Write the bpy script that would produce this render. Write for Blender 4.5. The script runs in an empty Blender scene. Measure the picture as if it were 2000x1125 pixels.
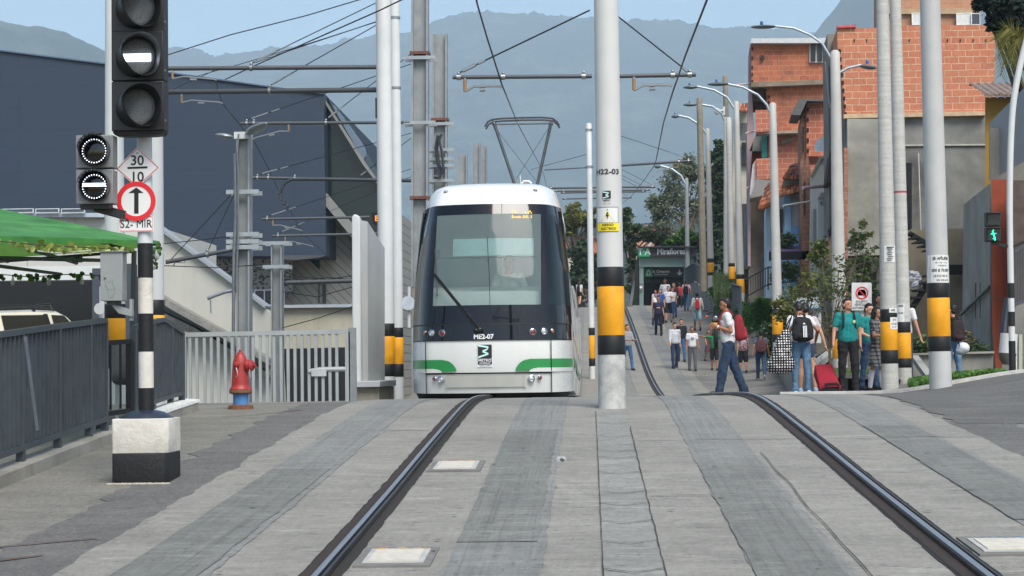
import bpy, bmesh, math, random
from math import sin, cos, pi, radians, sqrt, atan2
from mathutils import Vector as V, Matrix, noise
from mathutils.bvhtree import BVHTree
random.seed(7)
SC = bpy.context.scene
COL = SC.collection
# ---------------------------------------------------------------- camera
F = 3600.0; CZ = 1.5
yc = V((153, -153, -3600)).normalized()
zc = V((-.0145, 1, 0)); zc = (zc - yc*zc.dot(yc)).normalized()
xc = yc.cross(zc)
RC = Matrix((xc, yc, zc))            # rows: world axes in camera space -> camera to world
cam = bpy.data.cameras.new('camera'); camo = bpy.data.objects.new('camera', cam); COL.objects.link(camo)
cam.sensor_width = 36; cam.lens = 36*F/2000; cam.clip_start = .2; cam.clip_end = 30000
camo.matrix_world = Matrix.Translation((0, 0, CZ)) @ RC.to_4x4()
SC.camera = camo
def P(px, py, Y):
    d = RC @ V((px-1000, 562.5-py, -F)); t = Y/d.y
    return V((0, 0, CZ)) + d*t
def ss(a, b, x):
    t = max(0, min(1, (x-a)/(b-a))); return t*t*(3-2*t)
def ip(tab, x):
    if x <= tab[0][0]: return tab[0][1] + (x-tab[0][0])*(tab[1][1]-tab[0][1])/(tab[1][0]-tab[0][0])
    for (a, u), (b, v) in zip(tab, tab[1:]):
        if x <= b: return u + (v-u)*(x-a)/(b-a)
    return tab[-1][1]
PROF = [(6,-1.225),(9.1,-1.05),(11,-.945),(13,-.83),(15,-.705),(17,-.59),(18.5,-.50),(19.6,-.445),(20.6,-.40),(22,-.385),(24,-.405),(28,-.475),
        (31,-.525),(33,-.575),(36,-.665),(40,-.77),(44,-.84),(47.5,-.86),(50,-.81),(54,-.64),(58,-.40),(62,-.10),(68,.44),(77,1.30),(87,2.2),(97,3.0),(100,3.2),(103,3.28),(108,3.3),(130,3.2),(200,1.0),(400,0)]
def prof(y):
    return (ip(PROF, y-.6) + ip(PROF, y) + ip(PROF, y+.6))/3 + CZ
def h(x, y):
    z = prof(y)
    z += .30*ss(4.1, 6.6, x)*ss(16, 24, y)*(1-ss(60, 100, y))
    z += .9*ss(5.6, 9.5, x)*ss(33, 60, y)
    if y > 21.5: z -= 3.6*ss(-3.3, -6.5, x)*ss(22.6, 34, y)
    z += 0
    return z
def hit(px, py, y0=7, y1=110):
    d = RC @ V((px-1000, 562.5-py, -F)); y = y0
    while y < y1:
        p = V((0, 0, CZ)) + d*(y/d.y)
        if p.z <= h(p.x, p.y): return p
        y += .1
    return p
def on(px, Y):
    p = P(px, 740, Y); return V((p.x, Y, h(p.x, Y)))
# ---------------------------------------------------------------- tagging
def tag(o, label=None, cat=None, group=None, kind=None):
    for k, v in (('label', label), ('category', cat), ('group', group), ('kind', kind)):
        if v: o[k] = v
    return o
def thing(name, label, cat, loc=(0, 0, 0), rz=0, group=None):
    o = bpy.data.objects.new(name, None); COL.objects.link(o); o.empty_display_size = .1
    o.location = loc; o.rotation_euler = (0, 0, rz)
    return tag(o, label, cat, group)
def mworld(o):
    m = Matrix.LocRotScale(o.location, o.rotation_euler, o.scale)
    return mworld(o.parent) @ m if o.parent else m
def copy_tree(o, parent=None):
    c = o.copy(); COL.objects.link(c); c.parent = parent
    for ch in list(o.children): copy_tree(ch, c)
    return c
# ---------------------------------------------------------------- mesh builder
class MB:
    def __init__(s): s.v = []; s.f = []; s.mi = []; s.m = 0; s.mats = []
    def use(s, m):
        if m not in s.mats: s.mats.append(m)
        s.m = s.mats.index(m); return s
    def add(s, vs, fs):
        b = len(s.v); s.v += [V(p) for p in vs]
        for f in fs: s.f.append([b+i for i in f]); s.mi.append(s.m)
        return s
    def quad(s, *p): return s.add(p, [list(range(len(p)))])
    def box(s, x0, y0, z0, x1, y1, z1):
        return s.hexa([(x0,y0,z0),(x1,y0,z0),(x1,y1,z0),(x0,y1,z0)], [(x0,y0,z1),(x1,y0,z1),(x1,y1,z1),(x0,y1,z1)])
    def hexa(s, lo, hi):
        return s.add(list(lo)+list(hi), [(3,2,1,0),(4,5,6,7),(0,1,5,4),(1,2,6,5),(2,3,7,6),(3,0,4,7)])
    def prism(s, poly, d):      # poly of 3d points extruded by vector d
        n = len(poly); d = V(d); P0 = [V(p) for p in poly]
        return s.add(P0+[p+d for p in P0], [list(range(n))[::-1], list(range(n, 2*n))]+[(i,(i+1)%n,n+(i+1)%n,n+i) for i in range(n)])
    def tube(s, pts, r, n=8, caps=True, ell=1.0, up=None):
        pts = [V(p) for p in pts]; R = r if isinstance(r, (list, tuple)) else [r]*len(pts)
        vs = []; L = len(pts); a = None
        for i, p in enumerate(pts):
            t = (pts[min(i+1, L-1)]-pts[max(i-1, 0)]).normalized()
            if a is None:
                u = V(up) if up else (V((0,0,1)) if abs(t.z) < .9 else V((0,1,0)))
                a = (u - t*u.dot(t)).normalized()
            else: a = (a - t*a.dot(t)).normalized()
            b = t.cross(a)
            for k in range(n):
                w = 2*pi*k/n; vs.append(p + (a*cos(w)*ell + b*sin(w))*R[i])
        fs = [(i*n+k, i*n+(k+1)%n, (i+1)*n+(k+1)%n, (i+1)*n+k) for i in range(L-1) for k in range(n)]
        if caps: fs += [list(range(n))[::-1], list(range((L-1)*n, L*n))]
        return s.add(vs, fs)
    def bar(s, p0, p1, w, t):   # rectangular bar
        p0 = V(p0); p1 = V(p1); d = (p1-p0).normalized()
        u = V((0,0,1)) if abs(d.z) < .9 else V((0,1,0))
        a = (u - d*u.dot(d)).normalized()*t/2; b = d.cross(a).normalized()*w/2
        return s.hexa([p0-a-b, p0-a+b, p0+a+b, p0+a-b], [p1-a-b, p1-a+b, p1+a+b, p1+a-b])
    def lathe(s, c, prof, n=24, axis=(0,0,1), x=None, caps=True):
        ax = V(axis).normalized(); u = V((1,0,0)) if abs(ax.x) < .9 else V((0,1,0))
        a = (u-ax*u.dot(ax)).normalized(); b = ax.cross(a); c = V(c)
        vs = [c + ax*z + (a*cos(2*pi*k/n)+b*sin(2*pi*k/n))*r for (r, z) in prof for k in range(n)]
        L = len(prof)
        fs = [(i*n+k, i*n+(k+1)%n, (i+1)*n+(k+1)%n, (i+1)*n+k) for i in range(L-1) for k in range(n)]
        if caps: fs += [list(range(n))[::-1], list(range((L-1)*n, L*n))]
        return s.add(vs, fs)
    def ball(s, c, r, n=12, m=8, rot=None):
        rx, ry, rz = r if isinstance(r, (list, tuple)) else (r, r, r); c = V(c)
        vs = []
        for i in range(m+1):
            t = pi*i/m
            for k in range(n):
                q = V((rx*sin(t)*cos(2*pi*k/n), ry*sin(t)*sin(2*pi*k/n), rz*cos(t)))
                vs.append(c + (rot @ q if rot else q))
        return s.add(vs, [(i*n+k, (i+1)*n+k, (i+1)*n+(k+1)%n, i*n+(k+1)%n) for i in range(m) for k in range(n)])
    def cap(s, p0, r0, p1, r1, n=10, fl=1.0, up=None):   # capsule, for remeshing
        p0 = V(p0); p1 = V(p1); d = p1-p0; L = max(d.length, 1e-4); t = d/L
        pts = []; R = []
        for i in range(5):
            w = pi/2*(i+.15)/5; pts.append(p0 - t*r0*cos(w)); R.append(r0*sin(w))
        pts += [p0, p1]; R += [r0, r1]
        for i in range(4, -1, -1):
            w = pi/2*(i+.15)/5; pts.append(p1 + t*r1*cos(w)); R.append(r1*sin(w))
        return s.tube(pts, R, n, True, fl, up)
    def loft(s, rings, caps=True):
        n = len(rings[0]); vs = [p for r in rings for p in r]; L = len(rings)
        fs = [(i*n+k, i*n+(k+1)%n, (i+1)*n+(k+1)%n, (i+1)*n+k) for i in range(L-1) for k in range(n)]
        if caps: fs += [list(range(n))[::-1], list(range((L-1)*n, L*n))]
        return s.add(vs, fs)
    def build(s, name, mat=None, parent=None, smooth=None, bevel=0, fix=True, world=True, sub=0):
        me = bpy.data.meshes.new(name)
        vs = s.v
        if parent and world:
            inv = mworld(parent).inverted(); vs = [inv @ p for p in vs]
        me.from_pydata([tuple(p) for p in vs], [], s.f); me.update()
        for m in (s.mats or [mat]): me.materials.append(m)
        if s.mats: me.polygons.foreach_set('material_index', s.mi)
        if fix:
            b = bmesh.new(); b.from_mesh(me); bmesh.ops.recalc_face_normals(b, faces=b.faces); b.to_mesh(me); b.free()
        if smooth is not None:
            me.polygons.foreach_set('use_smooth', [True]*len(me.polygons)); me.set_sharp_from_angle(angle=radians(smooth))
        o = bpy.data.objects.new(name, me); COL.objects.link(o); o.parent = parent
        if bevel:
            md = o.modifiers.new('bevel', 'BEVEL'); md.width = bevel; md.segments = 2; md.limit_method = 'ANGLE'; md.angle_limit = radians(40)
            me.polygons.foreach_set('use_smooth', [True]*len(me.polygons)); me.set_sharp_from_angle(angle=radians(50))
        if sub:
            md = o.modifiers.new('sub', 'SUBSURF'); md.levels = sub; md.render_levels = sub
        return o
def remesh(mb, vox, smooth_it=2, amp=0, scale=6, seed=0, pleat=0):
    """union of the builder's closed shapes as one continuous skin; returns a new MB"""
    me = bpy.data.meshes.new('tmp'); me.from_pydata([tuple(p) for p in mb.v], [], mb.f)
    o = bpy.data.objects.new('tmp', me); COL.objects.link(o)
    md = o.modifiers.new('r', 'REMESH'); md.mode = 'VOXEL'; md.voxel_size = vox
    if smooth_it:
        m2 = o.modifiers.new('s', 'SMOOTH'); m2.iterations = smooth_it; m2.factor = .5
    ev = o.evaluated_get(bpy.context.evaluated_depsgraph_get()); m = ev.to_mesh()
    out = MB(); nn = [v.normal.copy() for v in m.vertices]
    off = V((seed*3.1, seed*1.7, 0))
    for v, nr in zip(m.vertices, nn):
        p = v.co.copy()
        if amp:
            p += nr*amp*noise.noise(V((p.x*scale, p.y*scale, p.z*scale*(.35 if pleat else 1.2)))+off)
            p += nr*amp*.6*noise.noise(V((p.x*scale*2.3, p.y*scale*2.3, p.z*scale*(.6 if pleat else 3.2)))+off)
        out.v.append(p)
    out.f = [list(f.vertices) for f in m.polygons]; out.mi = [0]*len(out.f)
    ev.to_mesh_clear(); bpy.data.objects.remove(o); bpy.data.meshes.remove(me)
    return out
# ---------------------------------------------------------------- materials
def lin(hexs, k=1):
    hexs = hexs.lstrip('#'); o = []
    for i in (0, 2, 4):
        c = int(hexs[i:i+2], 16)/255; o.append(min(1, k*(c/12.92 if c <= .04045 else ((c+.055)/1.055)**2.4)))
    return (*o, 1)
MC = {}
def nt(name):
    m = bpy.data.materials.new(name); m.use_nodes = True; t = m.node_tree; t.nodes.clear()
    out = t.nodes.new('ShaderNodeOutputMaterial'); b = t.nodes.new('ShaderNodeBsdfPrincipled')
    t.links.new(b.outputs[0], out.inputs[0]); return m, t, b, out
class N:
    """tiny node-graph helper"""
    def __init__(s, t): s.t = t
    def n(s, ty, **k):
        q = s.t.nodes.new('ShaderNode'+ty)
        for a, b in k.items(): setattr(q, a, b)
        return q
    def L(s, a, b): s.t.links.new(a, b)
    def setv(s, sock, v):
        if hasattr(v, 'is_linked') or hasattr(v, 'links'): s.L(v, sock)
        else: sock.default_value = v
    def coord(s, which='Object', scale=(1,1,1), loc=(0,0,0)):
        c = s.n('TexCoord'); m = s.n('Mapping'); s.L(c.outputs[which], m.inputs[0])
        m.inputs['Scale'].default_value = scale; m.inputs['Location'].default_value = loc
        return m.outputs[0]
    def pos(s, scale=(1,1,1)):
        g = s.n('NewGeometry'); m = s.n('Mapping'); s.L(g.outputs['Position'], m.inputs[0]); m.inputs['Scale'].default_value = scale
        return m.outputs[0]
    def noise(s, vec, scale=5, detail=4, rough=.55, dist=0):
        q = s.n('TexNoise'); s.L(vec, q.inputs['Vector']); q.inputs['Scale'].default_value = scale
        q.inputs['Detail'].default_value = detail; q.inputs['Roughness'].default_value = rough; q.inputs['Distortion'].default_value = dist
        return q.outputs[0]
    def ramp(s, fac, stops):
        q = s.n('ValToRGB'); s.L(fac, q.inputs[0]); e = q.color_ramp.elements
        while len(e) < len(stops): e.new(.5)
        for i, (p, c) in enumerate(stops):
            e[i].position = p; e[i].color = c if isinstance(c, tuple) else (c, c, c, 1)
        return q.outputs[0]
    def mix(s, fac, a, b, mode='MIX'):
        q = s.n('Mix', data_type='RGBA', blend_type=mode); s.setv(q.inputs[0], fac); s.setv(q.inputs[6], a); s.setv(q.inputs[7], b)
        return q.outputs[2]
    def math(s, op, a, b=0):
        q = s.n('Math', operation=op); s.setv(q.inputs[0], a); s.setv(q.inputs[1], b); return q.outputs[0]
    def sep(s, v):
        q = s.n('SeparateXYZ'); s.L(v, q.inputs[0]); return q.outputs
    def bump(s, hgt, st=.3, d=.01):
        q = s.n('Bump'); s.L(hgt, q.inputs['Height']); q.inputs['Strength'].default_value = st; q.inputs['Distance'].default_value = d
        return q.outputs[0]
def mat(col, rough=.6, metal=0, var=.15, sc=8, bump=0, bsc=None, stain=0, coat=0, streak=0, name=None, spec=.5):
    """painted / plain surface: base colour with mottling, optional grime streaks and fine bump"""
    key = (col, rough, metal, var, sc, bump, bsc, stain, coat, streak, spec)
    if key in MC: return MC[key]
    m, t, b, o = nt(name or 'surface'); g = N(t)
    c = lin(col) if isinstance(col, str) else col
    vec = g.pos()
    nz = g.noise(vec, sc, 5, .6)
    d = tuple(x*(1-var) for x in c[:3])+(1,); l = tuple(min(1, x*(1+var)) for x in c[:3])+(1,)
    q = g.ramp(nz, [(.3, d), (.7, l)])
    if stain:
        n2 = g.noise(vec, sc*.35, 6, .65, .6); f = g.ramp(n2, [(.48, 0.0), (.68, stain)])
        q = g.mix(f, q, tuple(x*.35 for x in c[:3])+(1,))
    if streak:
        n3 = g.noise(g.pos((1, 1, .06)), sc*1.4, 4, .6); f = g.ramp(n3, [(.5, 0.0), (.75, streak)])
        q = g.mix(f, q, tuple(x*.45 for x in c[:3])+(1,))
    t.links.new(q, b.inputs['Base Color'])
    r = g.ramp(nz, [(.2, max(0, rough-.08)), (.8, min(1, rough+.08))]); t.links.new(r, b.inputs['Roughness'])
    b.inputs['Metallic'].default_value = metal; b.inputs['Coat Weight'].default_value = coat; b.inputs['Coat Roughness'].default_value = .08
    b.inputs['Specular IOR Level'].default_value = spec
    if bump:
        t.links.new(g.bump(g.noise(vec, bsc or sc*6, 4, .7), bump, .01), b.inputs['Normal'])
    MC[key] = m; return m
def emis(col, st):
    m, t, b, o = nt('light'); b.inputs['Base Color'].default_value = lin(col)
    b.inputs['Emission Color'].default_value = lin(col); b.inputs['Emission Strength'].default_value = st; return m
def glass(col='#0a0e10', rough=.04, tint=None, mixf=.5):
    m, t, b, o = nt('glass')
    b.inputs['Base Color'].default_value = lin(col); b.inputs['Roughness'].default_value = rough; b.inputs['Coat Weight'].default_value = .15
    if tint:
        g = N(t); tr = g.n('BsdfTransparent'); tr.inputs[0].default_value = tint
        mx = g.n('MixShader'); fr = g.n('LayerWeight'); fr.inputs[0].default_value = .25
        f = g.math('MULTIPLY_ADD', fr.outputs[1], .6); t.nodes[-1].inputs[2].default_value = mixf
        g.L(f, mx.inputs[0]); g.L(tr.outputs[0], mx.inputs[1]); g.L(b.outputs[0], mx.inputs[2]); g.L(mx.outputs[0], o.inputs[0])
    return m
def brick(c1, c2, mort, bw=.42, bh=.215, mw=.02, off=.5, dirt=.4, brt=0, seed=0):
    m, t, b, o = nt('brickwork'); g = N(t)
    gp = g.n('NewGeometry'); s = g.sep(gp.outputs['Position']); 
    u = g.math('ADD', s[0], s[1]); cb = g.n('CombineXYZ'); g.L(g.math('ADD', u, seed*1.37), cb.inputs[0]); g.L(g.math('ADD', s[2], seed*.05), cb.inputs[1])
    # slightly wobbly courses
    wob = g.noise(gp.outputs['Position'], 1.6, 3); wv = g.n('VectorMath', operation='MULTIPLY_ADD')
    g.L(wob, wv.inputs[0]); wv.inputs[1].default_value = (.05, .05, 0); g.L(cb.outputs[0], wv.inputs[2])
    q = g.n('TexBrick'); g.L(wv.outputs[0], q.inputs['Vector']); q.offset = off
    q.inputs['Color1'].default_value = lin(c1); q.inputs['Color2'].default_value = lin(c2); q.inputs['Mortar'].default_value = lin(mort)
    q.inputs['Scale'].default_value = 1; q.inputs['Brick Width'].default_value = bw; q.inputs['Row Height'].default_value = bh
    q.inputs['Mortar Size'].default_value = mw*.72; q.inputs['Bias'].default_value = -.2; q.inputs['Mortar Smooth'].default_value = .5
    nz = g.noise(gp.outputs['Position'], .9, 6, .65); f = g.ramp(nz, [(.5, 0.0), (.7, dirt)])
    q2 = g.n('TexBrick'); g.L(wv.outputs[0], q2.inputs['Vector']); q2.offset = off; q2.inputs['Color1'].default_value = (.5, .42, .38, 1); q2.inputs['Color2'].default_value = (1, 1, 1, 1); q2.inputs['Mortar'].default_value = (1, 1, 1, 1); q2.inputs['Scale'].default_value = 1; q2.inputs['Brick Width'].default_value = bw; q2.inputs['Row Height'].default_value = bh; q2.inputs['Mortar Size'].default_value = mw*.72; q2.inputs['Bias'].default_value = .55
    mn = g.noise(gp.outputs['Position'], 5, 4, .7); c = g.mix(g.math('MULTIPLY', q.outputs[1], g.ramp(mn, [(.50, 0.0), (.66, .8)])), q.outputs[0], lin(c2)); c = g.mix(.75, c, q2.outputs[0], 'MULTIPLY'); c = g.mix(f, c, lin('#3c322c'))
    n2 = g.noise(gp.outputs['Position'], 14, 5, .7); c = g.mix(g.ramp(n2, [(.35, 0.0), (.75, .35)]), c, lin('#c8a088'))
    n3 = g.noise(g.pos((1, 1, .12)), 2.6, 4, .6); c = g.mix(g.ramp(n3, [(.52, 0.0), (.75, dirt*.7)]), c, lin('#5a4438'))
    g.L(c, b.inputs['Base Color']); b.inputs['Roughness'].default_value = .9
    hh = g.mix(.7, g.mix(q.outputs[1], (1,1,1,1), (0,0,0,1)), n2)
    g.L(g.bump(hh, .5, .02), b.inputs['Normal'])
    return m
def cement(col, sc=.8, amt=.35, bump=.25):
    m, t, b, o = nt('cement render'); g = N(t); c = lin(col); vec = g.pos()
    a = g.noise(vec, sc, 7, .6, .3); q = g.ramp(a, [(.3, tuple(x*(1-amt) for x in c[:3])+(1,)), (.7, tuple(min(1, x*(1+amt*.6)) for x in c[:3])+(1,))])
    s = g.noise(g.pos((1, 1, .1)), sc*3, 4, .6); q = g.mix(g.ramp(s, [(.5, 0.0), (.8, .35)]), q, tuple(x*.4 for x in c[:3])+(1,))
    f = g.noise(vec, 40, 3, .7); q = g.mix(.12, q, f, 'OVERLAY')
    g.L(q, b.inputs['Base Color']); b.inputs['Roughness'].default_value = .92; g.L(g.bump(f, bump, .01), b.inputs['Normal']); return m
def leafmat(c1, c2, c3=None, tr=.35):
    m, t, b, o = nt('foliage'); g = N(t)
    gp = g.n('NewGeometry'); r = gp.outputs['Random Per Island']
    nz = g.noise(gp.outputs['Position'], .9, 2)
    f = g.math('ADD', g.math('MULTIPLY', r, .6), g.math('MULTIPLY', nz, .4))
    q = g.ramp(f, [(.15, lin(c1)), (.6, lin(c2)), (.9, lin(c3 or c2))])
    g.L(q, b.inputs['Base Color']); b.inputs['Roughness'].default_value = .6; b.inputs['Specular IOR Level'].default_value = .3
    td = g.n('BsdfTranslucent'); g.L(q, td.inputs[0]); mx = g.n('MixShader'); mx.inputs[0].default_value = tr
    g.L(b.outputs[0], mx.inputs[1]); g.L(td.outputs[0], mx.inputs[2]); g.L(mx.outputs[0], o.inputs[0]); return m
BLACK = mat('#101112', .5, 0, .2, 20); RUB = mat('#1b1b1b', .8, 0, .2, 20)
WHITEP = mat('#c6c8c6', .55, 0, .05, 3, .05, 30, 0, 0, .12); GALV = mat('#8d9192', .5, .35, .14, 4, .05, 30, 0, 0, .25)
YEL = mat('#e39c08', .6, 0, .10, 5, .1, 60, .35, 0, .18); BLK = mat('#0e0f11', .55, 0, .3, 8)
STEEL = mat('#9a9c9c', .35, .8, .1, 10); DARKM = mat('#3a3f43', .5, .3, .15, 10)
CONC = cement('#8f8e88'); 
# ---------------------------------------------------------------- text
def text(s, size, origin, ux, uy, m, parent, name='lettering', bold=0, align='CENTER', wrap=None, depth=.0015, sx=1.0, shear=0):
    """flat lettering mesh at origin with axes ux, uy; wrap=(centre, radius) bends it round a pole"""
    cu = bpy.data.curves.new('t', 'FONT'); cu.body = s; cu.size = size; cu.align_x = align; cu.align_y = 'CENTER'; cu.offset = bold*size; cu.resolution_u = 3; cu.shear = shear
    to = bpy.data.objects.new('t', cu); COL.objects.link(to)
    ev = to.evaluated_get(bpy.context.evaluated_depsgraph_get()); me = ev.to_mesh()
    mb = MB(); ux = V(ux).normalized(); uy = V(uy).normalized(); nz = ux.cross(uy); O = V(origin)
    for v in me.vertices:
        x, y = v.co.x*sx, v.co.y
        if wrap:
            c, R = wrap; a0 = atan2(O.x-c[0], -(O.y-c[1])); a = a0 + x/R
            mb.v.append(V((c[0]+(R+depth)*sin(a), c[1]-(R+depth)*cos(a), O.z+y)))
        else: mb.v.append(O + ux*x + uy*y + nz*depth)
    mb.f = [list(f.vertices) for f in me.polygons]; mb.mi = [0]*len(mb.f)
    ev.to_mesh_clear(); bpy.data.objects.remove(to)
    return mb.build(name, m, parent, fix=False)
# ================================================================ ground, road, track slab
XL, XR = -1.35, 1.89
def concrete_mat(name, base, kind):
    m, t, b, o = nt(name); g = N(t); c = lin(base); vec = g.pos()
    a = g.noise(vec, .9, 7, .65, .3); q = g.ramp(a, [(.3, tuple(x*.80 for x in c[:3])+(1,)), (.7, tuple(x*1.14 for x in c[:3])+(1,))])
    if kind != 'asphalt':
        br = g.noise(g.pos((1.6, 7, 1)), 1.0, 8, .78)      # broom marks across the slab
        q = g.mix(g.ramp(br, [(.40, .0), (.60, .42 if kind == 'slab' else .55)]), q, tuple(x*.62 for x in c[:3])+(1,))
        br2 = g.noise(g.pos((4.5, 14, 1)), 1.0, 6, .8)
        q = g.mix(g.ramp(br2, [(.57, .0), (.64, .75)]), q, tuple(x*.38 for x in c[:3])+(1,))
        br3 = g.noise(g.pos((2.2, 11, 1)), 1.1, 6, .8)
        q = g.mix(g.ramp(br3, [(.54, .0), (.66, .6)]), q, tuple(min(1, x*1.45) for x in c[:3])+(1,))
        al = g.noise(g.pos((14, .18, 1)), 1.3, 6, .75)     # tyre polish along the track
        q = g.mix(g.ramp(al, [(.42, .0), (.7, .10 if kind == 'slab' else .42)]), q, tuple(min(1, x*1.35) for x in c[:3])+(1,))
        al2 = g.noise(g.pos((24, .3, 1)), 1.3, 4, .7)
        q = g.mix(g.ramp(al2, [(.56, .0), (.66, .05 if kind == 'slab' else .45)]), q, tuple(x*.5 for x in c[:3])+(1,))
    sp = g.noise(g.pos((34, 13, 1)), 1.0, 4, .85); q = g.mix(.75 if kind == 'asphalt' else .42, q, sp, 'OVERLAY')
    if kind == 'asphalt':
        br = g.noise(g.pos((.8, 3, 1)), 1.0, 7, .7); q = g.mix(g.ramp(br, [(.46, .0), (.66, .5)]), q, tuple(x*1.45 for x in c[:3])+(1,)); br = g.noise(g.pos((20, 8, 1)), 1.0, 5, .9); q = g.mix(g.ramp(br, [(.60, .0), (.67, .6)]), q, tuple(x*.4 for x in c[:3])+(1,))
        vo = g.n('TexVoronoi'); g.L(vec, vo.inputs['Vector']); vo.inputs['Scale'].default_value = 20
        q = g.mix(g.ramp(vo.outputs['Distance'], [(.0, .6), (.22, .0)]), q, lin('#a09c92'))
    di = g.noise(vec, 1.7, 5, .7, 1.0); q = g.mix(g.ramp(di, [(.52, .0), (.70, .38)]), q, tuple(x*.55 for x in c[:3])+(1,))
    g.L(q, b.inputs['Base Color']); b.inputs['Roughness'].default_value = .88; b.inputs['Specular IOR Level'].default_value = .3
    g.L(g.bump(sp, .5 if kind == 'asphalt' else .25, .012), b.inputs['Normal']); return m
M_SLAB = concrete_mat('slab concrete', '#87857d', 'slab'); M_TREAD = concrete_mat('tread', '#7a7b77', 'tread')
M_TREAD2 = concrete_mat('tread worn', '#70716c', 'tread')
M_ASPH = concrete_mat('asphalt', '#716f68', 'asphalt'); M_ASPH2 = concrete_mat('asphalt seam', '#5f5e5b', 'asphalt')
M_DRAIN = concrete_mat('drain concrete', '#85857f', 'slab')
def frange(a, b, s):
    o = []; 
    while a < b-1e-6: o.append(a); a += s
    return o+[b]
def strip(name, x0, x1, y0, y1, m, lift, jag0=0, jag1=0, step=.35, nx=None, label=None, cuts=0, seed=0, jsc=2.5, f=None, kind='structure'):
    ys = frange(y0, y1, step); mb = MB(); nx = nx or max(1, int((x1-x0)/.5)); n = nx+1
    for y in ys:
        a = x0 + jag0*noise.fractal(V((y*jsc, seed, 0)), .6, 2.2, 4); c = x1 + jag1*noise.fractal(V((y*jsc, seed+9, 0)), .6, 2.2, 4)
        for i in range(n):
            x = a+(c-a)*i/nx; mb.v.append(V((x, y, h(x, y)+lift+(f(x, y) if f else 0))))
    for j in range(len(ys)-1):
        for i in range(nx): mb.f.append([j*n+i, j*n+i+1, (j+1)*n+i+1, (j+1)*n+i]); mb.mi.append(0)
    o = mb.build(name, m, smooth=60, fix=False); tag(o, label, kind=kind); return o
# big ground sheet
def ground():
    xs = [-3000,-1200,-500,-200,-90,-50,-30,-20,-14,-10,-8,-7]+frange(-6.5, 10, .5)+[11,12,14,17,22,30,50,90,200,500,1200,3000]
    ys = [-20,-5,0,3]+frange(5, 60, .5)+frange(62, 130, 2)+[140,170,220,300,400,700,1200,2400,4500]
    mb = MB()
    for y in ys:
        for x in xs:
            z = h(x, max(y, 6) if y > 0 else 6) - (0 if y > 6 else (6-y)*.055)
            mb.v.append(V((x, y, z)))
    n = len(xs)
    for j in range(len(ys)-1):
        for i in range(n-1): mb.f.append([j*n+i, j*n+i+1, (j+1)*n+i+1, (j+1)*n+i]); mb.mi.append(0)
    o = mb.build('ground', M_ASPH, smooth=60, fix=False); tag(o, kind='structure')
ground()
# asphalt seam, ragged edge beside the slab
strip('road_patch', XL-1.95, XL-1.36, 6, 21.5, M_ASPH2, .004, .10, .0, .15, 3, seed=3)
strip('road_patch', XR+1.38, XR+2.0, 7, 17.5, M_ASPH2, .004, .0, .10, .15, 3, seed=5)
# concrete track bed, the two tracks and the middle
BED_END = 101.0
strip('track_bed', XL-1.42, XR+1.42, 6, BED_END, M_SLAB, .008, .05, .04, .12, 14, seed=1, jsc=1.3)
for cx, sd in ((XL, 1), (XR, 2)):
    for s in (-1, 1):
        for (a, bb, mm, w) in ((6, 46, M_TREAD, 0), (46, BED_END, M_TREAD, .02)):
            strip('tyre_track', cx+s*.84-.25, cx+s*.84+.25, a, bb, mm, .012, .018, .018, .06 if a < 40 else .3, 2, seed=sd*4+s, jsc=1.9)
        strip('tyre_track', cx+s*.84-.25, cx+s*.84+.20, 8.6+sd*.7+s, 15.5+s*1.5, M_TREAD2, .016, .012, .018, .08, 2, seed=sd*7+s, jsc=2.1)
M_GRV = mat('#26231f', .9, 0, .3, 12, .5, 90); M_RUST = mat('#332820', .75, .2, .3, 9, .2, 60)
M_RAIL = mat('#a6a9ac', .34, .85, .08, 14); M_RAILS = mat('#3b3a38', .45, .7, .2, 10)
for cx, sd in ((XL, 1), (XR, 2)):
    strip('rail_groove', cx-.125, cx+.095, 6, BED_END, M_GRV, .014, .010, .010, .08, 2, seed=sd*13, jsc=3.5)
    strip('rail_groove', cx-.11, cx-.035, 6, BED_END, M_RUST, .017, .0, .0, .3, 1, seed=sd*15)
    rl = thing('guide_rail', ('polished steel guide rail running under the tram in its dark groove' if sd == 1 else 'polished steel guide rail in its dark groove on the free right hand track'), 'rail')
    ys = frange(6, BED_END, .35); pf = [(-.035,.0),(-.035,.022),(-.028,.034),(.004,.036),(.008,.020),(.020,.018),(.024,.032),(.036,.032),(.036,0)]
    mb = MB(); mb.loft([[V((cx+a, y, h(cx, y)+.016+c)) for a, c in pf] for y in ys]); mb.build('rail_body', M_RAILS, rl, smooth=30)
    mb = MB(); mb.loft([[V((cx+a, y, h(cx, y)+.0165+c)) for a, c in ((-.029,.034),(-.024,.0385),(.000,.0385),(.004,.036))] for y in ys], caps=False); mb.build('rail_head', M_RAIL, rl, smooth=60, fix=False)
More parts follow.
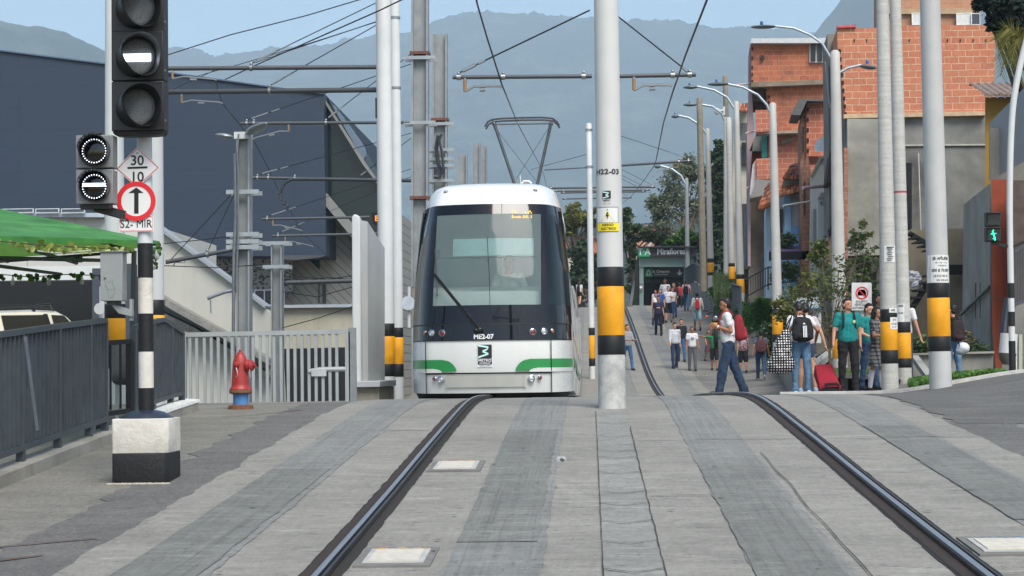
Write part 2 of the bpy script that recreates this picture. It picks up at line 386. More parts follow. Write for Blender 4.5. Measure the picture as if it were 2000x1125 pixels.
# middle V drain of precast pieces
def vf(x, y): return -.0*abs(x)
dr = strip('drain_channel', .05, .36, 6, 19.0, M_DRAIN, .012, .004, .004, .1, 4, seed=8)
M_JOINT = mat('#34322e', .95, 0, .3, 30)
def joint(pts, w=.012, lift=.018, name='pavement_joint'):
    mb = MB(); q = []
    for (x, y) in pts: q.append(V((x, y, h(x, y)+lift)))
    for i, p in enumerate(q):
        t = (q[min(i+1, len(q)-1)]-q[max(i-1, 0)]); t.z = 0; t.normalize(); nn = V((-t.y, t.x, 0))*w/2*(1+.7*noise.noise(p*5))
        mb.v += [p-nn, p+nn]
    mb.f = [[2*i, 2*i+1, 2*i+3, 2*i+2] for i in range(len(q)-1)]; mb.mi = [0]*len(mb.f)
    o = mb.build(name, M_JOINT, fix=False); tag(o, kind='structure'); return o
for y in (9.35, 10.3, 11.1, 11.9, 12.5, 13.6, 14.6, 15.1, 16.3, 17.6):
    joint([(.055, y), (.2, y-.12-.02*random.random()), (.355, y)], .012, .02)
joint([(.05+.006*noise.noise(V((y*3, 1, 0))), y) for y in frange(6.5, 19, .15)], .005, .02)
joint([(.36+.01*noise.noise(V((y*3, 4, 0))), y) for y in frange(6.5, 17.2, .15)], .006, .02)
joint([(x, 15.9+.02*noise.noise(V((x*3, 0, 0)))) for x in frange(.36, XR-.14, .1)], .018)
joint([(x, 15.9+.02*noise.noise(V((x*3, 0, 0)))) for x in frange(XR+.12, XR+1.4, .1)], .018)
joint([(x, 12.25) for x in frange(.38, .78, .1)], .014)
joint([(x, 17.1+.01*noise.noise(V((x*3, 0, 0)))) for x in frange(-1.95, XL-.14, .1)], .03)
joint([(XR-.86+.32+.03*noise.noise(V((y*.9, 0, 0))), y) for y in frange(7.5, 14.8, .12)], .007, .02)
for y in frange(27, 98, 7.5):
    joint([(x, y) for x in frange(XL-1.4, XR+1.4, .4)], .02)
# cable pit covers
def cover(px, py, w, d, n, lab):
    p = hit(px, py); t = thing('cable_cover', lab, 'manhole cover', p)
    def pl(x0, x1, y0, y1, lift): 
        mb = MB(); vs = []
        for (x, y) in ((x0, y0), (x1, y0), (x1, y1), (x0, y1)): vs.append(V((x, y, h(p.x, p.y)+(y-p.y)*.054+lift)))
        lo = [v-V((0, 0, .03)) for v in vs]; return mb.hexa(lo, vs)
    x, y = p.x, p.y
    fr = pl(x-w/2-.05, x+w/2+.05, y-d/2-.1, y+d/2+.1, .019); fr.build('frame', mat('#6b6a66', .9, 0, .2, 9), t)
    pl(x-w/2-.01, x+w/2+.01, y-d/2-.02, y+d/2+.02, .024).build('rim', mat('#b5b3ac', .6, .3), t)
    pl(x-w/2+.02, x+w/2-.02, y-d/2+.03, y+d/2-.03, .029).build('lid', mat('#b9b4a6', .8, 0, .12, 20, .3, 50), t)
    mb = MB()
    for i in range(n):
        xx = x-w/2+.05+(w-.1)*i/(n-1)
        for q in range(4):
            mb.ball((xx+random.uniform(-.03, .03), y+d/2+.03+random.uniform(-.02, .02), h(p.x, p.y)+.054*d/2+.026), (.014, .02, .001), 6, 4)
    mb.build('paint_mark', mat('#c9934a' if px < 1500 else '#5a86a8', .9), t)
cover(892, 914, .30, .5, 3, 'pale rectangular cable cover midway up the left track slab')
cover(776, 1095, .30, .42, 3, 'pale rectangular cable cover with orange paint marks nearest the camera')
cover(1975, 1074, .36, .42, 4, 'pale rectangular cable cover with blue paint marks beside the right rail')
# litter
p = hit(1095, 905); mb = MB()
for i in range(9): mb.ball(p+V((random.uniform(-.03, .03), random.uniform(-.03, .03), .03)), (.025, .03, .008), 6, 4, Matrix.Rotation(random.random()*3, 3, 'X'))
tag(mb.build('plastic_wrapper', mat('#8f9194', .5)), 'crumpled clear plastic wrapper on the concrete between the tracks', 'litter')
# dropped leaves / dark marks as stuff
mb = MB()
for i in range(2600):
    x = random.uniform(-3.9, 4.2); y = random.uniform(8.5, 20); s = random.uniform(.003, .011)*(1.6 if random.random() < .05 else .8); a = random.gauss(0, .3)
    c = V((x, y, h(x, y)+.022)); mb.add([c+V((cos(a+k)*s*(1.8 if k in (0, 3.14) else .7), sin(a+k)*s, 0)) for k in (0, 1.57, 3.14, 4.7)], [(0, 1, 2, 3)])
tag(mb.build('grit', mat('#2b2622', .9), fix=False), kind='stuff')
# left kerb with white painted end
M_KERB = cement('#87847b', 2.0, .3)
ky = frange(8, 20.0, .4); kx = lambda y: -4.22-.02*(y-12)*.3
mb = MB(); mb.loft([[V((kx(y)-.22, y, h(kx(y), y)-.1)), V((kx(y), y, h(kx(y), y)-.1)), V((kx(y)-.015, y, h(kx(y), y)+.09)), V((kx(y)-.22, y, h(kx(y), y)+.10))] for y in ky])
tag(mb.build('kerb', M_KERB, smooth=30), 'long grey concrete kerb under the dark railing', kind='structure')
mb = MB(); mb.loft([[V((kx(y)-.2, y, h(kx(y), y)+.10)), V((kx(y)-.01, y, h(kx(y), y)+.09)), V((kx(y)-.02+.02*noise.noise(V((y*4,0,0))), y, h(kx(y), y)+.118)), V((kx(y)-.2, y, h(kx(y), y)+.13))] for y in frange(17.3, 20.1, .2)])
tag(mb.build('kerb_paint', mat('#c9cac6', .7, 0, .2, 14, .4, 40), smooth=30), kind='structure')
# crossing edge line on the right and rusty joints on the asphalt
EY = 27.0
xs = frange(2.75, 8.2, .2); mb = MB()
mb.loft([[V((x, EY-.06, h(x, EY)-.1)), V((x, EY-.06, h(x, EY)+.045)), V((x, EY+.10, h(x, EY)+.05)), V((x, EY+.10, h(x, EY)-.1))] for x in xs])
tag(mb.build('kerb', mat('#b0afa8', .85, 0, .2, 8, .3), smooth=20), kind='structure')

M_ASPH3 = concrete_mat('dark asphalt', '#5c5b57', 'asphalt')
strip('road_patch', XR+1.5, 9.0, 17.2, 26.6, M_ASPH3, .006, .10, .0, .2, 16, seed=31)
M_JOINT_OLD = M_JOINT; M_JOINT = mat('#5a3c2c', .95, 0, .3, 30)
for pts in (((-10, 1076), (60, 1070), (120, 1062), (190, 1058)), ((-10, 1102), (40, 1098), (85, 1090)), ((432, 817), (500, 812), (590, 803))):
    q = [hit(x, y) for x, y in pts]; joint([(p.x, p.y) for p in q], .03, .012)
M_JOINT = M_JOINT_OLD
# ================================================================ tram
TY = 24.6; TX = XL; TZ0 = h(TX, TY+1.2)     # front plane, axis, ground level there
M_TW = mat('#d2d4d0', .28, 0, .03, 2, 0, None, 0, .5, .05); M_TW2 = mat('#b9bab2', .4, 0, .05, 3, 0, None, 0, .2, .12)
M_TBLK = glass('#07090b', .06); M_TGRN = mat('#2c8a4a', .35, 0, .04, 4, 0, None, 0, .4)
M_UND = mat('#0d0d0e', .7, 0, .3, 9); M_SEAM = mat('#050505', .6)
tram = thing('tram', 'white and green articulated tram with a raised pantograph coming up over the crest', 'tram', (TX, TY, TZ0))
ZB = CZ-.0   # heights below are relative to the camera level, like the photograph's measurements
def hw(z):      # half width at height z (relative to camera)
    return ip([(-.46, 1.06), (-.34, 1.10), (-.05, 1.11), (.40, 1.105), (.7, 1.10), (1.3, 1.065), (2.0, 1.0), (2.25, .965), (2.42, .915), (2.52, .87), (2.58, .80)], z)
def rk(z):      # rake: how far the nose lies behind its foremost line
    return ip([(-.46, .16), (-.34, .08), (-.08, .02), (.1, 0), (.37, .0), (.6, .03), (1.2, .16), (1.9, .42), (2.25, .60), (2.40, .70), (2.52, .84), (2.58, 1.15)], z)
def nose(x, z, off=0):
    w = hw(z); u = min(1, abs(x)/w)
    y = TY + rk(z) + .34*u**2.2 + .55*max(0, (u-.72)/.28)**2.4
    return V((TX+x, y-off, CZ+z))
def patch(mb, zs, xl, xr, n=18, off=.004):
    """curved sheet hugging the nose between heights zs; xl/xr functions of z in metres or fractions"""
    b = len(mb.v); 
    for z in zs:
        a, c = xl(z), xr(z)
        for i in range(n+1): mb.v.append(nose(a+(c-a)*i/n, z, off))
    for j in range(len(zs)-1):
        for i in range(n): mb.f.append([b+j*(n+1)+i, b+j*(n+1)+i+1, b+(j+1)*(n+1)+i+1, b+(j+1)*(n+1)+i]); mb.mi.append(mb.m)
    return mb
def zr(a, b, n): return [a+(b-a)*i/n for i in range(n+1)]
# shell: nose rings open at the windscreen
CAB = 2.2
def ring(z, back=CAB):
    w = hw(z); pts = []
    for i in range(41):
        u = -1+2*i/40; u = (abs(u)**.8)*(1 if u > 0 else -1); pts.append(nose(u*w, z))
    pts.append(V((TX+w, TY+back, CZ+z))); pts.insert(0, V((TX-w, TY+back, CZ+z))); return pts
mb = MB(); lows = zr(-.34, .60, 10); highs = [2.22, 2.27, 2.32, 2.38, 2.44, 2.49, 2.53, 2.56, 2.58]
for zz in (lows,): mb.loft([ring(z) for z in zz], caps=False)
mb.build('cab_front', M_TW, tram, smooth=35)
mb = MB(); R = [ring(z) for z in highs]; mb.loft(R, caps=False)
top = R[-1]; mb.add(top, [list(range(len(top)))])
rf = mb.build('cab_roof', M_TW, tram, smooth=40)
for sx in (-.62, .62):
    mb = MB(); p = nose(sx, 2.45, .01); mb.ball(p, (.035, .02, .022), 12, 6); mb.build('roof_stud', mat('#8e908e', .3, .5), rf)
# windscreen: black rim glass all round + clear middle pane
def Wm(z): return hw(z)
mb = MB(); zs = zr(.585, 2.24, 22)
ixl = lambda z: -.765+.03*(z-.8); ixr = lambda z: .70-.0*(z)
patch(mb, zr(.585, .84, 4), lambda z: -Wm(z), Wm, 36, .012)
patch(mb, zr(2.10, 2.245, 4), lambda z: -Wm(z), Wm, 36, .012)
patch(mb, zr(.84, 2.10, 18), lambda z: -.96*Wm(z) if False else -Wm(z)*.93, ixl, 4, .012)
patch(mb, zr(.84, 2.10, 18), ixr, lambda z: ixr(z)+.11, 4, .012)
mb.build('windscreen_frame', M_TBLK, tram, smooth=60, fix=False)
mb = MB(); patch(mb, zr(.84, 2.10, 18), ixl, ixr, 24, .010)
M_WS = glass('#8fa3a4', .07, (.80, .87, .87, 1), .22); mb.build('windscreen', M_WS, tram, smooth=60, fix=False)
mb = MB()
patch(mb, zr(.84, 2.10, 18), lambda z: ixr(z)+.11, lambda z: Wm(z), 12, .010)
mb.build('corner_window', glass('#13202a', .05, (.25, .33, .36, 1), .35), tram, smooth=60, fix=False); mb = MB(); patch(mb, zr(.84, 2.10, 18), lambda z: -Wm(z), lambda z: -Wm(z)*.93, 4, .010)
M_CW = glass('#13202a', .05, (.25, .33, .36, 1), .35)
mb.build('corner_window', M_CW, tram, smooth=60, fix=False)
for sx in (-1, 1):
    mb = MB(); n0 = 0; zz = zr(.60, 2.2, 16)
    for z in zz:
        for y in (.95, 1.2, 1.6, CAB): mb.v.append(V((TX+sx*(hw(z)+.003), TY+y+rk(z)*.6, CZ+z)))
    for j in range(16):
        for i in range(3): mb.f.append([n0+j*4+i, n0+j*4+i+1, n0+j*4+5+i, n0+j*4+4+i]); mb.mi.append(0)
    mb.build('side_window', M_CW, tram, smooth=60, fix=False)
# interior behind the glass
mi = mat('#5b666a', .8, 0, .2, 4)
mb = MB(); mb.box(TX-.95, TY+2.35, CZ+.3, TX+.95, TY+2.4, CZ+2.2); mb.box(TX-1.0, TY+.75, CZ+.2, TX+1.0, TY+2.4, CZ+.25); mb.build('cab_bulkhead', mi, tram)
mb = MB(); mb.box(TX-.55, TY+2.30, CZ+.9, TX-.2, TY+2.34, CZ+2.05); mb.box(TX+.45, TY+2.30, CZ+.7, TX+.8, TY+2.34, CZ+2.1); mb.build('door_window', mat('#4b585c', .3), tram)
mb = MB(); M_DASH = mat('#aeb4ac', .45, 0, .1, 3)
mb.loft([[V((TX-.9, TY+.35+rk(z), CZ+z)), V((TX-.5, TY+.20+rk(z), CZ+z+.01)), V((TX+.5, TY+.20+rk(z), CZ+z+.01)), V((TX+.9, TY+.35+rk(z), CZ+z)), V((TX+.8, TY+1.0, CZ+z+.1*(z > .9))), V((TX-.8, TY+1.0, CZ+z+.1*(z > .9)))] for z in (.5, .86, 1.02)])
mb.build('dashboard', M_DASH, tram, smooth=40)
mb = MB(); a, c = -.50, .60
vs = []
for z in (1.52, 1.76):
    for i in range(9): x = a+(c-a)*i/8; p = nose(x, z, -.07); vs.append(p)
mb.add(vs, [(i, i+1, 10+i, 9+i) for i in range(8)]); b0 = len(mb.v)
mb.add([v+V((0, .012, 0)) for v in vs], [(i, i+1, 10+i, 9+i) for i in range(8)])
mb.build('sun_blind', mat('#7b9a96', .6), tram, fix=False)
mb = MB(); mb.tube([nose(-.78, 1.50, -.05), nose(.62, 1.50, -.05)], .012, 6); mb.tube([nose(-.70, 1.5, -.05), nose(-.69, 1.62, -.05)], .02, 6); mb.tube([nose(-.02, 1.5, -.05), nose(-.02, 1.44, -.05)], .02, 6)
mb.build('blind_rail', BLACK, tram)
# matrix display glowing amber dots
mb = MB(); rows = ["01110000000000000001100", "10001000000000100010010", "00000000000000000000000", "10000000000001001000010", "11011011110010110100010"]
for r, row in enumerate(rows):
    for q, chh in enumerate(row):
        if chh == '1':
            p = nose(.315+q*.0122, 2.135-r*.0215-.0, .016); mb.box(p.x-.005, p.y-.003, p.z-.007, p.x+.005, p.y, p.z+.007)
mb.build('destination_display', emis('#ffb300', 2.2), tram, fix=False)
# black lamp band
mb = MB(); patch(mb, zr(.372, .572, 5), lambda z: -Wm(z)*.995, lambda z: Wm(z)*.995, 40, .010)
band = mb.build('lamp_band', M_TBLK, tram, smooth=60, fix=False)
mb = MB()
for (z0, z1) in ((.572, .59), (.362, .374), (-.085, -.065)):
    patch(mb, [z0, z1], lambda z: -Wm(z)*(.995 if z > 0 else .79), lambda z: Wm(z)*(.995 if z > 0 else .745), 40, .014)
patch(mb, [.375, .57], lambda z: -.49, lambda z: -.478, 1, .013); patch(mb, [.375, .57], lambda z: .40, lambda z: .415, 1, .013)
patch(mb, zr(-.34, .362, 4), lambda z: -.872, lambda z: -.860, 1, .026); patch(mb, zr(-.34, .362, 4), lambda z: .822, lambda z: .834, 1, .026)
mb.build('panel_seam', M_SEAM, tram, fix=False)
M_LENS = mat('#c9ccd0', .12, .6, .1, 30, 0, None, 0, 1); M_LR = mat('#7a1e22', .2, 0, .1, 30, 0, None, 0, 1); M_LO = mat('#c8742c', .2, 0, .1, 20, 0, None, 0, 1); M_CH = mat('#b9bdc0', .2, .9)
def lamp(x, z, r, m, name):
    p = nose(x, z, .02); d = nose(x+.03, z)-nose(x-.03, z); nrm = V((0, 0, 1)).cross(d).normalized(); nrm = nrm if nrm.y < 0 else -nrm
    mb = MB(); mb.lathe(p, [(r*1.28, -.01), (r*1.28, .012), (r*1.05, .016), (r*1.0, .004)], 20, nrm, caps=False)
    q = mb.build(name, M_CH, tram, smooth=40)
    mb = MB(); mb.lathe(p, [(r, .0), (r*.9, .008), (r*.5, .014), (.001, .016)], 20, nrm); mb.build('lens', m, q, smooth=60)
for sx in (-1, 1):
    c = -.04*0
    lamp(sx*.60-.03 if sx < 0 else .585, .470, .036, M_LR, 'tail_light'); lamp(sx*.745-.03 if sx < 0 else .735, .475, .036, M_LENS, 'headlight'); lamp(sx*.845-.03 if sx < 0 else .845, .485, .022, M_LO, 'turn_signal')
    lamp(-.66 if sx < 0 else .56, -.155, .038, M_LENS, 'fog_light'); lamp(-.745 if sx < 0 else .67, -.142, .024, M_LR, 'reflector')
# lower bumper insert
mb = MB(); patch(mb, zr(-.26, -.105, 4), lambda z: -.56+.0*z, lambda z: .46, 16, .022)
patch(mb, [-.265, -.10], lambda z: -.60, lambda z: -.56, 1, .03); patch(mb, [-.265, -.10], lambda z: .46, lambda z: .50, 1, .03)
mb.build('bumper', M_TW2, tram, smooth=40, fix=False)
# green stripe
mb = MB(); 
def stripe(sx, z0, z1):
    n = 10
    for j in range(n):
        za, zb = z0+(z1-z0)*j/n, z0+(z1-z0)*(j+1)/n
        def edge(z):
            t = (z-z0)/(z1-z0); inner = (.44 if sx < 0 else .35)
            return sx*(inner + .20*(1-sqrt(max(0, 1-t**1.6))))
        f1 = edge; f2 = lambda z: sx*Wm(z)*.998
        patch(mb, [za, zb], (f1 if sx > 0 else f2), (f2 if sx > 0 else f1), 16, .017)
stripe(-1, -.045, .112); mb.build('stripe', M_TGRN, tram, smooth=60, fix=False); mb = MB(); stripe(1, -.045, .112)
# notch below the stripe ends: a white toe
gs = mb.build('stripe', M_TGRN, tram, smooth=60, fix=False)
mb = MB()
for sx in (-1, 1):
    for j in range(6):
        za = -.063+.055*j/6; zb = -.063+.055*(j+1)/6
        f1 = lambda z: sx*((.64 if sx < 0 else .53)+ .15*(1-sqrt(max(0, 1-((z+.063)/.056)**2)))); f2 = lambda z: sx*Wm(z)*.999
        patch(mb, [za, zb], (f1 if sx > 0 else f2), (f2 if sx > 0 else f1), 16, .022)
mb.build('front_panel', M_TW, tram, smooth=60, fix=False)
# lettering and emblem
p = nose(-.10, .405, .02); text('ME2-07', .086, nose(-.07, .412, .016), (1, 0, 0), (0, 0, 1), mat('#e8e8e8', .5), tram, 'fleet_number', .03)
ex, ez = -.055, .19
def flat(mb, pts, off=.012): 
    return mb.add([nose(x, z, off) for x, z in pts], [list(range(len(pts)))])
mb = MB(); flat(mb, [(ex-.104, ez-.185), (ex+.104, ez-.185), (ex+.104, ez+.125), (ex-.104, ez+.125)], .008); em = mb.build('emblem', mat('#dcdedd', .4), tram, fix=False)
mb = MB(); flat(mb, [(ex-.094, ez-.065), (ex+.094, ez-.065), (ex+.094, ez+.118), (ex-.094, ez+.118)], .011); mb.build('emblem_field', mat('#23282c', .4), em, fix=False)
mb = MB(); flat(mb, [(ex-.094, ez-.145), (ex+.094, ez-.145), (ex+.094, ez-.075), (ex-.094, ez-.075)], .011); mb.build('emblem_field', mat('#23282c', .4), em, fix=False)
def zig(cx, cz, sc, fn, mb):
    pts = [(-.94, .86), (.52, .60), (.30, .28), (-.34, .02), (.52, -.34), (-.94, -.82)]
    pl = [(cx+a*sc, cz+b*sc) for a, b in pts]; 
    w = .13*sc; up = [(x, z+w) for x, z in pl]; dn = [(x, z-w) for x, z in pl]
    for i in range(5): fn(mb, [dn[i], dn[i+1], up[i+1], up[i]])
mb = MB(); zig(ex, ez+.026, .094, lambda m, p: flat(m, p, .014), mb); mb.build('emblem_mark', mat('#bfe6dc', .4), em, fix=False)
text('METRO', .050, nose(ex, ez-.095, .015), (1, 0, 0), (0, 0, 1), mat('#e8e8e8', .5), em, 'lettering', .02, sx=1.05)
text('DE MEDELLÍN', .024, nose(ex, ez-.130, .015), (1, 0, 0), (0, 0, 1), mat('#e8e8e8', .5), em, 'lettering', .02)
text('CALIDAD DE VIDA', .019, nose(ex, ez-.166, .015), (1, 0, 0), (0, 0, 1), mat('#333333', .5), em, 'lettering', .01)
# wiper
mb = MB(); A = nose(.0-.15, .50, .06); B = nose(-.80, 1.52, .05)
for dx in (0, .035): mb.bar(nose(-.14+dx, .50, .05), nose(-.76+dx*.5, 1.28, .05), .016, .02)
mb.build('wiper', BLACK, tram); wp = bpy.data.objects[-1]
wip = [o for o in tram.children if o.name.startswith('wiper')][0]
mb = MB(); mb.bar(nose(-.70, .98, .04), nose(-.74, 1.62, .04), .014, .03); mb.build('wiper_blade', BLACK, wip)
mb = MB(); mb.ball(nose(-.12, .505, .05), (.045, .03, .04), 10, 6); mb.ball(nose(-.17, .50, .05), (.04, .03, .03), 10, 6); mb.build('wiper_hub', BLACK, wip, smooth=60)
# cable reflection on the screen, put in as a thin black tube
mb = MB(); mb.tube([nose(.02-.05, 2.2, .013), nose(-.02, 1.7, .013), nose(.01, 1.2, .013), nose(.02, .70, .013)], .004, 4)
mb.build('cable_reflection', BLACK, tram)
# rear cars: follow the profile
def carsec(y, z0, zt, w=1.1, tw=.86):
    zc_ = h(TX, y)
    return [V((TX-w+.04, y, zc_+z0)), V((TX-w, y, zc_+z0+.5)), V((TX-w+.05, y, zc_+1.8)), V((TX-w+.17, y, zc_+zt-.28)), V((TX-tw, y, zc_+zt-.06)), V((TX-tw+.1, y, zc_+zt)),
            V((TX+tw-.1, y, zc_+zt)), V((TX+tw, y, zc_+zt-.06)), V((TX+w-.17, y, zc_+zt-.28)), V((TX+w-.05, y, zc_+1.8)), V((TX+w, y, zc_+z0+.5)), V((TX+w-.04, y, zc_+z0))]
y = TY+CAB; k = 0
for L in (5.0, 6.6, 6.6, 6.6, 4.6):
    mb = MB(); mb.loft([carsec(y+.0, .14, 2.97), carsec(y+L, .14, 2.97)]); cr = mb.build('car_body', M_TW, tram, smooth=35)
    for sx in (-1, 1):
        mb = MB()
        for (a, b) in ((.5, 2.0), (2.3, 3.7), (4.0, 4.9), (5.2, 6.3)):
            if b < L:
                q = [];  
                for yy in (y+a, y+b):
                    zc_ = h(TX, yy)
                    for zz, ww in ((.95, 1.1-.022), (2.35, .985)): q.append(V((TX+sx*(ww+.012), yy, zc_+zz)))
                mb.add(q, [(0, 1, 3, 2)])
        mb.build('side_window', M_TBLK, cr, fix=False)
    mb = MB(); 
    for sx in (-1, 1):
        for (z0, z1, m_) in ((.50, .64, M_TGRN),):
            q = [V((TX+sx*1.104, yy, h(TX, yy)+zz)) for yy in (y+.02, y+L-.02) for zz in (z0, z1)]; mb.add(q, [(0, 1, 3, 2)])
    mb.build('stripe', M_TGRN, cr, fix=False)
    mb = MB(); mb.loft([carsec(y+L, .3, 2.85, 1.02, .8), carsec(y+L+.5, .3, 2.85, 1.02, .8)]); mb.build('gangway', M_UND, tram)
    y += L+.5
mb = MB(); mb.box(TX-1.02, TY+1.3, TZ0+.03, TX+1.02, TY+7, TZ0+.20); mb.build('underframe', M_UND, tram, bevel=.02)
for sx in (-1, 1):
    mb = MB(); mb.lathe((TX+sx*.84, TY+2.2, TZ0+.36), [(.2, -.14), (.36, -.13), (.37, 0), (.36, .13), (.2, .14)], 24, (1, 0, 0)); mb.build('tyre', RUB, tram, smooth=40)
# side mirror-like camera pods and roof-edge fairing
mb = MB(); 
for sx in (-1, 1): mb.loft([[V((TX+sx*(.93+dx), TY+1.5+yy, CZ+zz)) for dx, zz in ((0, 1.9), (.06, 1.94), (.075, 2.1), (.03, 2.24), (-.04, 2.3))] for yy in (.0, .35, 2.0)])
mb.build('roof_fairing', M_TW, tram, smooth=40)
# pantograph
M_PG = mat('#5b5f62', .4, .6)
pg = MB(); 
def PT(px, py): return P(px, py, TY+7.2)
mb.__init__(); mb.tube([PT(1006, 362), PT(968, 250)], .028, 8); mb.tube([PT(1049, 362), PT(1074, 250)], .028, 8); mb.tube([PT(1002, 350), PT(972, 262)], .012, 6)
mb.tube([PT(972, 256), PT(1046, 352)], .005, 5); mb.tube([PT(1070, 252), PT(1008, 350)], .005, 5)
mb.tube([PT(962, 243), PT(1078, 241)], .016, 8); mb.tube([PT(968, 252), PT(966, 240)], .03, 8); mb.tube([PT(1074, 252), PT(1075, 240)], .03, 8)
for q in (965, 1076): mb.ball(PT(q, 242), .04, 8, 6)
pan = mb.build('pantograph', M_PG, tram, smooth=50)
mb = MB(); c = [PT(x, y) for x, y in ((948, 250), (953, 241), (962, 236), (980, 234), (1020, 232.5), (1060, 232), (1080, 234), (1088, 240), (1093, 248))]
for dy in (-.16, .16): mb.tube([q+V((0, dy, 0)) for q in c], .016, 6)
for i in (2, 4, 6): mb.tube([c[i]+V((0, -.16, 0)), c[i]+V((0, .16, 0))], .01, 5)
mb.build('collector_bow', mat('#4b4a4c', .35, .5), pan, smooth=50)
mb = MB(); mb.tube([PT(1019, 359), PT(1023, 354), PT(1033, 354), PT(1038, 359)], .022, 8); mb.tube([PT(1017, 360), PT(1016, 342)], .008, 5); mb.build('antenna', M_TW, tram, smooth=50)

mb = MB(); rg = []
for z, ins in ((-.47, .10), (-.42, .05), (-.345, .04)):
    w = hw(z)-ins; rg.append([V((TX-w, TY+CAB, CZ+z))]+[nose(-w+2*w*i/30, z)+V((0, ins, 0)) for i in range(31)]+[V((TX+w, TY+CAB, CZ+z))])
mb.loft(rg); mb.build('skirt', M_UND, tram, smooth=40)
# ================================================================ left side
def band_pole(name, label, pxb, Y, r0, r1, ztop, bands, m, lean=None, group=None, n=24, zbase=None, cat='pole'):
    """tapered pole standing at pixel column pxb, depth Y. bands: [(z0,z1,mat)] above ground, painted sleeves"""
    b = on(pxb, Y)
    if zbase is not None: b.z = zbase
    t = thing(name, label, cat, b, 0, group)
    H = ztop-b.z; rr = lambda z: r0+(r1-r0)*z/H
    mb = MB(); mb.lathe(b, [(rr(z), z) for z in (-.25, 0, H*.25, H*.5, H*.75, H-.03)]+[(r1*.8, H)], n); sh = mb.build('shaft', m, t, smooth=40)
    for z0, z1, mm in bands:
        mb = MB(); mb.lathe(b, [(rr(z0)+.002, z0), (rr(z0)+.004, z0+.004), (rr(z1)+.004, z1-.004), (rr(z1)+.002, z1)], n); mb.build('painted_band', mm, t, smooth=40)
    t['h'] = 0; del t['h']
    return t, b, rr
def std_bands(z=.60): return [(z, z+.19, BLK), (z+.19, z+.76, YEL), (z+.76, z+.95, BLK)]
# ---- striped signal post on its painted block
SY = 12.6; b = hit(273, 948); SY = b.y
S_ = F/SY
t = thing('tram_signal', 'tall black three lens tram signal on a striped post and painted concrete block', 'tram signal', b)
M_BW = mat('#c9c5bb', .8, 0, .07, 9, .7, 26, .35, 0, .15, name='flaking white paint'); M_BB = mat('#0d0d0f', .6, 0, .3, 9, .5, 26)
w2 = .205; zz = lambda py: P(273, py, SY).z
def block(z0, z1, m, name, w=w2, top=0):
    mb = MB(); x0, x1, y0, y1 = b.x-w, b.x+w, b.y-.0, b.y+.42
    n = 7; k = 0
    lo = []; hi = []
    ch = .035
    pl = [(x0, y0+ch*.3), (x0+ch*.3, y0), (x1-ch, y0), (x1, y0+ch), (x1, y1), (x0, y1)]
    mb.loft([[V((x, y, z)) for x, y in pl] for z in (z0, z0+(z1-z0)*.5, z1)]); return mb.build(name, m, t, bevel=.006)
block(b.z-.08, zz(886), M_BB, 'block_base'); block(zz(886)+.001, zz(818), M_BW, 'block_top', w2+.001)
# crumbs of mortar round the foot
mb = MB()
for i in range(120):
    a = random.uniform(-1, 1); p = V((b.x+a*(w2+.02), b.y-.015-random.random()*.05, 0)); p.z = h(p.x, p.y)+.004; mb.ball(p, (random.uniform(.005, .02), .01, .008), 5, 4)
fr = mb.build('mortar', mat('#a39d8e', .95, 0, .2, 30), t)
fr['kind'] = 'stuff'
cx, cy = b.x+.0, b.y+.21
sx = lambda px, dy=.21: P(px, 562, SY+dy).x
mb = MB(); mb.lathe((cx, cy, zz(818)), [(.205, -.005), (.20, .004), (.13, .045), (.07, .06), (.055, .06)], 32); mb.build('flange', mat('#1c2433', .45, 0, .2, 10, 0, None, 0, .3), t, smooth=40)
PX = cx; PR = .0555
def zt(py): return P(272, py, cy).z
segs = [(812, 758, M_BB), (758, 687, M_BW), (687, 613, M_BB), (613, 543, M_BW), (543, 476, M_BB), (476, 256, WHITEP)]
for i, (a, c, m) in enumerate(segs):
    z0, z1 = zt(a), zt(c); lx = lambda z: PX + (z-zz(818))*-.003
    mb = MB(); mb.tube([(lx(z0), cy, z0+.001), (lx(z1), cy, z1-.001)], PR+(.001 if m is M_BB else 0), 32); mb.build('post', m, t, smooth=40)
# signal head: modules from below the frame top upwards
M_SIG = mat('#1a1b1c', .55, 0, .15, 12, .05, 40); M_VIS = mat('#0c0c0d', .5, 0, .2, 20)
HX0, HX1 = P(219, 200, SY).x, P(321, 200, SY).x; HC = (HX0+HX1)/2; HW = (HX1-HX0)/2
fy = b.y-.02
M_LN = mat('#7b7e80', .3, .0, .2, 60, .6, 160, 0, .6, name='prismatic lens')
def aspect(parent, c, R, mlens, vis_m, visdepth=.26, dots=None, ring=False, bar=None, skew=.02):
    """visor + lens + LED dots facing the camera; c = centre on the front face"""
    mb = MB(); n = 40; ri = []; 
    for yy, rad in ((0, R*1.13), (-.01, R*1.13), (-visdepth, R*1.10), (-visdepth, R*1.06), (0, R*1.02)):
        ri.append([])
        for k in range(n):
            a = 2*pi*k/n; s_ = sin(a); cut = .30+.70*ss(-1, .1, s_+.25*cos(a))
            ri[-1].append(V((c.x+cos(a)*rad+(skew*-yy/visdepth if yy < -.02 else 0), c.y+(yy*cut if yy < -.02 else yy), c.z+s_*rad-(.03 if yy < -.02 else 0)*0)))
    mb.loft(ri, caps=False); v = mb.build('visor', vis_m, parent, smooth=35)
    mb = MB(); mb.lathe(c+V((0, -.004, 0)), [(R*1.02, 0), (R*.98, .008), (R*.8, .016), (R*.4, .024), (.001, .026)], n, (0, -1, 0)); L = mb.build('lens', mlens, parent, smooth=60)
    return L
def dotmesh(pts, c, r, m, parent, name, off=.034):
    mb = MB()
    for x, z in pts: mb.lathe(c+V((x, -off, z)), [(r, 0), (r*.7, r*.4), (.0005, r*.6)], 6, (0, -1, 0), caps=False)
    return mb.build(name, m, parent, fix=False)
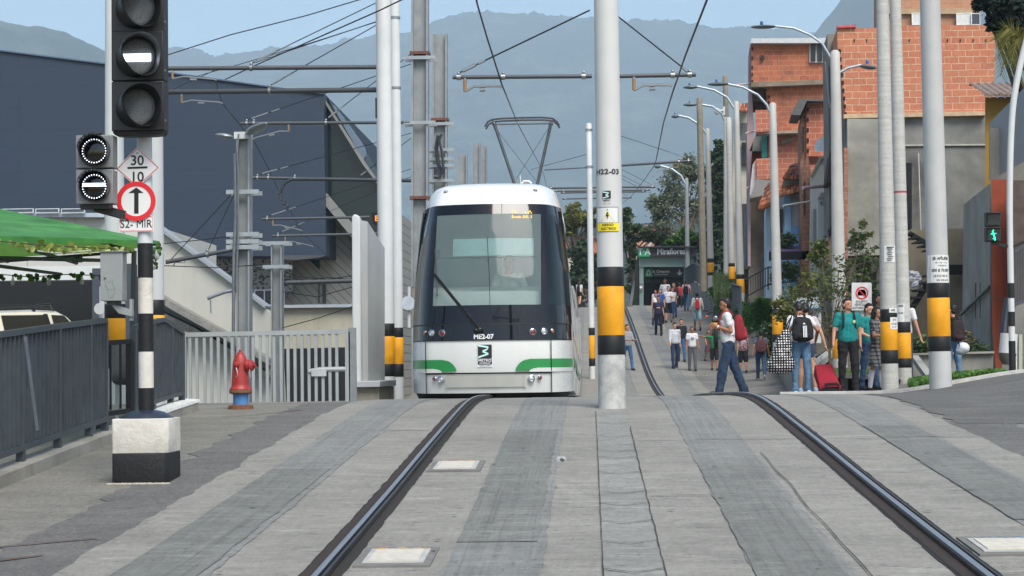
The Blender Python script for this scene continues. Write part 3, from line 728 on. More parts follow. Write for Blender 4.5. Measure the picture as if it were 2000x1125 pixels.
M_DOT = mat('#b5b8ba', .3, .3, .1, 20); M_LED = emis('#eef4ff', 2.0)
R = .135
for i, pyc in enumerate((15, 110, 208)):
    z0, z1 = P(270, pyc-49, SY).z, P(270, pyc+48, SY).z
    hd = MB(); hd.box(HX0, fy, z1, HX1, fy+.16, z0); bx = hd.build('signal_housing', M_SIG, t, bevel=.008)
    c = V((HC-.005, fy, P(270, pyc+2, SY).z)); aspect(bx, c, R, M_LN, M_VIS, .22, skew=.085)
    pts = [(x*.0125+(j % 2)*.006, j*.0115) for j in range(-9, 10) for x in range(-9, 10) if (x*.0125)**2+(j*.0115)**2 < (R*.9)**2]
    if i == 0: pts = [(x, z) for x, z in pts if z < .02 and abs(x) < .085-.02-z*.45 and z > -.075]
    dotmesh(pts, c, .0021, M_DOT, bx, 'lens_prisms')
    if i == 1:
        mb = MB()
        for a in range(20):
            for q in range(6): mb.box(c.x-.115+a*.0118-(.0045), c.y-.042, c.z+.012-q*.0095-.0042, c.x-.115+a*.0118+.0045, c.y-.034, c.z+.012-q*.0095+.0042)
        mb.build('light_bar', M_LED, bx, fix=False)
    mb = MB(); mb.box(HX1-.004, fy+.03, z1+.07, HX1+.006, fy+.05, z1+.085); mb.build('screw', STEEL, bx)
mb = MB(); z1 = P(270, 257, SY).z; mb.loft([[V((HC+a*HW*k, fy+.08+c*.08*k, z)) for a, c in ((-1, -1), (1, -1), (1, 1), (-1, 1))] for z, k in ((z1, .97), (z1-.022, .9), (z1-.032, .55))]); mb.build('mounting', BLACK, t)
# ---- small two lens signal on a bracket
H2 = thing('small_tram_signal', 'small grey two lens tram signal with glowing white dot rings, bracketed to the striped post', 'tram signal', P(187, 400, SY))
M_SG = mat('#7e8080', .5, .1, .12, 9); x0, x1 = P(151, 330, SY).x, P(223, 330, SY).x
for i, (ya, yb, yc_) in enumerate(((265, 329, 296), (332, 399, 365))):
    z0, z1 = P(187, ya, SY).z, P(187, yb, SY).z
    mb = MB(); mb.box(x0, fy-.02, z1, x1, fy+.12, z0); bx = mb.build('signal_housing', M_SG, H2, bevel=.006)
    c = V(((x0+x1)/2+.003, fy-.02, P(187, yc_, SY).z)); Rr = .104
    aspect(bx, c, Rr, mat('#0a0a0b', .12, 0, .2, 30, 0, None, 0, .5), mat('#2a2b2d', .3, .2, .1, 20), .15)
    dotmesh([(cos(2*pi*k/28)*.086+.004, sin(2*pi*k/28)*.086-.004) for k in range(28)], c, .0046, M_LED, bx, 'light_ring', .03)
    if i: 
        mb = MB()
        for a in range(15):
            for q in range(3): mb.box(c.x-.075+a*.0112-.0042, c.y-.036, c.z+.0+q*.0085-.0036, c.x-.075+a*.0112+.0042, c.y-.03, c.z+q*.0085+.0036)
        mb.build('light_bar', M_LED, bx, fix=False)
mb = MB(); mb.bar(P(185, 405, SY+.06), P(272, 428, SY+.2), .06, .06); mb.box(P(158, 400, SY).x, fy, P(187, 408, SY).z, P(215, 400, SY).x, fy+.1, P(187, 400, SY).z); mb.build('bracket', BLACK, H2)
mb = MB(); mb.tube([P(175, 266, SY+.04), P(177, 261, SY+.04), P(200, 261, SY+.04), P(202, 266, SY+.04)], .012, 6); mb.build('cable_gland', BLACK, H2)
# ---- the plates on the post
M_SGN = mat('#d6d7d4', .5, 0, .03, 4); M_RED = mat('#cf2128', .45, 0, .04, 5); M_SB = mat('#131416', .5)
YS = cy-PR-.012
def PS(px, py, dy=0): return P(px, py, YS-dy)
def plate(t, polyg, m, name, dy, th=.003):
    mb = MB(); mb.prism([PS(x, y, dy) for x, y in polyg], (0, th, 0)); return mb.build(name, m, t)
s1 = thing('speed_sign', 'diamond shaped white plate with thin red edge reading 30 over 10', 'sign', PS(268, 322))
plate(s1, [(268, 287), (312, 327), (268, 366), (226, 330)], M_SGN, 'plate', .002)
mb = MB(); A_ = [PS(268, 290, .004), PS(309, 327, .004), PS(268, 363, .004), PS(229, 330, .004)]
for i in range(4): mb.bar(A_[i], A_[(i+1) % 4], .001, .0045)
mb.build('edge_line', M_RED, s1)
hx = lambda a: (PS(300, a)-PS(236, a)).normalized()
text('30', .103, PS(268, 314, .004), hx(314), (0, 0, 1), M_SB, s1, 'number', .012); text('10', .103, PS(268, 346, .004), hx(314), (0, 0, 1), M_SB, s1, 'number', .012)
mb = MB(); mb.bar(PS(249, 328, .004), PS(288, 326.6, .004), .002, .014); mb.build('divider', M_SB, s1)
mb = MB(); mb.ball(PS(268, 299, .003), .007, 8, 6); mb.build('rivet', STEEL, s1)
s3 = thing('platform_sign', 'small rectangular plate reading S2-MIR under the round arrow sign', 'sign', PS(266, 438))
plate(s3, [(233, 422), (300, 421), (300, 452), (233, 453)], M_SGN, 'plate', .004)
mb = MB(); A_ = [PS(235, 424, .006), PS(298, 423, .006), PS(298, 450.5, .006), PS(235, 451, .006)]
for i in range(4): mb.bar(A_[i], A_[(i+1) % 4], .001, .003)
mb.build('edge_line', M_RED, s3); text('S2-', .083, PS(247.5, 438, .006), hx(437), (0, 0, 1), M_SB, s3, 'lettering', 0, sx=.92); text('MIR', .083, PS(281.5, 437.4, .006), hx(437), (0, 0, 1), M_SB, s3, 'lettering', 0, sx=.88)
s2 = thing('arrow_sign', 'round white sign with thick red ring and black upward arrow', 'sign', PS(266, 393))
c = PS(266, 393, .010); rr_ = 39/3600*YS
mb = MB(); mb.lathe(c, [(rr_, 0), (rr_, .003)], 48, (0, -1, 0)); mb.build('plate', M_SGN, s2)
mb = MB(); mb.lathe(c, [(rr_, .003), (rr_, .006), (rr_*.76, .006), (rr_*.76, .003)], 48, (0, -1, 0), caps=False); mb.build('red_ring', M_RED, s2)
mb = MB(); q = lambda x, y: P(x, y, c.y-.005); mb.prism([q(262, 417), q(270.5, 417), q(270.5, 377), q(280, 376.5), q(266, 366), q(251, 377), q(262, 377)], (0, .002, 0)); mb.build('arrow', M_SB, s2)
# ---- grey control box on a bracket
cb = thing('control_box', 'grey metal control box with green scribbles, bracketed to the striped post', 'utility box', P(219, 590, SY+.1))
M_GB = mat('#8d908e', .45, .2, .06, 4, 0, None, 0, 0, .1); Yb = SY+.02
def bx8(x0, x1, y0, y1, Y, d): a, c = P(x0, y1, Y), P(x1, y0, Y); return (a.x, Y, a.z, c.x, Y+d, c.z)
mb = MB(); mb.box(*bx8(196, 239, 491, 588, Yb, .13)); mb.build('cabinet', M_GB, cb, bevel=.004)
mb = MB(); mb.box(*bx8(194, 242, 489.5, 493, Yb-.012, .155)); mb.build('lid', mat('#6f7271', .45, .2), cb, bevel=.003)
mb = MB(); mb.box(*bx8(208, 232, 588, 595, Yb+.03, .08)); mb.build('cable_entry', DARKM, cb)
mb = MB(); mb.prism([P(214, 592, Yb+.05), P(258, 606, Yb+.05), P(258, 618, Yb+.05), P(232, 612, Yb+.05)], (0, .06, 0)); mb.box(*bx8(253, 258, 584, 626, SY+.09, .05)); mb.build('bracket', M_GB, cb)
mb = MB(); mb.ball(P(205, 542, Yb-.004), .009, 10, 6); mb.build('lock', STEEL, cb)
mb = MB(); 
for pts in ([(208, 545), (203, 545), (211, 566), (225, 566), (218, 552)], [(206, 556), (213, 583), (225, 572)], [(210, 548), (212, 553), (216, 548)], [(219, 546), (220, 556)], [(216, 582), (224, 579)]):
    mb.tube([P(x, y, Yb-.001) for x, y in pts], .0011, 4)
mb.build('scribble', mat('#3f8f7a', .6), cb)
# ---- dark steel railings
M_FEN = mat('#4a5157', .5, .35, .15, 7, .05, 30, 0, 0, .2)
FX = lambda y: -4.36-.006*(y-12)
def railing(name, label, pts, ht, gap=.105, lift=.20, m=M_FEN, blade=.055, every=9, top=None):
    """pts = plan polyline; flat-bar railing standing over the kerb"""
    t = thing(name, label, 'railing', (pts[0][0], pts[0][1], h(*pts[0])))
    L = 0; k = 0; fine = []
    for a, c in zip(pts, pts[1:]):
        d = V((c[0]-a[0], c[1]-a[1])); n = max(1, round(d.length/gap))
        for i in range(n): fine.append((a[0]+d.x*i/n, a[1]+d.y*i/n))
    fine.append(pts[-1]); tz = (lambda i: top(i/(len(fine)-1)) if top else 0)
    base = [V((x, y, h(x, y))) for x, y in fine]
    mb = MB(); mt = MB(); mlo = MB()
    for i, p in enumerate(base):
        q = base[min(i+1, len(base)-1)]-base[max(0, i-1)]; q.z = 0; q.normalize(); nn = V((-q.y, q.x, 0))
        Hh = ht+tz(i)
        if i % every == 0 or i == len(base)-1:
            pm = MB(); pm.hexa([p+q*s*.03+nn*u*.03+V((0,0,.06)) for s, u in ((-1,-1),(1,-1),(1,1),(-1,1))], [p+q*s*.03+nn*u*.03+V((0,0,Hh)) for s, u in ((-1,-1),(1,-1),(1,1),(-1,1))]); pm.build('post', m, t)
        else:
            mb.hexa([p+q*s*.006+nn*u*blade/2+V((0,0,lift+.03)) for s, u in ((-1,-1),(1,-1),(1,1),(-1,1))], [p+q*s*.006+nn*u*blade/2+V((0,0,Hh-.0)) for s, u in ((-1,-1),(1,-1),(1,1),(-1,1))])
    mb.build('bars', m, t)
    for nm, zf in (('top_rail', lambda i: ht+tz(i)), ('bottom_rail', lambda i: lift)):
        r = MB(); rg = []
        for i, p in enumerate(base):
            q = base[min(i+1, len(base)-1)]-base[max(0, i-1)]; q.z = 0; q.normalize(); nn = V((-q.y, q.x, 0)); z = V((0, 0, zf(i)))
            rg.append([p+nn*.032+z-V((0,0,.022)), p-nn*.032+z-V((0,0,.022)), p-nn*.032+z+V((0,0,.022)), p+nn*.032+z+V((0,0,.022))])
        r.loft(rg); r.build(nm, m, t)
    return t
railing('railing', 'long dark steel bar railing along the left kerb, nearest the camera', [(FX(y), y) for y in (9.0, 12, 15, 16.5)], 1.09, .11)
railing('railing', 'short dark steel railing behind the striped post ending at the pale gate', [(FX(17.6), 17.6), (-4.43, 18.6), (-4.45, 19.4), (-4.43, 19.85)], .98, .10, top=lambda u: -.0+.04*sin(u*2)-.16*max(0, u-.6)*2.5)
railing('railing', 'narrow black railing section set across the gap in front of the yellow banded pole', [(P(207, 700, 17.2).x, 17.0), (P(249, 700, 17.3).x, 17.4)], .86, .13, m=BLACK, blade=.02)
bpy.data.objects
t = thing('leaning_bar', 'thin rusty bar leaning across the near railing', 'bar', P(73, 838, 12.9)); mb = MB(); mb.bar(P(50, 658, 13.0), P(74, 842, 12.8), .02, .02); mb.build('rod', M_FEN, t)
# ---- poles A and B with bands, litter bin behind the fence
tA, bA, rA = band_pole('banded_pole', 'white steel pole with black and yellow bands left of the signal post', 225, 22.2, .128, .10, P(225, -200, 22.2).z, [], WHITEP, cat='catenary pole', group=None)
def bands_px(t, b, rr, px, Y, lst, m=None):
    for a, c, mm in lst:
        z0, z1 = P(px, c, Y).z-b.z, P(px, a, Y).z-b.z
        mb = MB(); mb.lathe(b, [(rr(z0)+.002, z0), (rr(z0)+.004, z0+.004), (rr(z1)+.004, z1-.004), (rr(z1)+.002, z1)], 28); mb.build('painted_band', mm, t, smooth=40)
bands_px(tA, bA, rA, 225, 22.2, [(594, 622, BLK), (622, 670, YEL), (672, 720, BLK)])
tB, bB, rB = band_pole('banded_pole', 'pale grey pole with black and yellow bands right behind the signal post', 302, 21.4, .118, .106, P(302, -200, 21.4).z, [], mat('#b3b6b6', .6, 0, .06, 3, .1, 30, 0, 0, .2), cat='catenary pole')
bands_px(tB, bB, rB, 302, 21.4, [(586, 616, BLK), (616, 668, YEL), (668, 700, BLK)])
p = on(237, 18.6); t = thing('litter_bin', 'grey metal litter bin behind the narrow black railing', 'litter bin', p)
z0, z1 = P(237, 748, 18.6).z, P(237, 668, 18.6).z
mb = MB(); mb.lathe((p.x, p.y, z0), [(.04, -.02), (.08, .0), (.105, .05), (.11, .12), (.11, z1-z0)], 24); mb.build('bucket', mat('#6c6d6a', .45, .4, .15, 10), t, smooth=40)
mb = MB(); mb.box(p.x-.09, p.y+.1, p.z, p.x-.06, p.y+.13, z1); mb.box(p.x+.05, p.y+.1, p.z, p.x+.08, p.y+.13, z1); mb.build('stand', WHITEP, t)
t = thing('round_sign', 'back of a small white round sign on a thin white post beyond the railing', 'sign', on(199, 24))
mb = MB(); q = on(199, 24); mb.tube([q, P(199, 560, 24)], .035, 12); mb.build('post', WHITEP, t, smooth=40)
mb = MB(); c = P(195, 603, 23.9); mb.lathe(c, [(.075, 0), (.075, .01)], 24, (0, -1, 0)); mb.build('plate', WHITEP, t)
# ---- pale gate
GY = 22.6
g_ = thing('gate', 'pale grey steel bar gate closing the ramp behind the hydrant', 'gate', on(520, GY))
M_GATE = mat('#9ba0a0', .45, .2, .08, 4)
def gq(px, py): return P(px, py, GY)
mb = MB(); mb.bar(gq(355, 654), gq(684, 647.5), .05, .055); mb.build('top_rail', M_GATE, g_)
mb = MB(); mb.bar(gq(375, 799), gq(684, 794), .05, .05); mb.build('bottom_rail', M_GATE, g_)
k = 0; px = 373.
bars = [(371, 4), (384, 4)]
px = 399
while px < 670: bars.append((px, 4.4)); px += 13.6
for px, w in bars:
    mb = MB(); a, c = gq(px, 652), gq(px+1.5, 797); mb.bar(a, c, .035, .028); mb.build('bar', M_GATE, g_)
for px in (359, 679):
    mb = MB(); mb.bar(gq(px, 648), gq(px+1, 800), .06, .06); mb.build('gate_post', M_GATE, g_)
mb = MB(); mb.box(*bx8(608, 637, 722, 735, GY-.04, .03)); mb.build('latch_plate', mat('#b4b8b8', .4, .3), g_)
mb = MB(); mb.tube([gq(603, 726), gq(625, 722), gq(676, 721)], .032, 10); mb.build('latch_bar', M_GATE, g_, smooth=50)
mb = MB(); mb.bar(gq(688, 640), gq(690, 800), .09, .06); mb.build('gate_post', mat('#7f8688', .5, .2), g_)
# ---- hydrant
HY = 20.2; p = on(470, HY); p.z = P(470, 796, HY).z; Sx = F/HY
t = thing('fire_hydrant', 'red fire hydrant on a blue base with hanging chains', 'fire hydrant', p)
M_HR = mat('#9c2d2b', .5, 0, .12, 14, .1, 40, .25, 0, .2); M_HB = mat('#4d7fb4', .6, 0, .12, 14, .1, 40, .3); M_RU = mat('#6d4a35', .85, .1, .3, 30, .4, 60)
k_ = 1/Sx
mb = MB(); mb.lathe(p, [(25*k_, -.02), (24*k_, 4*k_), (17*k_, 6*k_)], 24); mb.build('foot_flange', M_RU, t, smooth=40)
mb = MB(); mb.lathe(p, [(15*k_, 2*k_), (15*k_, 24*k_), (17*k_, 28*k_)], 24); mb.build('base', M_HB, t, smooth=40)
mb = MB(); mb.lathe(p, [(20*k_, 27*k_), (22.5*k_, 29*k_), (22.5*k_, 34*k_), (21*k_, 36*k_)], 24); mb.build('flange', M_RU, t, smooth=40)
mb = MB(); mb.lathe(p+V((-.003, 0, 0)), [(22*k_, 36*k_), (18*k_, 41*k_), (17.5*k_, 46*k_), (15*k_, 86*k_), (14*k_, 92*k_), (11*k_, 100*k_), (9*k_, 104*k_), (6*k_, 105*k_), (5.5*k_, 108*k_), (3*k_, 109*k_), (3*k_, 113*k_), (.1*k_, 114*k_)], 28); mb.build('barrel', M_HR, t, smooth=35)
mb = MB(); c = p+V((6*k_, -.02, 82*k_)); ax = (1, -.35, 0); mb.lathe(c, [(7*k_, 2*k_), (8*k_, 8*k_), (11.5*k_, 10*k_), (12*k_, 12*k_), (11*k_, 14*k_), (11*k_, 19*k_), (8*k_, 22*k_), (3.2*k_, 23*k_), (3.2*k_, 28*k_), (.1*k_, 28*k_)], 20, ax); n1 = mb.build('nozzle', M_HR, t, smooth=35)
mb = MB(); c = p+V((-4*k_, -11*k_, 84*k_)); mb.lathe(c, [(6*k_, 0), (6.5*k_, 5*k_), (5*k_, 8*k_), (2*k_, 9*k_), (2*k_, 12*k_), (.1*k_, 12*k_)], 16, (-.3, -1, 0)); mb.build('nozzle', M_HR, t, smooth=35)
for (x0, z0, x1, z1, sg) in ((-4, 78, -5, 60, 4), (22, 74, 18, 60, 9)):
    mb = MB(); n = 12; pts = [p+V(((x0+(x1-x0)*i/n+3*sin(pi*i/n))*k_, -.14, (z0+(z1-z0)*i/n-sg*sin(pi*i/n))*k_)) for i in range(n+1)]
    for a, q in zip(pts, pts[1:]): mb.tube([a, (a+q)/2, q], [.004, .007, .004], 6)
    mb.build('chain', STEEL, t)
# ---- green canopy with a leaf garland and bulbs
CYa = 15.5
cn = thing('market_canopy', 'green fabric canopy with a leaf garland along its edge', 'canopy', P(40, 530, CYa))
def tarp_mat():
    m, t, b, o = nt('green tarpaulin'); g = N(t); a = g.noise(g.pos(), 3, 5, .6, .5); q = g.ramp(a, [(.3, lin('#2c6a2c')), (.6, lin('#4c9246')), (.8, lin('#6aae60'))])
    g.L(q, b.inputs['Base Color']); b.inputs['Roughness'].default_value = .55; td = g.n('BsdfTranslucent'); g.L(g.mix(.5, q, lin('#7fae2a'), 'MIX'), td.inputs[0]); mx = g.n('MixShader'); mx.inputs[0].default_value = .30
    g.L(b.outputs[0], mx.inputs[1]); g.L(td.outputs[0], mx.inputs[2]); g.L(mx.outputs[0], o.inputs[0]); return m
M_TARP = tarp_mat()
tip = P(312, 472, 16.2); cl = P(-190, 360, 18.0)
def sheet(a, b_, c, d, name, sag=.0, nx=14, ny=6):
    mb = MB()
    for j in range(ny+1):
        for i in range(nx+1):
            u, v = i/nx, j/ny; p = (V(a)*(1-u)+V(b_)*u)*(1-v)+(V(d)*(1-u)+V(c)*u)*v
            p.z -= sag*sin(pi*u)*sin(pi*v)*4*.5; p.z += .012*noise.noise(p*4); mb.v.append(p)
    mb.f = [[j*(nx+1)+i, j*(nx+1)+i+1, (j+1)*(nx+1)+i+1, (j+1)*(nx+1)+i] for j in range(ny) for i in range(nx)]; mb.mi = [0]*len(mb.f)
    return mb.build(name, M_TARP, cn, smooth=60, fix=False)
FL = P(-230, 452, 13.8); FR = tip; BR = P(262, 486, 21.5); BL = P(-230, 520, 21.5); PK = P(-60, 395, 17.6)
sheet(FL, FR, PK, PK, 'front_panel', .02); 
sheet(FR, BR, PK, PK, 'side_panel', .02); sheet(BR, BL, PK, PK, 'back_panel', .02)
# valance at the front lower edge
FLd = FL-V((0, 0, .10)); FRd = FR-V((0, 0, .02)); sheet(FL, FR, FRd, FLd, 'valance', 0, 20, 2)
mb = MB()
for a, c in ((FR, PK), (BR, PK), (FL, BR*.5+BL*.5), (P(0, 497, 15), P(240, 500, 19)), (P(-100, 500, 15), P(120, 527, 21)), (BR, BL), (P(60, 480, 14.6), P(150, 505, 19.5))): mb.tube([a-V((0,0,.03)), c-V((0,0,.05))], .018, 6)
mb.box(*bx8(141, 156, 500, 512, 18.5, .1)); mb.build('frame', mat('#1c241b', .6), cn)
for q in (P(255, 640, 21.4), ):
    mb = MB(); mb.bar(V((q.x, q.y, h(q.x, q.y))), P(262, 490, 21.4), .05, .05); mb.build('leg', DARKM, cn)
mb = MB(); mb.bar(V((FL.x, FL.y, h(FL.x, FL.y))), FL, .05, .05); mb.build('leg', DARKM, cn)
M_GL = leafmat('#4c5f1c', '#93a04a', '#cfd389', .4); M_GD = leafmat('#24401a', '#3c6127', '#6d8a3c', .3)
def garland(path, m, n, sc, label, nb=0, spread=.03):
    t = thing('leaf_garland', label, 'garland', P(*path[0])); pts = [P(*q) for q in path]
    mb = MB(); 
    for i in range(n):
        u = random.random()*(len(pts)-1); k = int(u); p = pts[k].lerp(pts[k+1], u-k)+V((random.gauss(0, spread), random.gauss(0, spread), random.gauss(0, spread*.7)-.015))
        s = sc*random.uniform(.7, 1.25); a = random.uniform(-.5, .5); rot = Matrix.Rotation(a, 3, 'Y') @ Matrix.Rotation(random.uniform(-.7, .7), 3, 'X')
        mb.add([p+rot @ V((x*s, 0, z*s)) for x, z in ((0, -1), (.55, -.55), (.8, 0), (.6, .5), (.2, .62), (0, .45), (-.2, .62), (-.6, .5), (-.8, 0), (-.55, -.55))], [list(range(10))])
    mb.build('leaves', m, t, fix=False); mb = MB(); mb.tube(pts, .006, 5); mb.build('stem', mat('#4b4b2a', .8), t)
    for i in range(nb):
        u = (i+.5)/nb*(len(pts)-1); k = int(u); p = pts[k].lerp(pts[k+1], u-k)-V((0, 0, .05))
        b2 = MB(); b2.lathe(p, [(.008, .06), (.010, .03)], 10); q = b2.build('bulb_socket', BLACK, t); b2 = MB(); b2.lathe(p, [(.010, .03), (.018, .0), (.024, -.03), (.018, -.055), (.001, -.065)], 12); b2.build('bulb', glass('#c8ccc8', .1, (.8, .8, .78, 1), .5), q, smooth=60)
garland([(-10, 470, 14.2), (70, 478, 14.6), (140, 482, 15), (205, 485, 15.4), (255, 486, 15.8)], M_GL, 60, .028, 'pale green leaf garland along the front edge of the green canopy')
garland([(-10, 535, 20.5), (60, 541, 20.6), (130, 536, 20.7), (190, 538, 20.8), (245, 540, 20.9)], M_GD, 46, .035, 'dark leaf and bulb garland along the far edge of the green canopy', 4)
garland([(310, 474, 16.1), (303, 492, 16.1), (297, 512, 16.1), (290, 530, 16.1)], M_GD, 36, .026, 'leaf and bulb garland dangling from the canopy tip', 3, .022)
t = thing('sagging_cable', 'pale cable sagging under the green canopy', 'cable', P(0, 462, 15)); mb = MB(); mb.tube([P(x, y, 15) for x, y in ((-5, 464), (30, 480), (70, 490), (120, 495), (150, 492), (178, 489))], .006, 5); mb.build('cable_body', mat('#b9b8a8', .6), t)
# ---- cream car behind the railing
ca = thing('parked_car', 'cream estate car with a black roof rack parked behind the railing', 'car', on(20, 24))
M_CAR = mat('#e6e2cc', .3, 0, .03, 3, 0, None, 0, .6); YC = 24
def cq(px, py, dy=0): return P(px, py, YC+dy)
def side(pts, dy): return [cq(x, y, dy) for x, y in pts]
roof = [(-420, 640), (-330, 618), (0, 611), (60, 609), (110, 611), (132, 622), (152, 642), (172, 668), (196, 690), (200, 730), (200, 800), (-420, 800)]
mb = MB(); ins = lambda pts, k: [(x, y) for x, y in pts]
mb.loft([side(roof, 0.0), side([(x, y-1) for x, y in roof], .12), side([(x-3, y-4) for x, y in roof], 1.45), side([(x-6, y-2) for x, y in roof], 1.6)]); mb.build('body', M_CAR, ca, smooth=30)
M_CG = glass('#0f1418', .08)
for pl in ([(2, 616), (84, 615), (101, 645), (101, 655), (12, 660)], [(100, 615), (124, 616), (152, 644), (152, 650), (110, 652)], [(-230, 626), (-12, 617), (-2, 655), (-240, 662)]):
    mb = MB(); mb.prism([cq(x, y, -.012) for x, y in pl], (0, .02, 0)); mb.build('side_window', M_CG, ca)
mb = MB(); mb.prism([cq(84, 613, -.016), cq(96, 645, -.016), cq(103, 645, -.016), cq(92, 613, -.016)], (0, .01, 0)); mb.build('window_pillar', mat('#151515', .5), ca)
mb = MB(); mb.tube([cq(-40, 608, .1), cq(-30, 600, .1), cq(40, 596, .1), cq(58, 598, .1), cq(68, 609, .1)], .018, 6); mb.tube([cq(66, 618, .02), cq(66, 602, .1), cq(74, 595, .25), cq(98, 594, .6), cq(105, 606, 1.1)], .018, 6)
mb.tube([cq(-40, 604, 1.2), cq(60, 598, 1.2), cq(100, 604, 1.2)], .018, 6); mb.build('roof_rack', BLACK, ca, smooth=50)
for px in (130, -300):
    q = cq(px, 790, .1); mb = MB(); mb.lathe((q.x, q.y, h(q.x, q.y)+.31), [(.18, -.1), (.30, -.1), (.32, 0), (.30, .1), (.18, .1)], 24, (0, 1, 0)); mb.build('tyre', RUB, ca, smooth=40)
# ---- second dark car glimpsed under the railing and white sill
# ================================================================ catenary poles, arms and wires, lamp posts
M_ARM = mat('#4d5052', .5, .3, .1, 10); M_WIRE = mat('#23282c', .5, .4); M_INS = mat('#8f6f4c', .5, 0, .1, 20)
M_GP = mat('#b0afa9', .6, 0, .07, 3, .1, 30, 0, 0, .2); M_GPD = mat('#8b8f90', .65, 0, .1, 3, .1, 30, 0, 0, .3)
def wire(t, name, pts, r=.008, m=None):
    mb = MB(); mb.tube(pts, r, 5); return mb.build(name, m or M_WIRE, t, smooth=60)
def arm(t, Y, p0, p1, stays=(), steady=None, r=.035, clamps=(), Y1=None, ins=True):
    """horizontal cantilever tube from p0 to p1 (photo px at depth Y) with clamps, stay wires, steady arm"""
    Y1 = Y1 or Y
    a, c = P(*p0, Y), P(*p1, Y1)
    mb = MB(); mb.tube([a, c], r, 10); ar = mb.build('cantilever_arm', M_ARM, t, smooth=50)
    u = lambda px: a + (c-a)*((px-p0[0])/(p1[0]-p0[0]))
    for px in clamps:
        mb = MB(); q = u(px); d = (c-a).normalized(); mb.lathe(q, [(r*1.45, -.022), (r*1.45, .022)], 12, d); mb.ball(q+V((0, 0, r*1.9)), r*.75, 8, 6); mb.build('clamp', STEEL, ar, smooth=40)
    for (px, qx, qy) in stays:
        q = u(px)+V((0, 0, r*2)); e = P(qx, qy, Y1 if abs(qx-p1[0]) < abs(qx-p0[0]) else Y); d = e-q
        wire(ar, 'stay_wire', [q, e], .009)
        mb = MB(); mb.tube([q+d*.03, q+d*.13], .018, 6); mb.tube([q+d*.15, q+d*.2], .014, 6); mb.build('turnbuckle', STEEL, ar, smooth=50)
    if steady:
        x0, x1, y1 = steady; q = u(x0); s = 1 if x1 > x0 else -1; px = (x0, )
        mb = MB(); mb.tube([q, q-V((0, 0, r*1.5))], .02, 8); mb.build('clamp', STEEL, ar)
        mb = MB(); b0 = q-V((0, 0, r*1.5)); b1 = b0-V((0, 0, .12)); mb.tube([b0, b1], .020, 8); mb.build('insulator', M_INS, ar)
        e = P(x1, y1, Y); m1 = b1.lerp(e, .25)+V((0, 0, .045)); mb = MB(); mb.tube([b1, m1, b1.lerp(e, .93)+V((0, 0, .02)), e], .014, 6); mb.tube([b1.lerp(e, .4), b1.lerp(e, .55)], .022, 6); mb.build('steady_arm', STEEL, ar, smooth=50)
    return ar
# ---- centre pole
CY = 19.5; t, b, rr = band_pole('catenary_pole', 'thick white steel pole standing between the tracks, lettered H22-03, with black and yellow bands', 1195, CY, .143, .125, P(1180, -260, CY).z, [], mat('#c0c1bd', .6, 0, .04, 3, .05, 30, 0, 0, .10), n=48, cat='catenary pole')
b.z = P(1195, 803, CY).z
bands_px(t, b, rr, 1195, CY, [(522, 560, BLK), (560, 655, YEL), (655, 693, BLK)])
mb = MB()
lowp = mat('#b6b7b3', .7, 0, .1, 12, .3, 60, .6, 0, .2); z0, z1 = .02, P(1195, 694, CY).z-b.z; mb.lathe(b, [(rr(z0)+.003, z0), (rr(z1)+.003, z1)], 40, caps=False); mb.build('lower_paint', lowp, t, smooth=40)
def onpole(py): z = P(1186, py, CY).z; return V((b.x-.0, b.y-1, z))
wr = ((b.x, b.y), .140)
O = lambda px, py: V((b.x+(px-1191)*CY/F, b.y-.139, P(1186, py, CY).z))
text('H22-03', .075, O(1187, 338), (1, 0, 0), (0, 0, 1), BLACK, t, 'lettering', .02, wrap=wr, sx=1.25)
def wrect(x0, x1, y0, y1, m, name, parent, dep=.004, n=8):
    mb = MB(); za, zb = P(1186, y1, CY).z, P(1186, y0, CY).z
    for z in (za, zb):
        for i in range(n+1):
            a = math.asin(max(-1, min(1, ((x0+(x1-x0)*i/n-1191)*CY/F)/.14))); mb.v.append(V((b.x+(.14+dep)*sin(a), b.y-(.14+dep)*cos(a), z)))
    mb.f = [[i, i+1, n+2+i, n+1+i] for i in range(n)]; mb.mi = [0]*n; return mb.build(name, m, parent, fix=False)
def wpoly(pts, m, name, parent, dep=.007):
    mb = MB(); 
    for px, py in pts:
        a = math.asin(((px-1191)*CY/F)/.14); mb.v.append(V((b.x+(.14+dep)*sin(a), b.y-(.14+dep)*cos(a), P(1186, py, CY).z)))
    mb.f = [list(range(len(pts)))]; mb.mi = [0]; return mb.build(name, m, parent, fix=False)
wrect(1178, 1194, 375, 390, mat('#23282c', .4), 'emblem', t, .002); em = bpy.data.objects[[o.name for o in t.children if o.name.startswith('emblem')][0]]
pl = [(1179, 377), (1190, 379.5), (1188, 381.5), (1184, 383), (1190, 386), (1179, 389)]
mb = MB()
for (x0, y0), (x1, y1) in zip(pl, pl[1:]):
    for px, py in ((x0, y0-1), (x1, y1-1), (x1, y1+1), (x0, y0+1)):
        a = math.asin(((px-1191)*CY/F)/.14); mb.v.append(V((b.x+.146*sin(a), b.y-.146*cos(a), P(1186, py, CY).z)))
    n0 = len(mb.v); mb.f.append([n0-1, n0-2, n0-3, n0-4]); mb.mi.append(0)
mb.build('emblem_mark', mat('#cfe9e2', .4), em, fix=False)
text('METRO', .022, O(1186, 394), (1, 0, 0), (0, 0, 1), BLACK, em, 'lettering', .03, wrap=wr); text('CALIDAD DE VIDA', .010, O(1186, 400), (1, 0, 0), (0, 0, 1), BLACK, em, 'lettering', .01, wrap=wr)
ws = thing('warning_sign', 'yellow and white electric danger sign reading RIESGO ELÉCTRICO on the centre pole', 'sign', O(1187, 430))
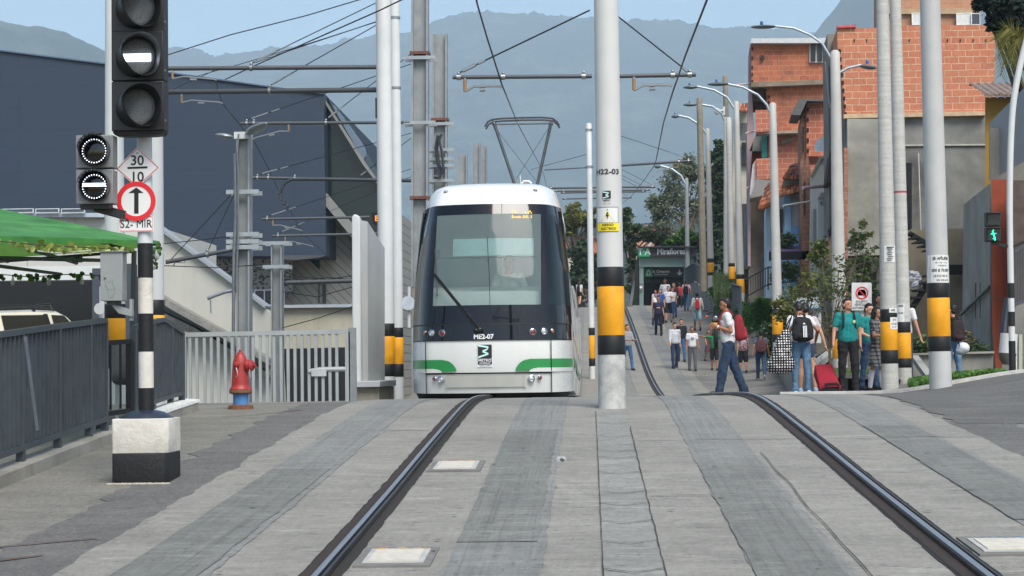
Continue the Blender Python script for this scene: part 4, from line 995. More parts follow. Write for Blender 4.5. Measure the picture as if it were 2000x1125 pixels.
wrect(1167, 1208, 406, 454, mat('#8d8f8f', .5, .3), 'backing', ws, .004); wrect(1168.5, 1206.5, 408, 436, M_SGN, 'plate', ws, .006); M_WY = mat('#e8d22c', .5, 0, .04, 6)
wrect(1168.5, 1208, 437, 453, M_WY, 'plate', ws, .006); wpoly([(1175, 434), (1200, 434), (1187, 410)], BLACK, 'triangle_edge', ws, .008); wpoly([(1178, 432.2), (1197, 432.2), (1187, 413.5)], M_WY, 'triangle', ws, .010)
wpoly([(1186, 417), (1189, 417), (1187.2, 422), (1190, 422), (1186.5, 431), (1187, 424.5), (1184.3, 424.5)], BLACK, 'lightning_bolt', ws, .012)
text('RIESGO', .034, O(1187.5, 441), (1, 0, 0), (0, 0, 1), BLACK, ws, 'lettering', .022, wrap=((b.x, b.y), .149), sx=1.1); text('ELÉCTRICO', .034, O(1188.5, 448.5), (1, 0, 0), (0, 0, 1), BLACK, ws, 'lettering', .022, wrap=((b.x, b.y), .149), sx=.95)
arm(t, CY, (884, 151), (1156, 149), stays=[(896, 1152, 20)], steady=(908, 980, 171), clamps=(896, 983, 1140), r=.022)
arm(t, CY, (1207, 149), (1359, 146), stays=[(1347, 1204, 30)][:0], steady=(1238, 1313, 169), clamps=(1314, 1347), r=.022)
ca_ = t
q = P(1347, 143, CY); e = P(1204, 30, CY); wire(t, 'stay_wire', [q, e], .008); d = e-q; mb = MB(); mb.tube([q+d*.03, q+d*.12], .016, 6); mb.build('turnbuckle', STEEL, t)
mb = MB(); mb.box(b.x-.2, b.y-.19, b.z-.05, b.x+.2, b.y+.2, b.z+.012); mb.build('footing', CONC, t)
# ---- pole pair beside the tram
t, b, rr = band_pole('catenary_pole', 'thicker white pole of the pair left of the tram, banded black and yellow', 755.5, 32, .141, .131, P(750, -300, 32).z, [], WHITEP, zbase=P(755, 800, 32).z, cat='catenary pole')
bands_px(t, b, rr, 755, 32, [(632, 657, BLK), (657, 711, YEL), (711, 735, BLK)])
arm(t, 32, (300, 134), (736, 131), stays=[(491, 870, -60), (491, 736, 42), (330, 736, 75)][:2], steady=(337, 423, 157), clamps=(491,), r=.040)
arm(t, 32.3, (300, 180), (738, 175.5), stays=[(527, 737, 48)], steady=(355, 435, 202), clamps=(527,), r=.046)
mb = MB(); mb.box(b.x-.15, b.y-.06, P(737, 231, 32).z, b.x-.10, b.y+.04, P(737, 192, 32).z); mb.build('plate', BLACK, t)
t, b, rr = band_pole('catenary_pole', 'thinner white pole of the pair left of the tram, banded black and yellow', 777.5, 35.5, .108, .100, P(773, -300, 35.5).z, [], WHITEP, zbase=P(777, 795, 35.5).z, cat='catenary pole')
bands_px(t, b, rr, 777, 35.5, [(640, 659, BLK), (659, 711, YEL), (711, 736, BLK)])
for py in (37, 174): 
    z = P(777, py, 35.5).z-b.z; mb = MB(); mb.lathe(b, [(rr(z)+.012, z), (rr(z)+.012, z+.04)], 20, caps=False); mb.build('pole_ring', STEEL, t)
# ---- galvanised H columns behind the tram
def hcol(px0, px1, pyt, pyb, Y, label, bands=(), brk=(), light=False):
    t = thing('steel_column', label, 'steel column', P((px0+px1)/2, pyb, Y)); a, c = P(px0, pyb, Y), P(px1, pyt, Y); x0, x1 = a.x, P(px1, pyb, Y).x; w = x1-x0; sl = P(px0, pyt, Y).x-a.x
    M = GALV; z0, z1 = a.z, c.z; mb = MB(); D = .3; th = w*.12
    for (u0, u1, v0, v1) in ((0, th, 0, D), (w-th, w, 0, D), (th, w-th, D*.42, D*.52)):
        mb.hexa([(x0+u0, Y+v0, z0), (x0+u1, Y+v0, z0), (x0+u1, Y+v1, z0), (x0+u0, Y+v1, z0)], [(x0+sl+u0, Y+v0, z1), (x0+sl+u1, Y+v0, z1), (x0+sl+u1, Y+v1, z1), (x0+sl+u0, Y+v1, z1)])
    hs = mb.build('beam', M, t)
    for py in bands:
        z = P(px0, py, Y).z; s = sl*(z-z0)/(z1-z0); mb = MB(); mb.box(x0+s-.03, Y-.02, z-.03, x1+s+.03, Y+D+.02, z+.03); mb.build('rust_strap', mat('#664238', .8, 0, .4, 30, .4, 60), t)
    for py in brk:
        z = P(px0, py, Y).z; s = sl*(z-z0)/(z1-z0); mb = MB(); mb.box(x0+s-.16, Y-.03, z-.035, x1+s+.16, Y+.02, z+.035); mb.box(x0+s-.16, Y+D, z-.035, x1+s+.16, Y+D+.03, z+.035); mb.build('bracket', mat('#9fa6a8', .4, .4, .1, 10), t)
    return t
hcol(803, 836, -150, 560, 38, 'tall galvanised steel column at the tram\'s left shoulder, running out of the picture', (103, 386), (113, 240))
hcol(844, 873, 65, 560, 42, 'shorter galvanised steel column with cable bracket beside the tall one', (233,), (242, 293, 311, 324, 353))
hcol(894, 912, 300, 520, 60, 'lowest of the three galvanised column tops peeking over the tram roof')
hcol(923, 938, 279, 520, 68, 'tallest of the three galvanised column tops peeking over the tram roof')
hcol(939.5, 951, 285, 520, 78, 'narrowest of the three galvanised column tops peeking over the tram roof')
# cable bundle on the short column
t = bpy.data.objects['steel_column.001']; mb = MB(); mb.tube([P(x, y, 41.8) for x, y in ((856, 265), (852, 290), (856, 320), (862, 335), (858, 347), (848, 345))], .05, 6); mb.tube([P(x, y, 41.7) for x, y in ((862, 262), (858, 275), (864, 300), (866, 330))], .035, 6); mb.build('cable_bundle', DARKM, t, smooth=50)
# columns on the left (lower street)
t = hcol(461, 487, 262, 800, 30, 'galvanised steel column carrying two street light heads in front of the navy building', (), (375, 458, 472, 483))
mb = MB(); mb.box(*bx8(457, 486, 257, 271, 29.98, .35)); cpb = mb.build('cap_box', mat('#b7bab9', .5, .1), t)
M_HEAD = mat('#8f9496', .35, .5, .1, 10)
def lamp_head(parent, a, c, w, hgt, m=M_HEAD, n=8):
    """flattened leaf-shaped luminaire between a and c"""
    a, c = V(a), V(c); d = (c-a); up = V((0, 0, 1)); sd_ = d.cross(up).normalized(); up = sd_.cross(d).normalized(); rg = []
    for i in range(n+1):
        u = i/n; k = sin(pi*min(1, .08+u*.9))**.6; rg.append([a+d*u + sd_*cos(2*pi*j/12)*w*k + up*sin(2*pi*j/12)*hgt*k for j in range(12)])
    mb = MB(); mb.loft(rg); return mb.build('lamp_head', m, parent, smooth=60)
lamp_head(t, P(455, 268, 30.1), P(421, 263, 30.1), .10, .045); lamp_head(t, P(484, 262, 30.1), P(519, 240, 29.2), .12, .055)
mb = MB(); mb.tube([P(459, 300, 29.95), P(461, 420, 29.95), P(457, 500, 29.95), P(456, 640, 29.95), P(457, 800, 29.95)], .03, 8); mb.tube([P(466, 262, 29.9), P(463, 300, 29.9), P(465, 330, 29.9), P(465, 470, 29.9), P(461, 560, 29.9)], .016, 6); mb.build('conduit', mat('#6f7577', .5, .4), t, smooth=50)
ar = arm(t, 30, (324, 512), (458, 487), stays=[(405, 452, 395)][:0], r=.035, clamps=(405,))
wire(t, 'stay_wire', [P(333, 508, 30), P(459, 372, 30)]); wire(t, 'stay_wire', [P(405, 492, 30), P(459, 375, 30)]); wire(t, 'feeder_wire', [P(300, 478, 30), P(400, 468, 30), P(458, 461, 30)]); wire(t, 'feeder_wire', [P(320, 519, 30), P(420, 523, 30), P(530, 516, 30)])
mb = MB(); mb.tube([P(339, 519, 30), P(342, 512, 30), P(360, 513, 30), P(361, 506, 30)], .012, 6); mb.build('steady_arm', STEEL, t)
mb = MB(); mb.tube([P(405, 583, 30), P(420, 577, 30), P(440, 570, 30), P(462, 566, 30)], .03, 8); mb.tube([P(411, 585, 30), P(412, 612, 30)], .012, 6); mb.build('bracket_arm', M_HEAD, t)
t = hcol(529, 550, 477, 800, 36, 'shorter galvanised column behind the pale gate', (), (475, 521))
arm(t, 36, (560, 552), (700, 548), r=.045); arm(t, 36, (540, 518), (500, 521), r=.014)
for pts in (((556, 540), (600, 548), (640, 542), (690, 546)), ((556, 530), (580, 540), (640, 546), (690, 538)), ((553, 570), (620, 580), (690, 560)), ((553, 640), (620, 622), (690, 598))):
    wire(t, 'feeder_wire', [P(x, y, 36) for x, y in pts], .009)
# arms between the tall column and the left
t = thing('overhead_arm', 'dark overhead tube reaching left from the tall galvanised column, topmost under the navy roof', 'overhead arm', P(640, 240, 38)); arm(t, 38, (470, 241), (800, 239), stays=[(482, 803, 125), (637, 803, 105)], steady=(564, 494, 272), clamps=(482, 496, 637), r=.034)
t = thing('overhead_arm', 'dark overhead tube with thick cable loop, second below the navy roof line', 'overhead arm', P(640, 350, 44)); arm(t, 44, (491, 347), (808, 352), stays=[(503, 803, 260), (702, 803, 270)], clamps=(503, 524, 576), r=.036)
mb = MB(); mb.tube([P(x, y, 43.9) for x, y in ((805, 353), (640, 350), (570, 350), (556, 357), (550, 368), (546, 380))], .04, 8); mb.build('cable_loop', DARKM, t, smooth=50)
mb = MB(); 
for i in range(16): mb.ball(P(545+i*1.1+random.uniform(-4, 4), 372+i*2.2, 43.9), .035, 6, 4)
mb.build('cable_clamps', DARKM, t)
t = thing('overhead_arm', 'dark overhead tube third below the navy roof line', 'overhead arm', P(640, 427, 50)); arm(t, 50, (512, 428), (722, 424), stays=[(522, 803, 330)], steady=(533, 590, 451), clamps=(522,), r=.036)
t = thing('overhead_arm', 'dark overhead tube lowest of the four left of the pole pair', 'overhead arm', P(640, 459, 55)); arm(t, 55, (532, 461), (745, 456), stays=[(543, 803, 345)], steady=(557, 612, 482), clamps=(543,), r=.038)
# contact wires
def cw(label, pts, r=.009):
    t = thing('contact_wire', label, 'overhead wire', P(*pts[0])); wire(t, 'wire_strand', [P(*q) for q in pts], r); return t
cw('contact wire over the left track dropping from the picture top to the pantograph', [(860, -1100, 8), (915, -330, 12), (928, -12, 16), (932, 8, 16.6), (950, 70, 18.2), (980, 165, 19.5), (1007, 232, 32.4), (1010, 240, 36), (1053, 320, 60), (1061, 338, 72), (1070, 372, 98)])
cw('double contact wire over the right track slanting down from the picture top', [(1500, -900, 7.5), (1420, -230, 11), (1384, -8, 13), (1340, 105, 16.2), (1313, 183, 19.5), (1296, 240, 25), (1280, 320, 38), (1258, 352, 52), (1236, 380, 78), (1215, 398, 100)])
cw('thin catenary wire crossing the sky above the upper left arm', [(300, 116, 33), (450, 68, 32.5), (600, 30, 32.2), (720, -6, 32), (1000, -90, 32)], .010)
cw('thick catenary wire climbing right past the pole pair top', [(440, 155, 40), (520, 118, 36), (640, 65, 33), (740, 21, 31.6), (800, -8, 31), (1100, -160, 29)], .013)
cw('thin wire rising to the right behind the top arms', [(380, 150, 42), (470, 125, 38), (600, 86, 36), (738, 42, 33)], .008)
cw('dark contact wire sagging across the navy building', [(422, 160, 32), (433, 200, 34), (480, 258, 38), (497, 277, 41), (525, 330, 44), (545, 375, 47), (563, 405, 50), (590, 455, 55), (640, 500, 60), (690, 545, 66)], .010)
cw('thin wire slanting across the navy wall towards the pole pair', [(335, 176, 40), (420, 137, 38)], .008)
# far white pole behind the centre pole, and its arms
t, b, rr = band_pole('catenary_pole', 'slim white pole seen just left of the centre pole, further up the line', 1157, 58, .095, .09, P(1155, 241, 58).z, [], WHITEP, cat='catenary pole')
for py in (255, 327): 
    z = P(1157, py, 58).z-b.z; mb = MB(); mb.lathe(b, [(rr(z)+.03, z), (rr(z)+.03, z+.05)], 16, caps=False); mb.build('pole_ring', STEEL, t)
bands_px(t, b, rr, 1160, 58, [(640, 655, BLK), (655, 700, YEL), (700, 715, BLK)])
arm(t, 58, (1063, 332), (1152, 327), stays=[(1037, 1152, 300)], r=.02)
arm(t, 58, (1166, 326), (1353, 314), stays=[(1345, 1166, 250)], steady=(1324, 1282, 336), clamps=(1345, 1326), r=.04)
for k, (Y, y0, x0, x1) in enumerate(((72, 367, 1070, 1280), (84, 376, 1095, 1262), (92, 373, 1080, 1270), (100, 388, 1098, 1234))):
    t = thing('overhead_arm', ['long', 'short', 'middle', 'lowest'][k]+' thin far overhead arm above the distant tram line, crossing behind the centre pole', 'overhead arm', P(1160, y0, Y)); arm(t, Y, (x0, y0+.5), (x1, y0-2), stays=[(x1-6, x1-70, y0-38)], clamps=(x0+6, x1-6), r=.04)
# ---- right hand poles
def ringed_concrete():
    m, t, b, o = nt('spun concrete'); g = N(t); c = lin('#b5b4ad'); n = g.noise(g.pos((.4, .4, 16)), 1.0, 5, .7); q = g.ramp(n, [(.35, tuple(x*.84 for x in c[:3])+(1,)), (.65, tuple(x*1.05 for x in c[:3])+(1,))])
    s = g.noise(g.pos((3, 3, .35)), 1.5, 5, .65); q = g.mix(g.ramp(s, [(.5, 0.0), (.75, .4)]), q, tuple(x*.55 for x in c[:3])+(1,)); f = g.noise(g.pos(), 26, 3, .7); q = g.mix(.25, q, f, 'OVERLAY'); g.L(q, b.inputs['Base Color']); b.inputs['Roughness'].default_value = .8; g.L(g.bump(n, .3, .01), b.inputs['Normal']); return m
M_RP = ringed_concrete()
def ringed(px, Y, r0, r1, pxt, pyt, bands, label, m=M_RP, base=None, cat='catenary pole', name='catenary_pole'):
    b = on(px, Y)
    if base: b.z = P(px, base, Y).z
    t = thing(name, label, cat, b); top = P(pxt, pyt, Y); ax = (top-b); L = ax.length; ax.normalize()
    mb = MB(); mb.lathe(b, [(r0+(r1-r0)*i/8, L*i/8-(.2 if i == 0 else 0)) for i in range(9)]+[(r1*.6, L+r1*.5)], 28, ax); mb.build('shaft', m, t, smooth=40)
    for a, c, mm in bands:
        l0 = (P(px, c, Y).z-b.z)/ax.z; l1 = (P(px, a, Y).z-b.z)/ax.z; R_ = lambda l: r0+(r1-r0)*l/L
        mb = MB(); mb.lathe(b, [(R_(l0)+.002, l0), (R_(l0)+.004, l0+.004), (R_(l1)+.004, l1-.004), (R_(l1)+.002, l1)], 28, ax); mb.build('painted_band', mm, t, smooth=40)
    return t, b, ax, (r0, r1, L)
M_PAP = mat('#d3d4d0', .8, 0, .08, 14, .2, 50)
def poster(t, b, ax, geo, px0, px1, py0, py1, Y, lines, name='poster', label=None, m=M_PAP):
    r0, r1, L = geo; mb = MB(); n = 8; zc_ = (py0+py1)/2
    def pt(px, py, dep):
        z = P(px, py, Y).z; l = (z-b.z)/ax.z; c = b+ax*l; R_ = r0+(r1-r0)*l/L; x = P(px, py, Y).x-c.x; x = max(-R_*.995, min(R_*.995, x)); a = math.asin(x/R_); return V((c.x+(R_+dep)*sin(a), c.y-(R_+dep)*cos(a), z))
    for py in (py1, py0):
        for i in range(n+1): mb.v.append(pt(px0+(px1-px0)*i/n, py, .006))
    mb.f = [[i, i+1, n+2+i, n+1+i] for i in range(n)]; mb.mi = [0]*n; q = thing('poster', label, 'poster', pt((px0+px1)/2, py1, .006)); mb.build('sheet', m, q, fix=False)
    for s, size, px, py, bold in lines:
        o = pt(px, py, 0); l = (o.z-b.z)/ax.z; c = b+ax*l; text(s, size, V((o.x, o.y, o.z)), (1, 0, 0), (0, 0, 1), BLACK, q, 'lettering', bold, wrap=((c.x, c.y), r0+(r1-r0)*l/L+.007), sx=.9)
t, b, ax, geo = ringed(1837, 26, .155, .138, 1812, -150, [(553, 582, BLK), (582, 657, YEL), (657, 686, BLK)], 'thickest bluish white pole on the right with an AFÍLIESE poster and yellow band', mat('#b0b1ae', .55, 0, .07, 3, .05, 30, 0, 0, .1), base=768)
poster(t, b, ax, geo, 1811, 1853, 499, 553, 26, [('SE AFÍLIESE', .056, 1834, 506, .02), ('EPS + ARL + CAJA', .026, 1835, 514, .0), ('Y PENSIÓN', .030, 1837, 520, .0), ('000 $ 70.000', .056, 1834, 529, .02), ('10 512 30 10', .045, 1834, 540, .015), ('301 218 64 25', .036, 1838, 548, .015)], label='large white poster on the thickest right hand pole reading AFÍLIESE and $ 70.000')
t, b, ax, geo = ringed(1738, 30.5, .142, .095, 1721, -120, [(604, 629, BLK), (629, 684, YEL), (684, 710, BLK)], 'ringed concrete pole on the right with two small notices on its bands', base=765)
poster(t, b, ax, geo, 1725, 1746, 481, 513, 30.5, [], label='small white typed notice high on the ringed concrete pole')
q = bpy.data.objects['poster.001']
for i in range(8):
    mb = MB(); y = 484+i*3.6; a = P(1729+(i % 3), y, 30.5); mb.bar(V((a.x, b.y-.145+.02*0, a.z)), V((P(1743-(i*2 % 5), y, 30.5).x, b.y-.145, a.z)), .004, .010 if i else .018); mb.build('illegible_line', BLACK, q)
poster(t, b, ax, geo, 1734, 1750, 602, 611, 30.5, [('AFÍL', .050, 1742, 606.5, .02)], label='torn strip reading AFÍL on the black band of the ringed concrete pole')
poster(t, b, ax, geo, 1736, 1753, 620, 643, 30.5, [('$ 70', .040, 1744, 625, .02), ('512 30', .042, 1744, 633, .02), ('301 218', .028, 1744, 639, .01)], label='small poster with 512 30 on the yellow band of the ringed concrete pole')
t, b, ax, geo = ringed(1766, 34, .140, .095, 1746, -120, [(629, 650, BLK), (650, 700, YEL), (700, 718, BLK)], 'concrete pole with a thin red ring, right of the ringed pole with notices', base=758)
poster(t, b, ax, geo, 1750, 1764, 594, 629, 34, [('LIESE', .05, 1757, 598, .02), ('70.000', .04, 1757, 612, .01)], label='torn white notice reading LIESE on the red ringed pole')
mb = MB(); l = (P(1756, 377, 34).z-b.z)/ax.z; mb.lathe(b+ax*l, [(.125, 0), (.125, .03)], 20, ax, caps=False); mb.build('red_ring', mat('#b3343a', .6), t)
# lamp posts marching up the street
def lamp_post(px, Y, r, pxt, pyt, arm_pts, head, bands, label, base=None, m=M_GP):
    t, b, ax, geo = ringed(px, Y, r, r*.62, pxt, pyt, bands, label, m, base, 'street lamp', 'street_lamp'); t['group'] = 'street lamps along the right pavement'
    if arm_pts:
        mb = MB(); mb.tube([P(x, y, Y) for x, y in arm_pts], .03*Y/45, 8); am = mb.build('lamp_arm', mat('#a3adb4', .4, .4), t, smooth=60)
        (x0, y0), (x1, y1) = head; lamp_head(am, P(x0, y0, Y), P(x1, y1, Y), .13, .045*Y/45, mat('#5b6468', .4, .3))
        q = P(x0*.45+x1*.55, min(y0, y1)-4, Y); mb = MB(); mb.lathe(q, [(.035, 0), (.038, .04), (.03, .07), (.001, .08)], 12); mb.build('photocell', mat('#3a5f95', .4), am)
    return t, b, ax, geo
lamp_post(1641, 40, .165, 1631, 103, [(1627, 122), (1622, 112), (1606, 85), (1582, 68), (1550, 55), (1514, 51)], ((1514, 52), (1466, 53)), [(650, 662, BLK), (662, 700, YEL)], 'nearest street lamp, its curved arm reaching left over the tall brick house', base=752)
t0 = bpy.data.objects['street_lamp']; mb = MB(); mb.tube([P(1637, 144, 40), P(1655, 133, 40), P(1682, 127, 40)], .03, 8); am = mb.build('lamp_arm', mat('#a3adb4', .4, .4), t0, smooth=60); lamp_head(am, P(1680, 129, 40), P(1712, 133, 40), .12, .05, mat('#5b6468', .4, .3)); q = P(1694, 124, 40); mb = MB(); mb.lathe(q, [(.035, 0), (.038, .04), (.03, .07), (.001, .08)], 12); mb.build('photocell', mat('#3a5f95', .4), am)
lamp_post(1521, 52, .155, 1509, 204, [(1504, 220), (1498, 205), (1480, 185), (1450, 170), (1420, 164)], ((1422, 164), (1381, 165)), [(603, 616, BLK), (616, 653, YEL), (653, 668, BLK)], 'second street lamp up the street, standing among the bushes', base=700)
lamp_post(1450, 66, .150, 1438, 200, [(1434, 212), (1420, 190), (1395, 176), (1362, 169)], ((1362, 170), (1334, 171)), [(536, 545, BLK), (545, 572, YEL)], 'third street lamp, its black and yellow band beside the dark steel fence', base=640)
t, b, ax, geo = ringed(1433, 72, .125, .11, 1423, 232, [(514, 521, BLK), (521, 545, YEL), (545, 552, BLK)], 'plain white banded pole between the third and fourth street lamps', base=590)
lamp_post(1421, 82, .125, 1417, 230, [(1417, 240), (1410, 222), (1392, 208), (1362, 203)], ((1362, 204), (1334, 205)), [], 'fourth street lamp, hidden behind the plain white pole, arm reaching left', base=590)
lamp_post(1392, 88, .165, 1382, 253, [(1380, 262), (1368, 245), (1345, 230), (1325, 226)], ((1326, 227), (1311, 228)), [(505, 513, BLK), (513, 532, YEL), (532, 538, BLK)], 'fifth street lamp in front of the dark tree', base=560)
lamp_post(1346, 105, .15, 1341, 349, [(1339, 360), (1330, 343), (1312, 330), (1290, 324)], ((1290, 325), (1278, 326)), [], 'furthest street lamp, standing right behind the station sign', base=560, m=M_GPD)
M_WD = mat('#7d7566', .85, 0, .2, 6, .3, 30, 0, 0, .4)
ringed(1377, 76, .15, .12, 1366, 193, [], 'weathered wooden utility pole right of the station entrance', M_WD, base=560, cat='utility pole', name='utility_pole')
t, b, ax, geo = ringed(1431, 90, .17, .12, 1416, 150, [], 'taller weathered utility pole with a dome camera, behind the lamp row', M_WD, base=560, cat='utility pole', name='utility_pole')
mb = MB(); mb.box(*bx8(1412, 1416, 208, 225, 89.8, .1)); mb.tube([P(1413, 216, 89.7), P(1402, 217, 89.7)], .06, 8); cmr = mb.build('camera_bracket', WHITEP, t); mb = MB(); mb.lathe(P(1400, 217, 89.7), [(.001, -.2), (.09, -.15), (.14, 0), (.14, .08), (.08, .14), (.001, .15)], 16); mb.build('dome_camera', mat('#d8dadb', .2), t, smooth=50)
# pedestrian signal at the right edge
PY_ = 27.6; t = thing('pedestrian_signal', 'black and white banded signal post at the right edge with a lit green walking figure', 'pedestrian signal', P(1978, 737, PY_))
cs = [(1978, 742), (1974, 540), (1972, 400), (1975, 260), (1984, 170), (2010, 60), (2050, -60)]
def curve_pts(cs, n=40):
    o = []; 
    for i in range(n+1):
        u = i/n*(len(cs)-1); k = min(int(u), len(cs)-2); f = u-k; g0 = cs[max(k-1, 0)]; g1 = cs[k]; g2 = cs[k+1]; g3 = cs[min(k+2, len(cs)-1)]
        o.append(tuple(.5*(2*g1[j]+(g2[j]-g0[j])*f+(2*g0[j]-5*g1[j]+4*g2[j]-g3[j])*f*f+(3*g1[j]-g0[j]-3*g2[j]+g3[j])*f**3) for j in (0, 1)))
    return o
cp = curve_pts(cs, 60); mb = MB(); mb.tube([P(x, y, PY_) for x, y in cp], .046, 18); mb.build('post', WHITEP, t, smooth=50)
for a, c, mm in ((553, 582, BLK), (609, 637, BLK), (666, 735, BLK)):
    seg = [q for q in cp if a <= q[1] <= c]; seg = [(ip([(y, x) for x, y in sorted(cp, key=lambda q: q[1])], a), a)]+sorted(seg, key=lambda q: q[1])+[(ip([(y, x) for x, y in sorted(cp, key=lambda q: q[1])], c), c)]
    mb = MB(); mb.tube([P(x, y, PY_) for x, y in seg], .050, 18); mb.build('painted_band', mm, t, smooth=50)
mb = MB(); mb.lathe(P(1978, 738, PY_), [(.085, -.02), (.07, .05), (.055, .09)], 16); mb.build('foot', BLK, t, smooth=40)
x0, x1 = 1926, 1955
for (ya, yb) in ((414, 442), (443, 472)):
    mb = MB(); mb.box(*bx8(x0, x1, ya, yb, PY_-.1, .14)); hb = mb.build('signal_housing', M_SIG, t, bevel=.01)
    q0 = bx8(x0+4, x1-4, ya+4, yb-3, PY_-.106, .004); mb = MB(); mb.box(*q0); mb.build('lens', mat('#22282a', .2, 0, .3, 40), hb)
    mb = MB(); e0, e1 = P(x0+2, ya+2, PY_-.1), P(x1-2, ya+2, PY_-.1); mb.prism([e0, e1, e1+V((0, 0, -.012)), e0+V((0, 0, -.012))], (0, -.09, 0)); mb.build('visor', BLACK, hb)
fig = mat and emis('#25e8b0', 2.2); mb = MB(); pr = PY_-.112
for (px, py, r) in ((1940, 450, 1.6), (1939, 453, 2.1), (1940, 456, 2.3), (1941, 459, 2.0), (1942, 462, 1.8), (1943, 465, 1.8), (1943, 468, 1.8), (1945, 456, 1.3), (1936, 457, 1.3), (1940, 466, 1.3)): mb.lathe(P(px, py, pr), [(r/130, 0), (r/130, .004)], 10, (0, -1, 0))
mb = remesh(mb, .004, 1); mb.build('walking_figure', fig, t)
mb = MB(); mb.bar(P(1936, 474, PY_-.03), P(1972, 482, PY_-.0), .05, .04); mb.bar(P(1978, 482, PY_), P(2005, 470, PY_), .05, .04); mb.build('bracket', BLACK, t)
# white concrete screen wall panel left of the pole pair
t = thing('screen_wall', 'narrow white concrete wall panel with a sloping stained top, left of the pole pair', 'wall', P(712, 785, 27)); WQ = 26.5
M_SW = mat('#bfc1bf', .7, 0, .05, 3, .2, 40, 0, 0, .3)
mb = MB(); mb.prism([P(688, 752, WQ), P(706, 752, WQ), P(703, 430, WQ), P(699, 420, WQ), P(691, 418, WQ), P(687, 424, WQ)], (0, .25, 0)); mb.build('wall_end', M_SW, t, bevel=.02)
mb = MB(); a = [P(704, 752, WQ+.1), P(738, 752, WQ+2.2), P(738, 483, WQ+2.2), P(703, 430, WQ+.1)]; mb.prism(a, (.08, .25, 0)); mb.build('wall_panel', M_SW, t)
mb = MB(); mb.box(*bx8(680, 742, 744, 757, WQ-.25, 2.2)); mb.build('coping', mat('#a3a7aa', .7, 0, .05, 5), t, bevel=.01)
mb = MB(); mb.box(*bx8(691, 740, 757, 800, WQ-.15, 2.0)); mb.build('footing', cement('#8f8a7c', 2), t)
t = thing('round_sign', 'pale round sign back beside the pole pair, left of the tram', 'sign', P(797, 600, 34)); mb = MB(); mb.lathe(P(797, 592, 34), [(.13, 0), (.13, .01)], 28, (0, -1, 0)); mb.build('plate', mat('#b4bcc4', .5), t); mb = MB(); mb.tube([P(799, 640, 34.1), P(799, 560, 34.1)], .03, 8); mb.build('post', WHITEP, t)
# ================================================================ buildings
def pr(t, name, poly, Y, d, m, bevel=0, dY=None):
    ax = sum(x for x, y in poly)/len(poly); shx = 0 if ax < 1400 or d < .25 else (.07 if ax < 1890 else .24); mb = MB(); mb.prism([P(x, y, Y) for x, y in poly], (shx*d, d, 0)); return mb.build(name, m, t, bevel=bevel)
def rc(x0, y0, x1, y1): return [(x0, y1), (x1, y1), (x1, y0), (x0, y0)]
def window(t, x0, y0, x1, y1, Y, fr=1.2, mfr=WHITEP, mg=None, bars=0, dep=.08):
    f = MB(); a, c = P(x0, y1, Y), P(x1, y0, Y); w = fr*Y/F; y = Y-.04
    for q in ((a.x, a.z, a.x+w, c.z), (c.x-w, a.z, c.x, c.z), (a.x+w, a.z, c.x-w, a.z+w), (a.x+w, c.z-w, c.x-w, c.z)): f.box(q[0], y, q[1], q[2], y+dep, q[3])
    for i in range(bars): x = a.x+(c.x-a.x)*(i+1)/(bars+1); f.box(x-w/2, y, a.z+w, x+w/2, y+dep, c.z-w)
    fo = f.build('window', mfr, t); g = MB(); g.box(a.x+w*.5, y+.02, a.z+w*.5, c.x-w*.5, y+.045, c.z-w*.5); g.build('pane', mg or WGL, fo); return fo
WGL = glass('#10161b', .08)
def panel_mat(col, pw, ph, rough=.5, mw=.03, line='#151c26', k=1, off=0, diag=0):
    m, t, b, o = nt('cladding'); g = N(t); s = g.sep(g.pos()); cb = g.n('CombineXYZ'); 
    if diag: g.L(g.math('ADD', s[0], s[2]), cb.inputs[1]); g.L(g.math('SUBTRACT', s[0], s[2]), cb.inputs[0])
    else: g.L(g.math('ADD', s[0], s[1]), cb.inputs[0]); g.L(s[2], cb.inputs[1])
    q = g.n('TexBrick'); g.L(cb.outputs[0], q.inputs[0]); q.offset = off; c = lin(col); q.inputs['Color1'].default_value = c; q.inputs['Color2'].default_value = tuple(x*.93 for x in c[:3])+(1,); q.inputs['Mortar'].default_value = lin(line)
    q.inputs['Scale'].default_value = 1; q.inputs['Brick Width'].default_value = pw; q.inputs['Row Height'].default_value = ph; q.inputs['Mortar Size'].default_value = mw; q.inputs['Mortar Smooth'].default_value = .3
    n = g.noise(g.pos(), 1.2, 5, .6); cc = g.mix(g.ramp(n, [(.4, 0.0), (.7, .18)]), q.outputs[0], tuple(x*1.3 for x in c[:3])+(1,))
    g.L(cc, b.inputs['Base Color']); b.inputs['Roughness'].default_value = rough; g.L(g.bump(q.outputs[1], .3, -.01), b.inputs['Normal']); return m
M_NAVY = panel_mat('#253445', 5.8, .90, .6, .012, '#1f2a37'); M_NAVY2 = mat('#33445a', .5)
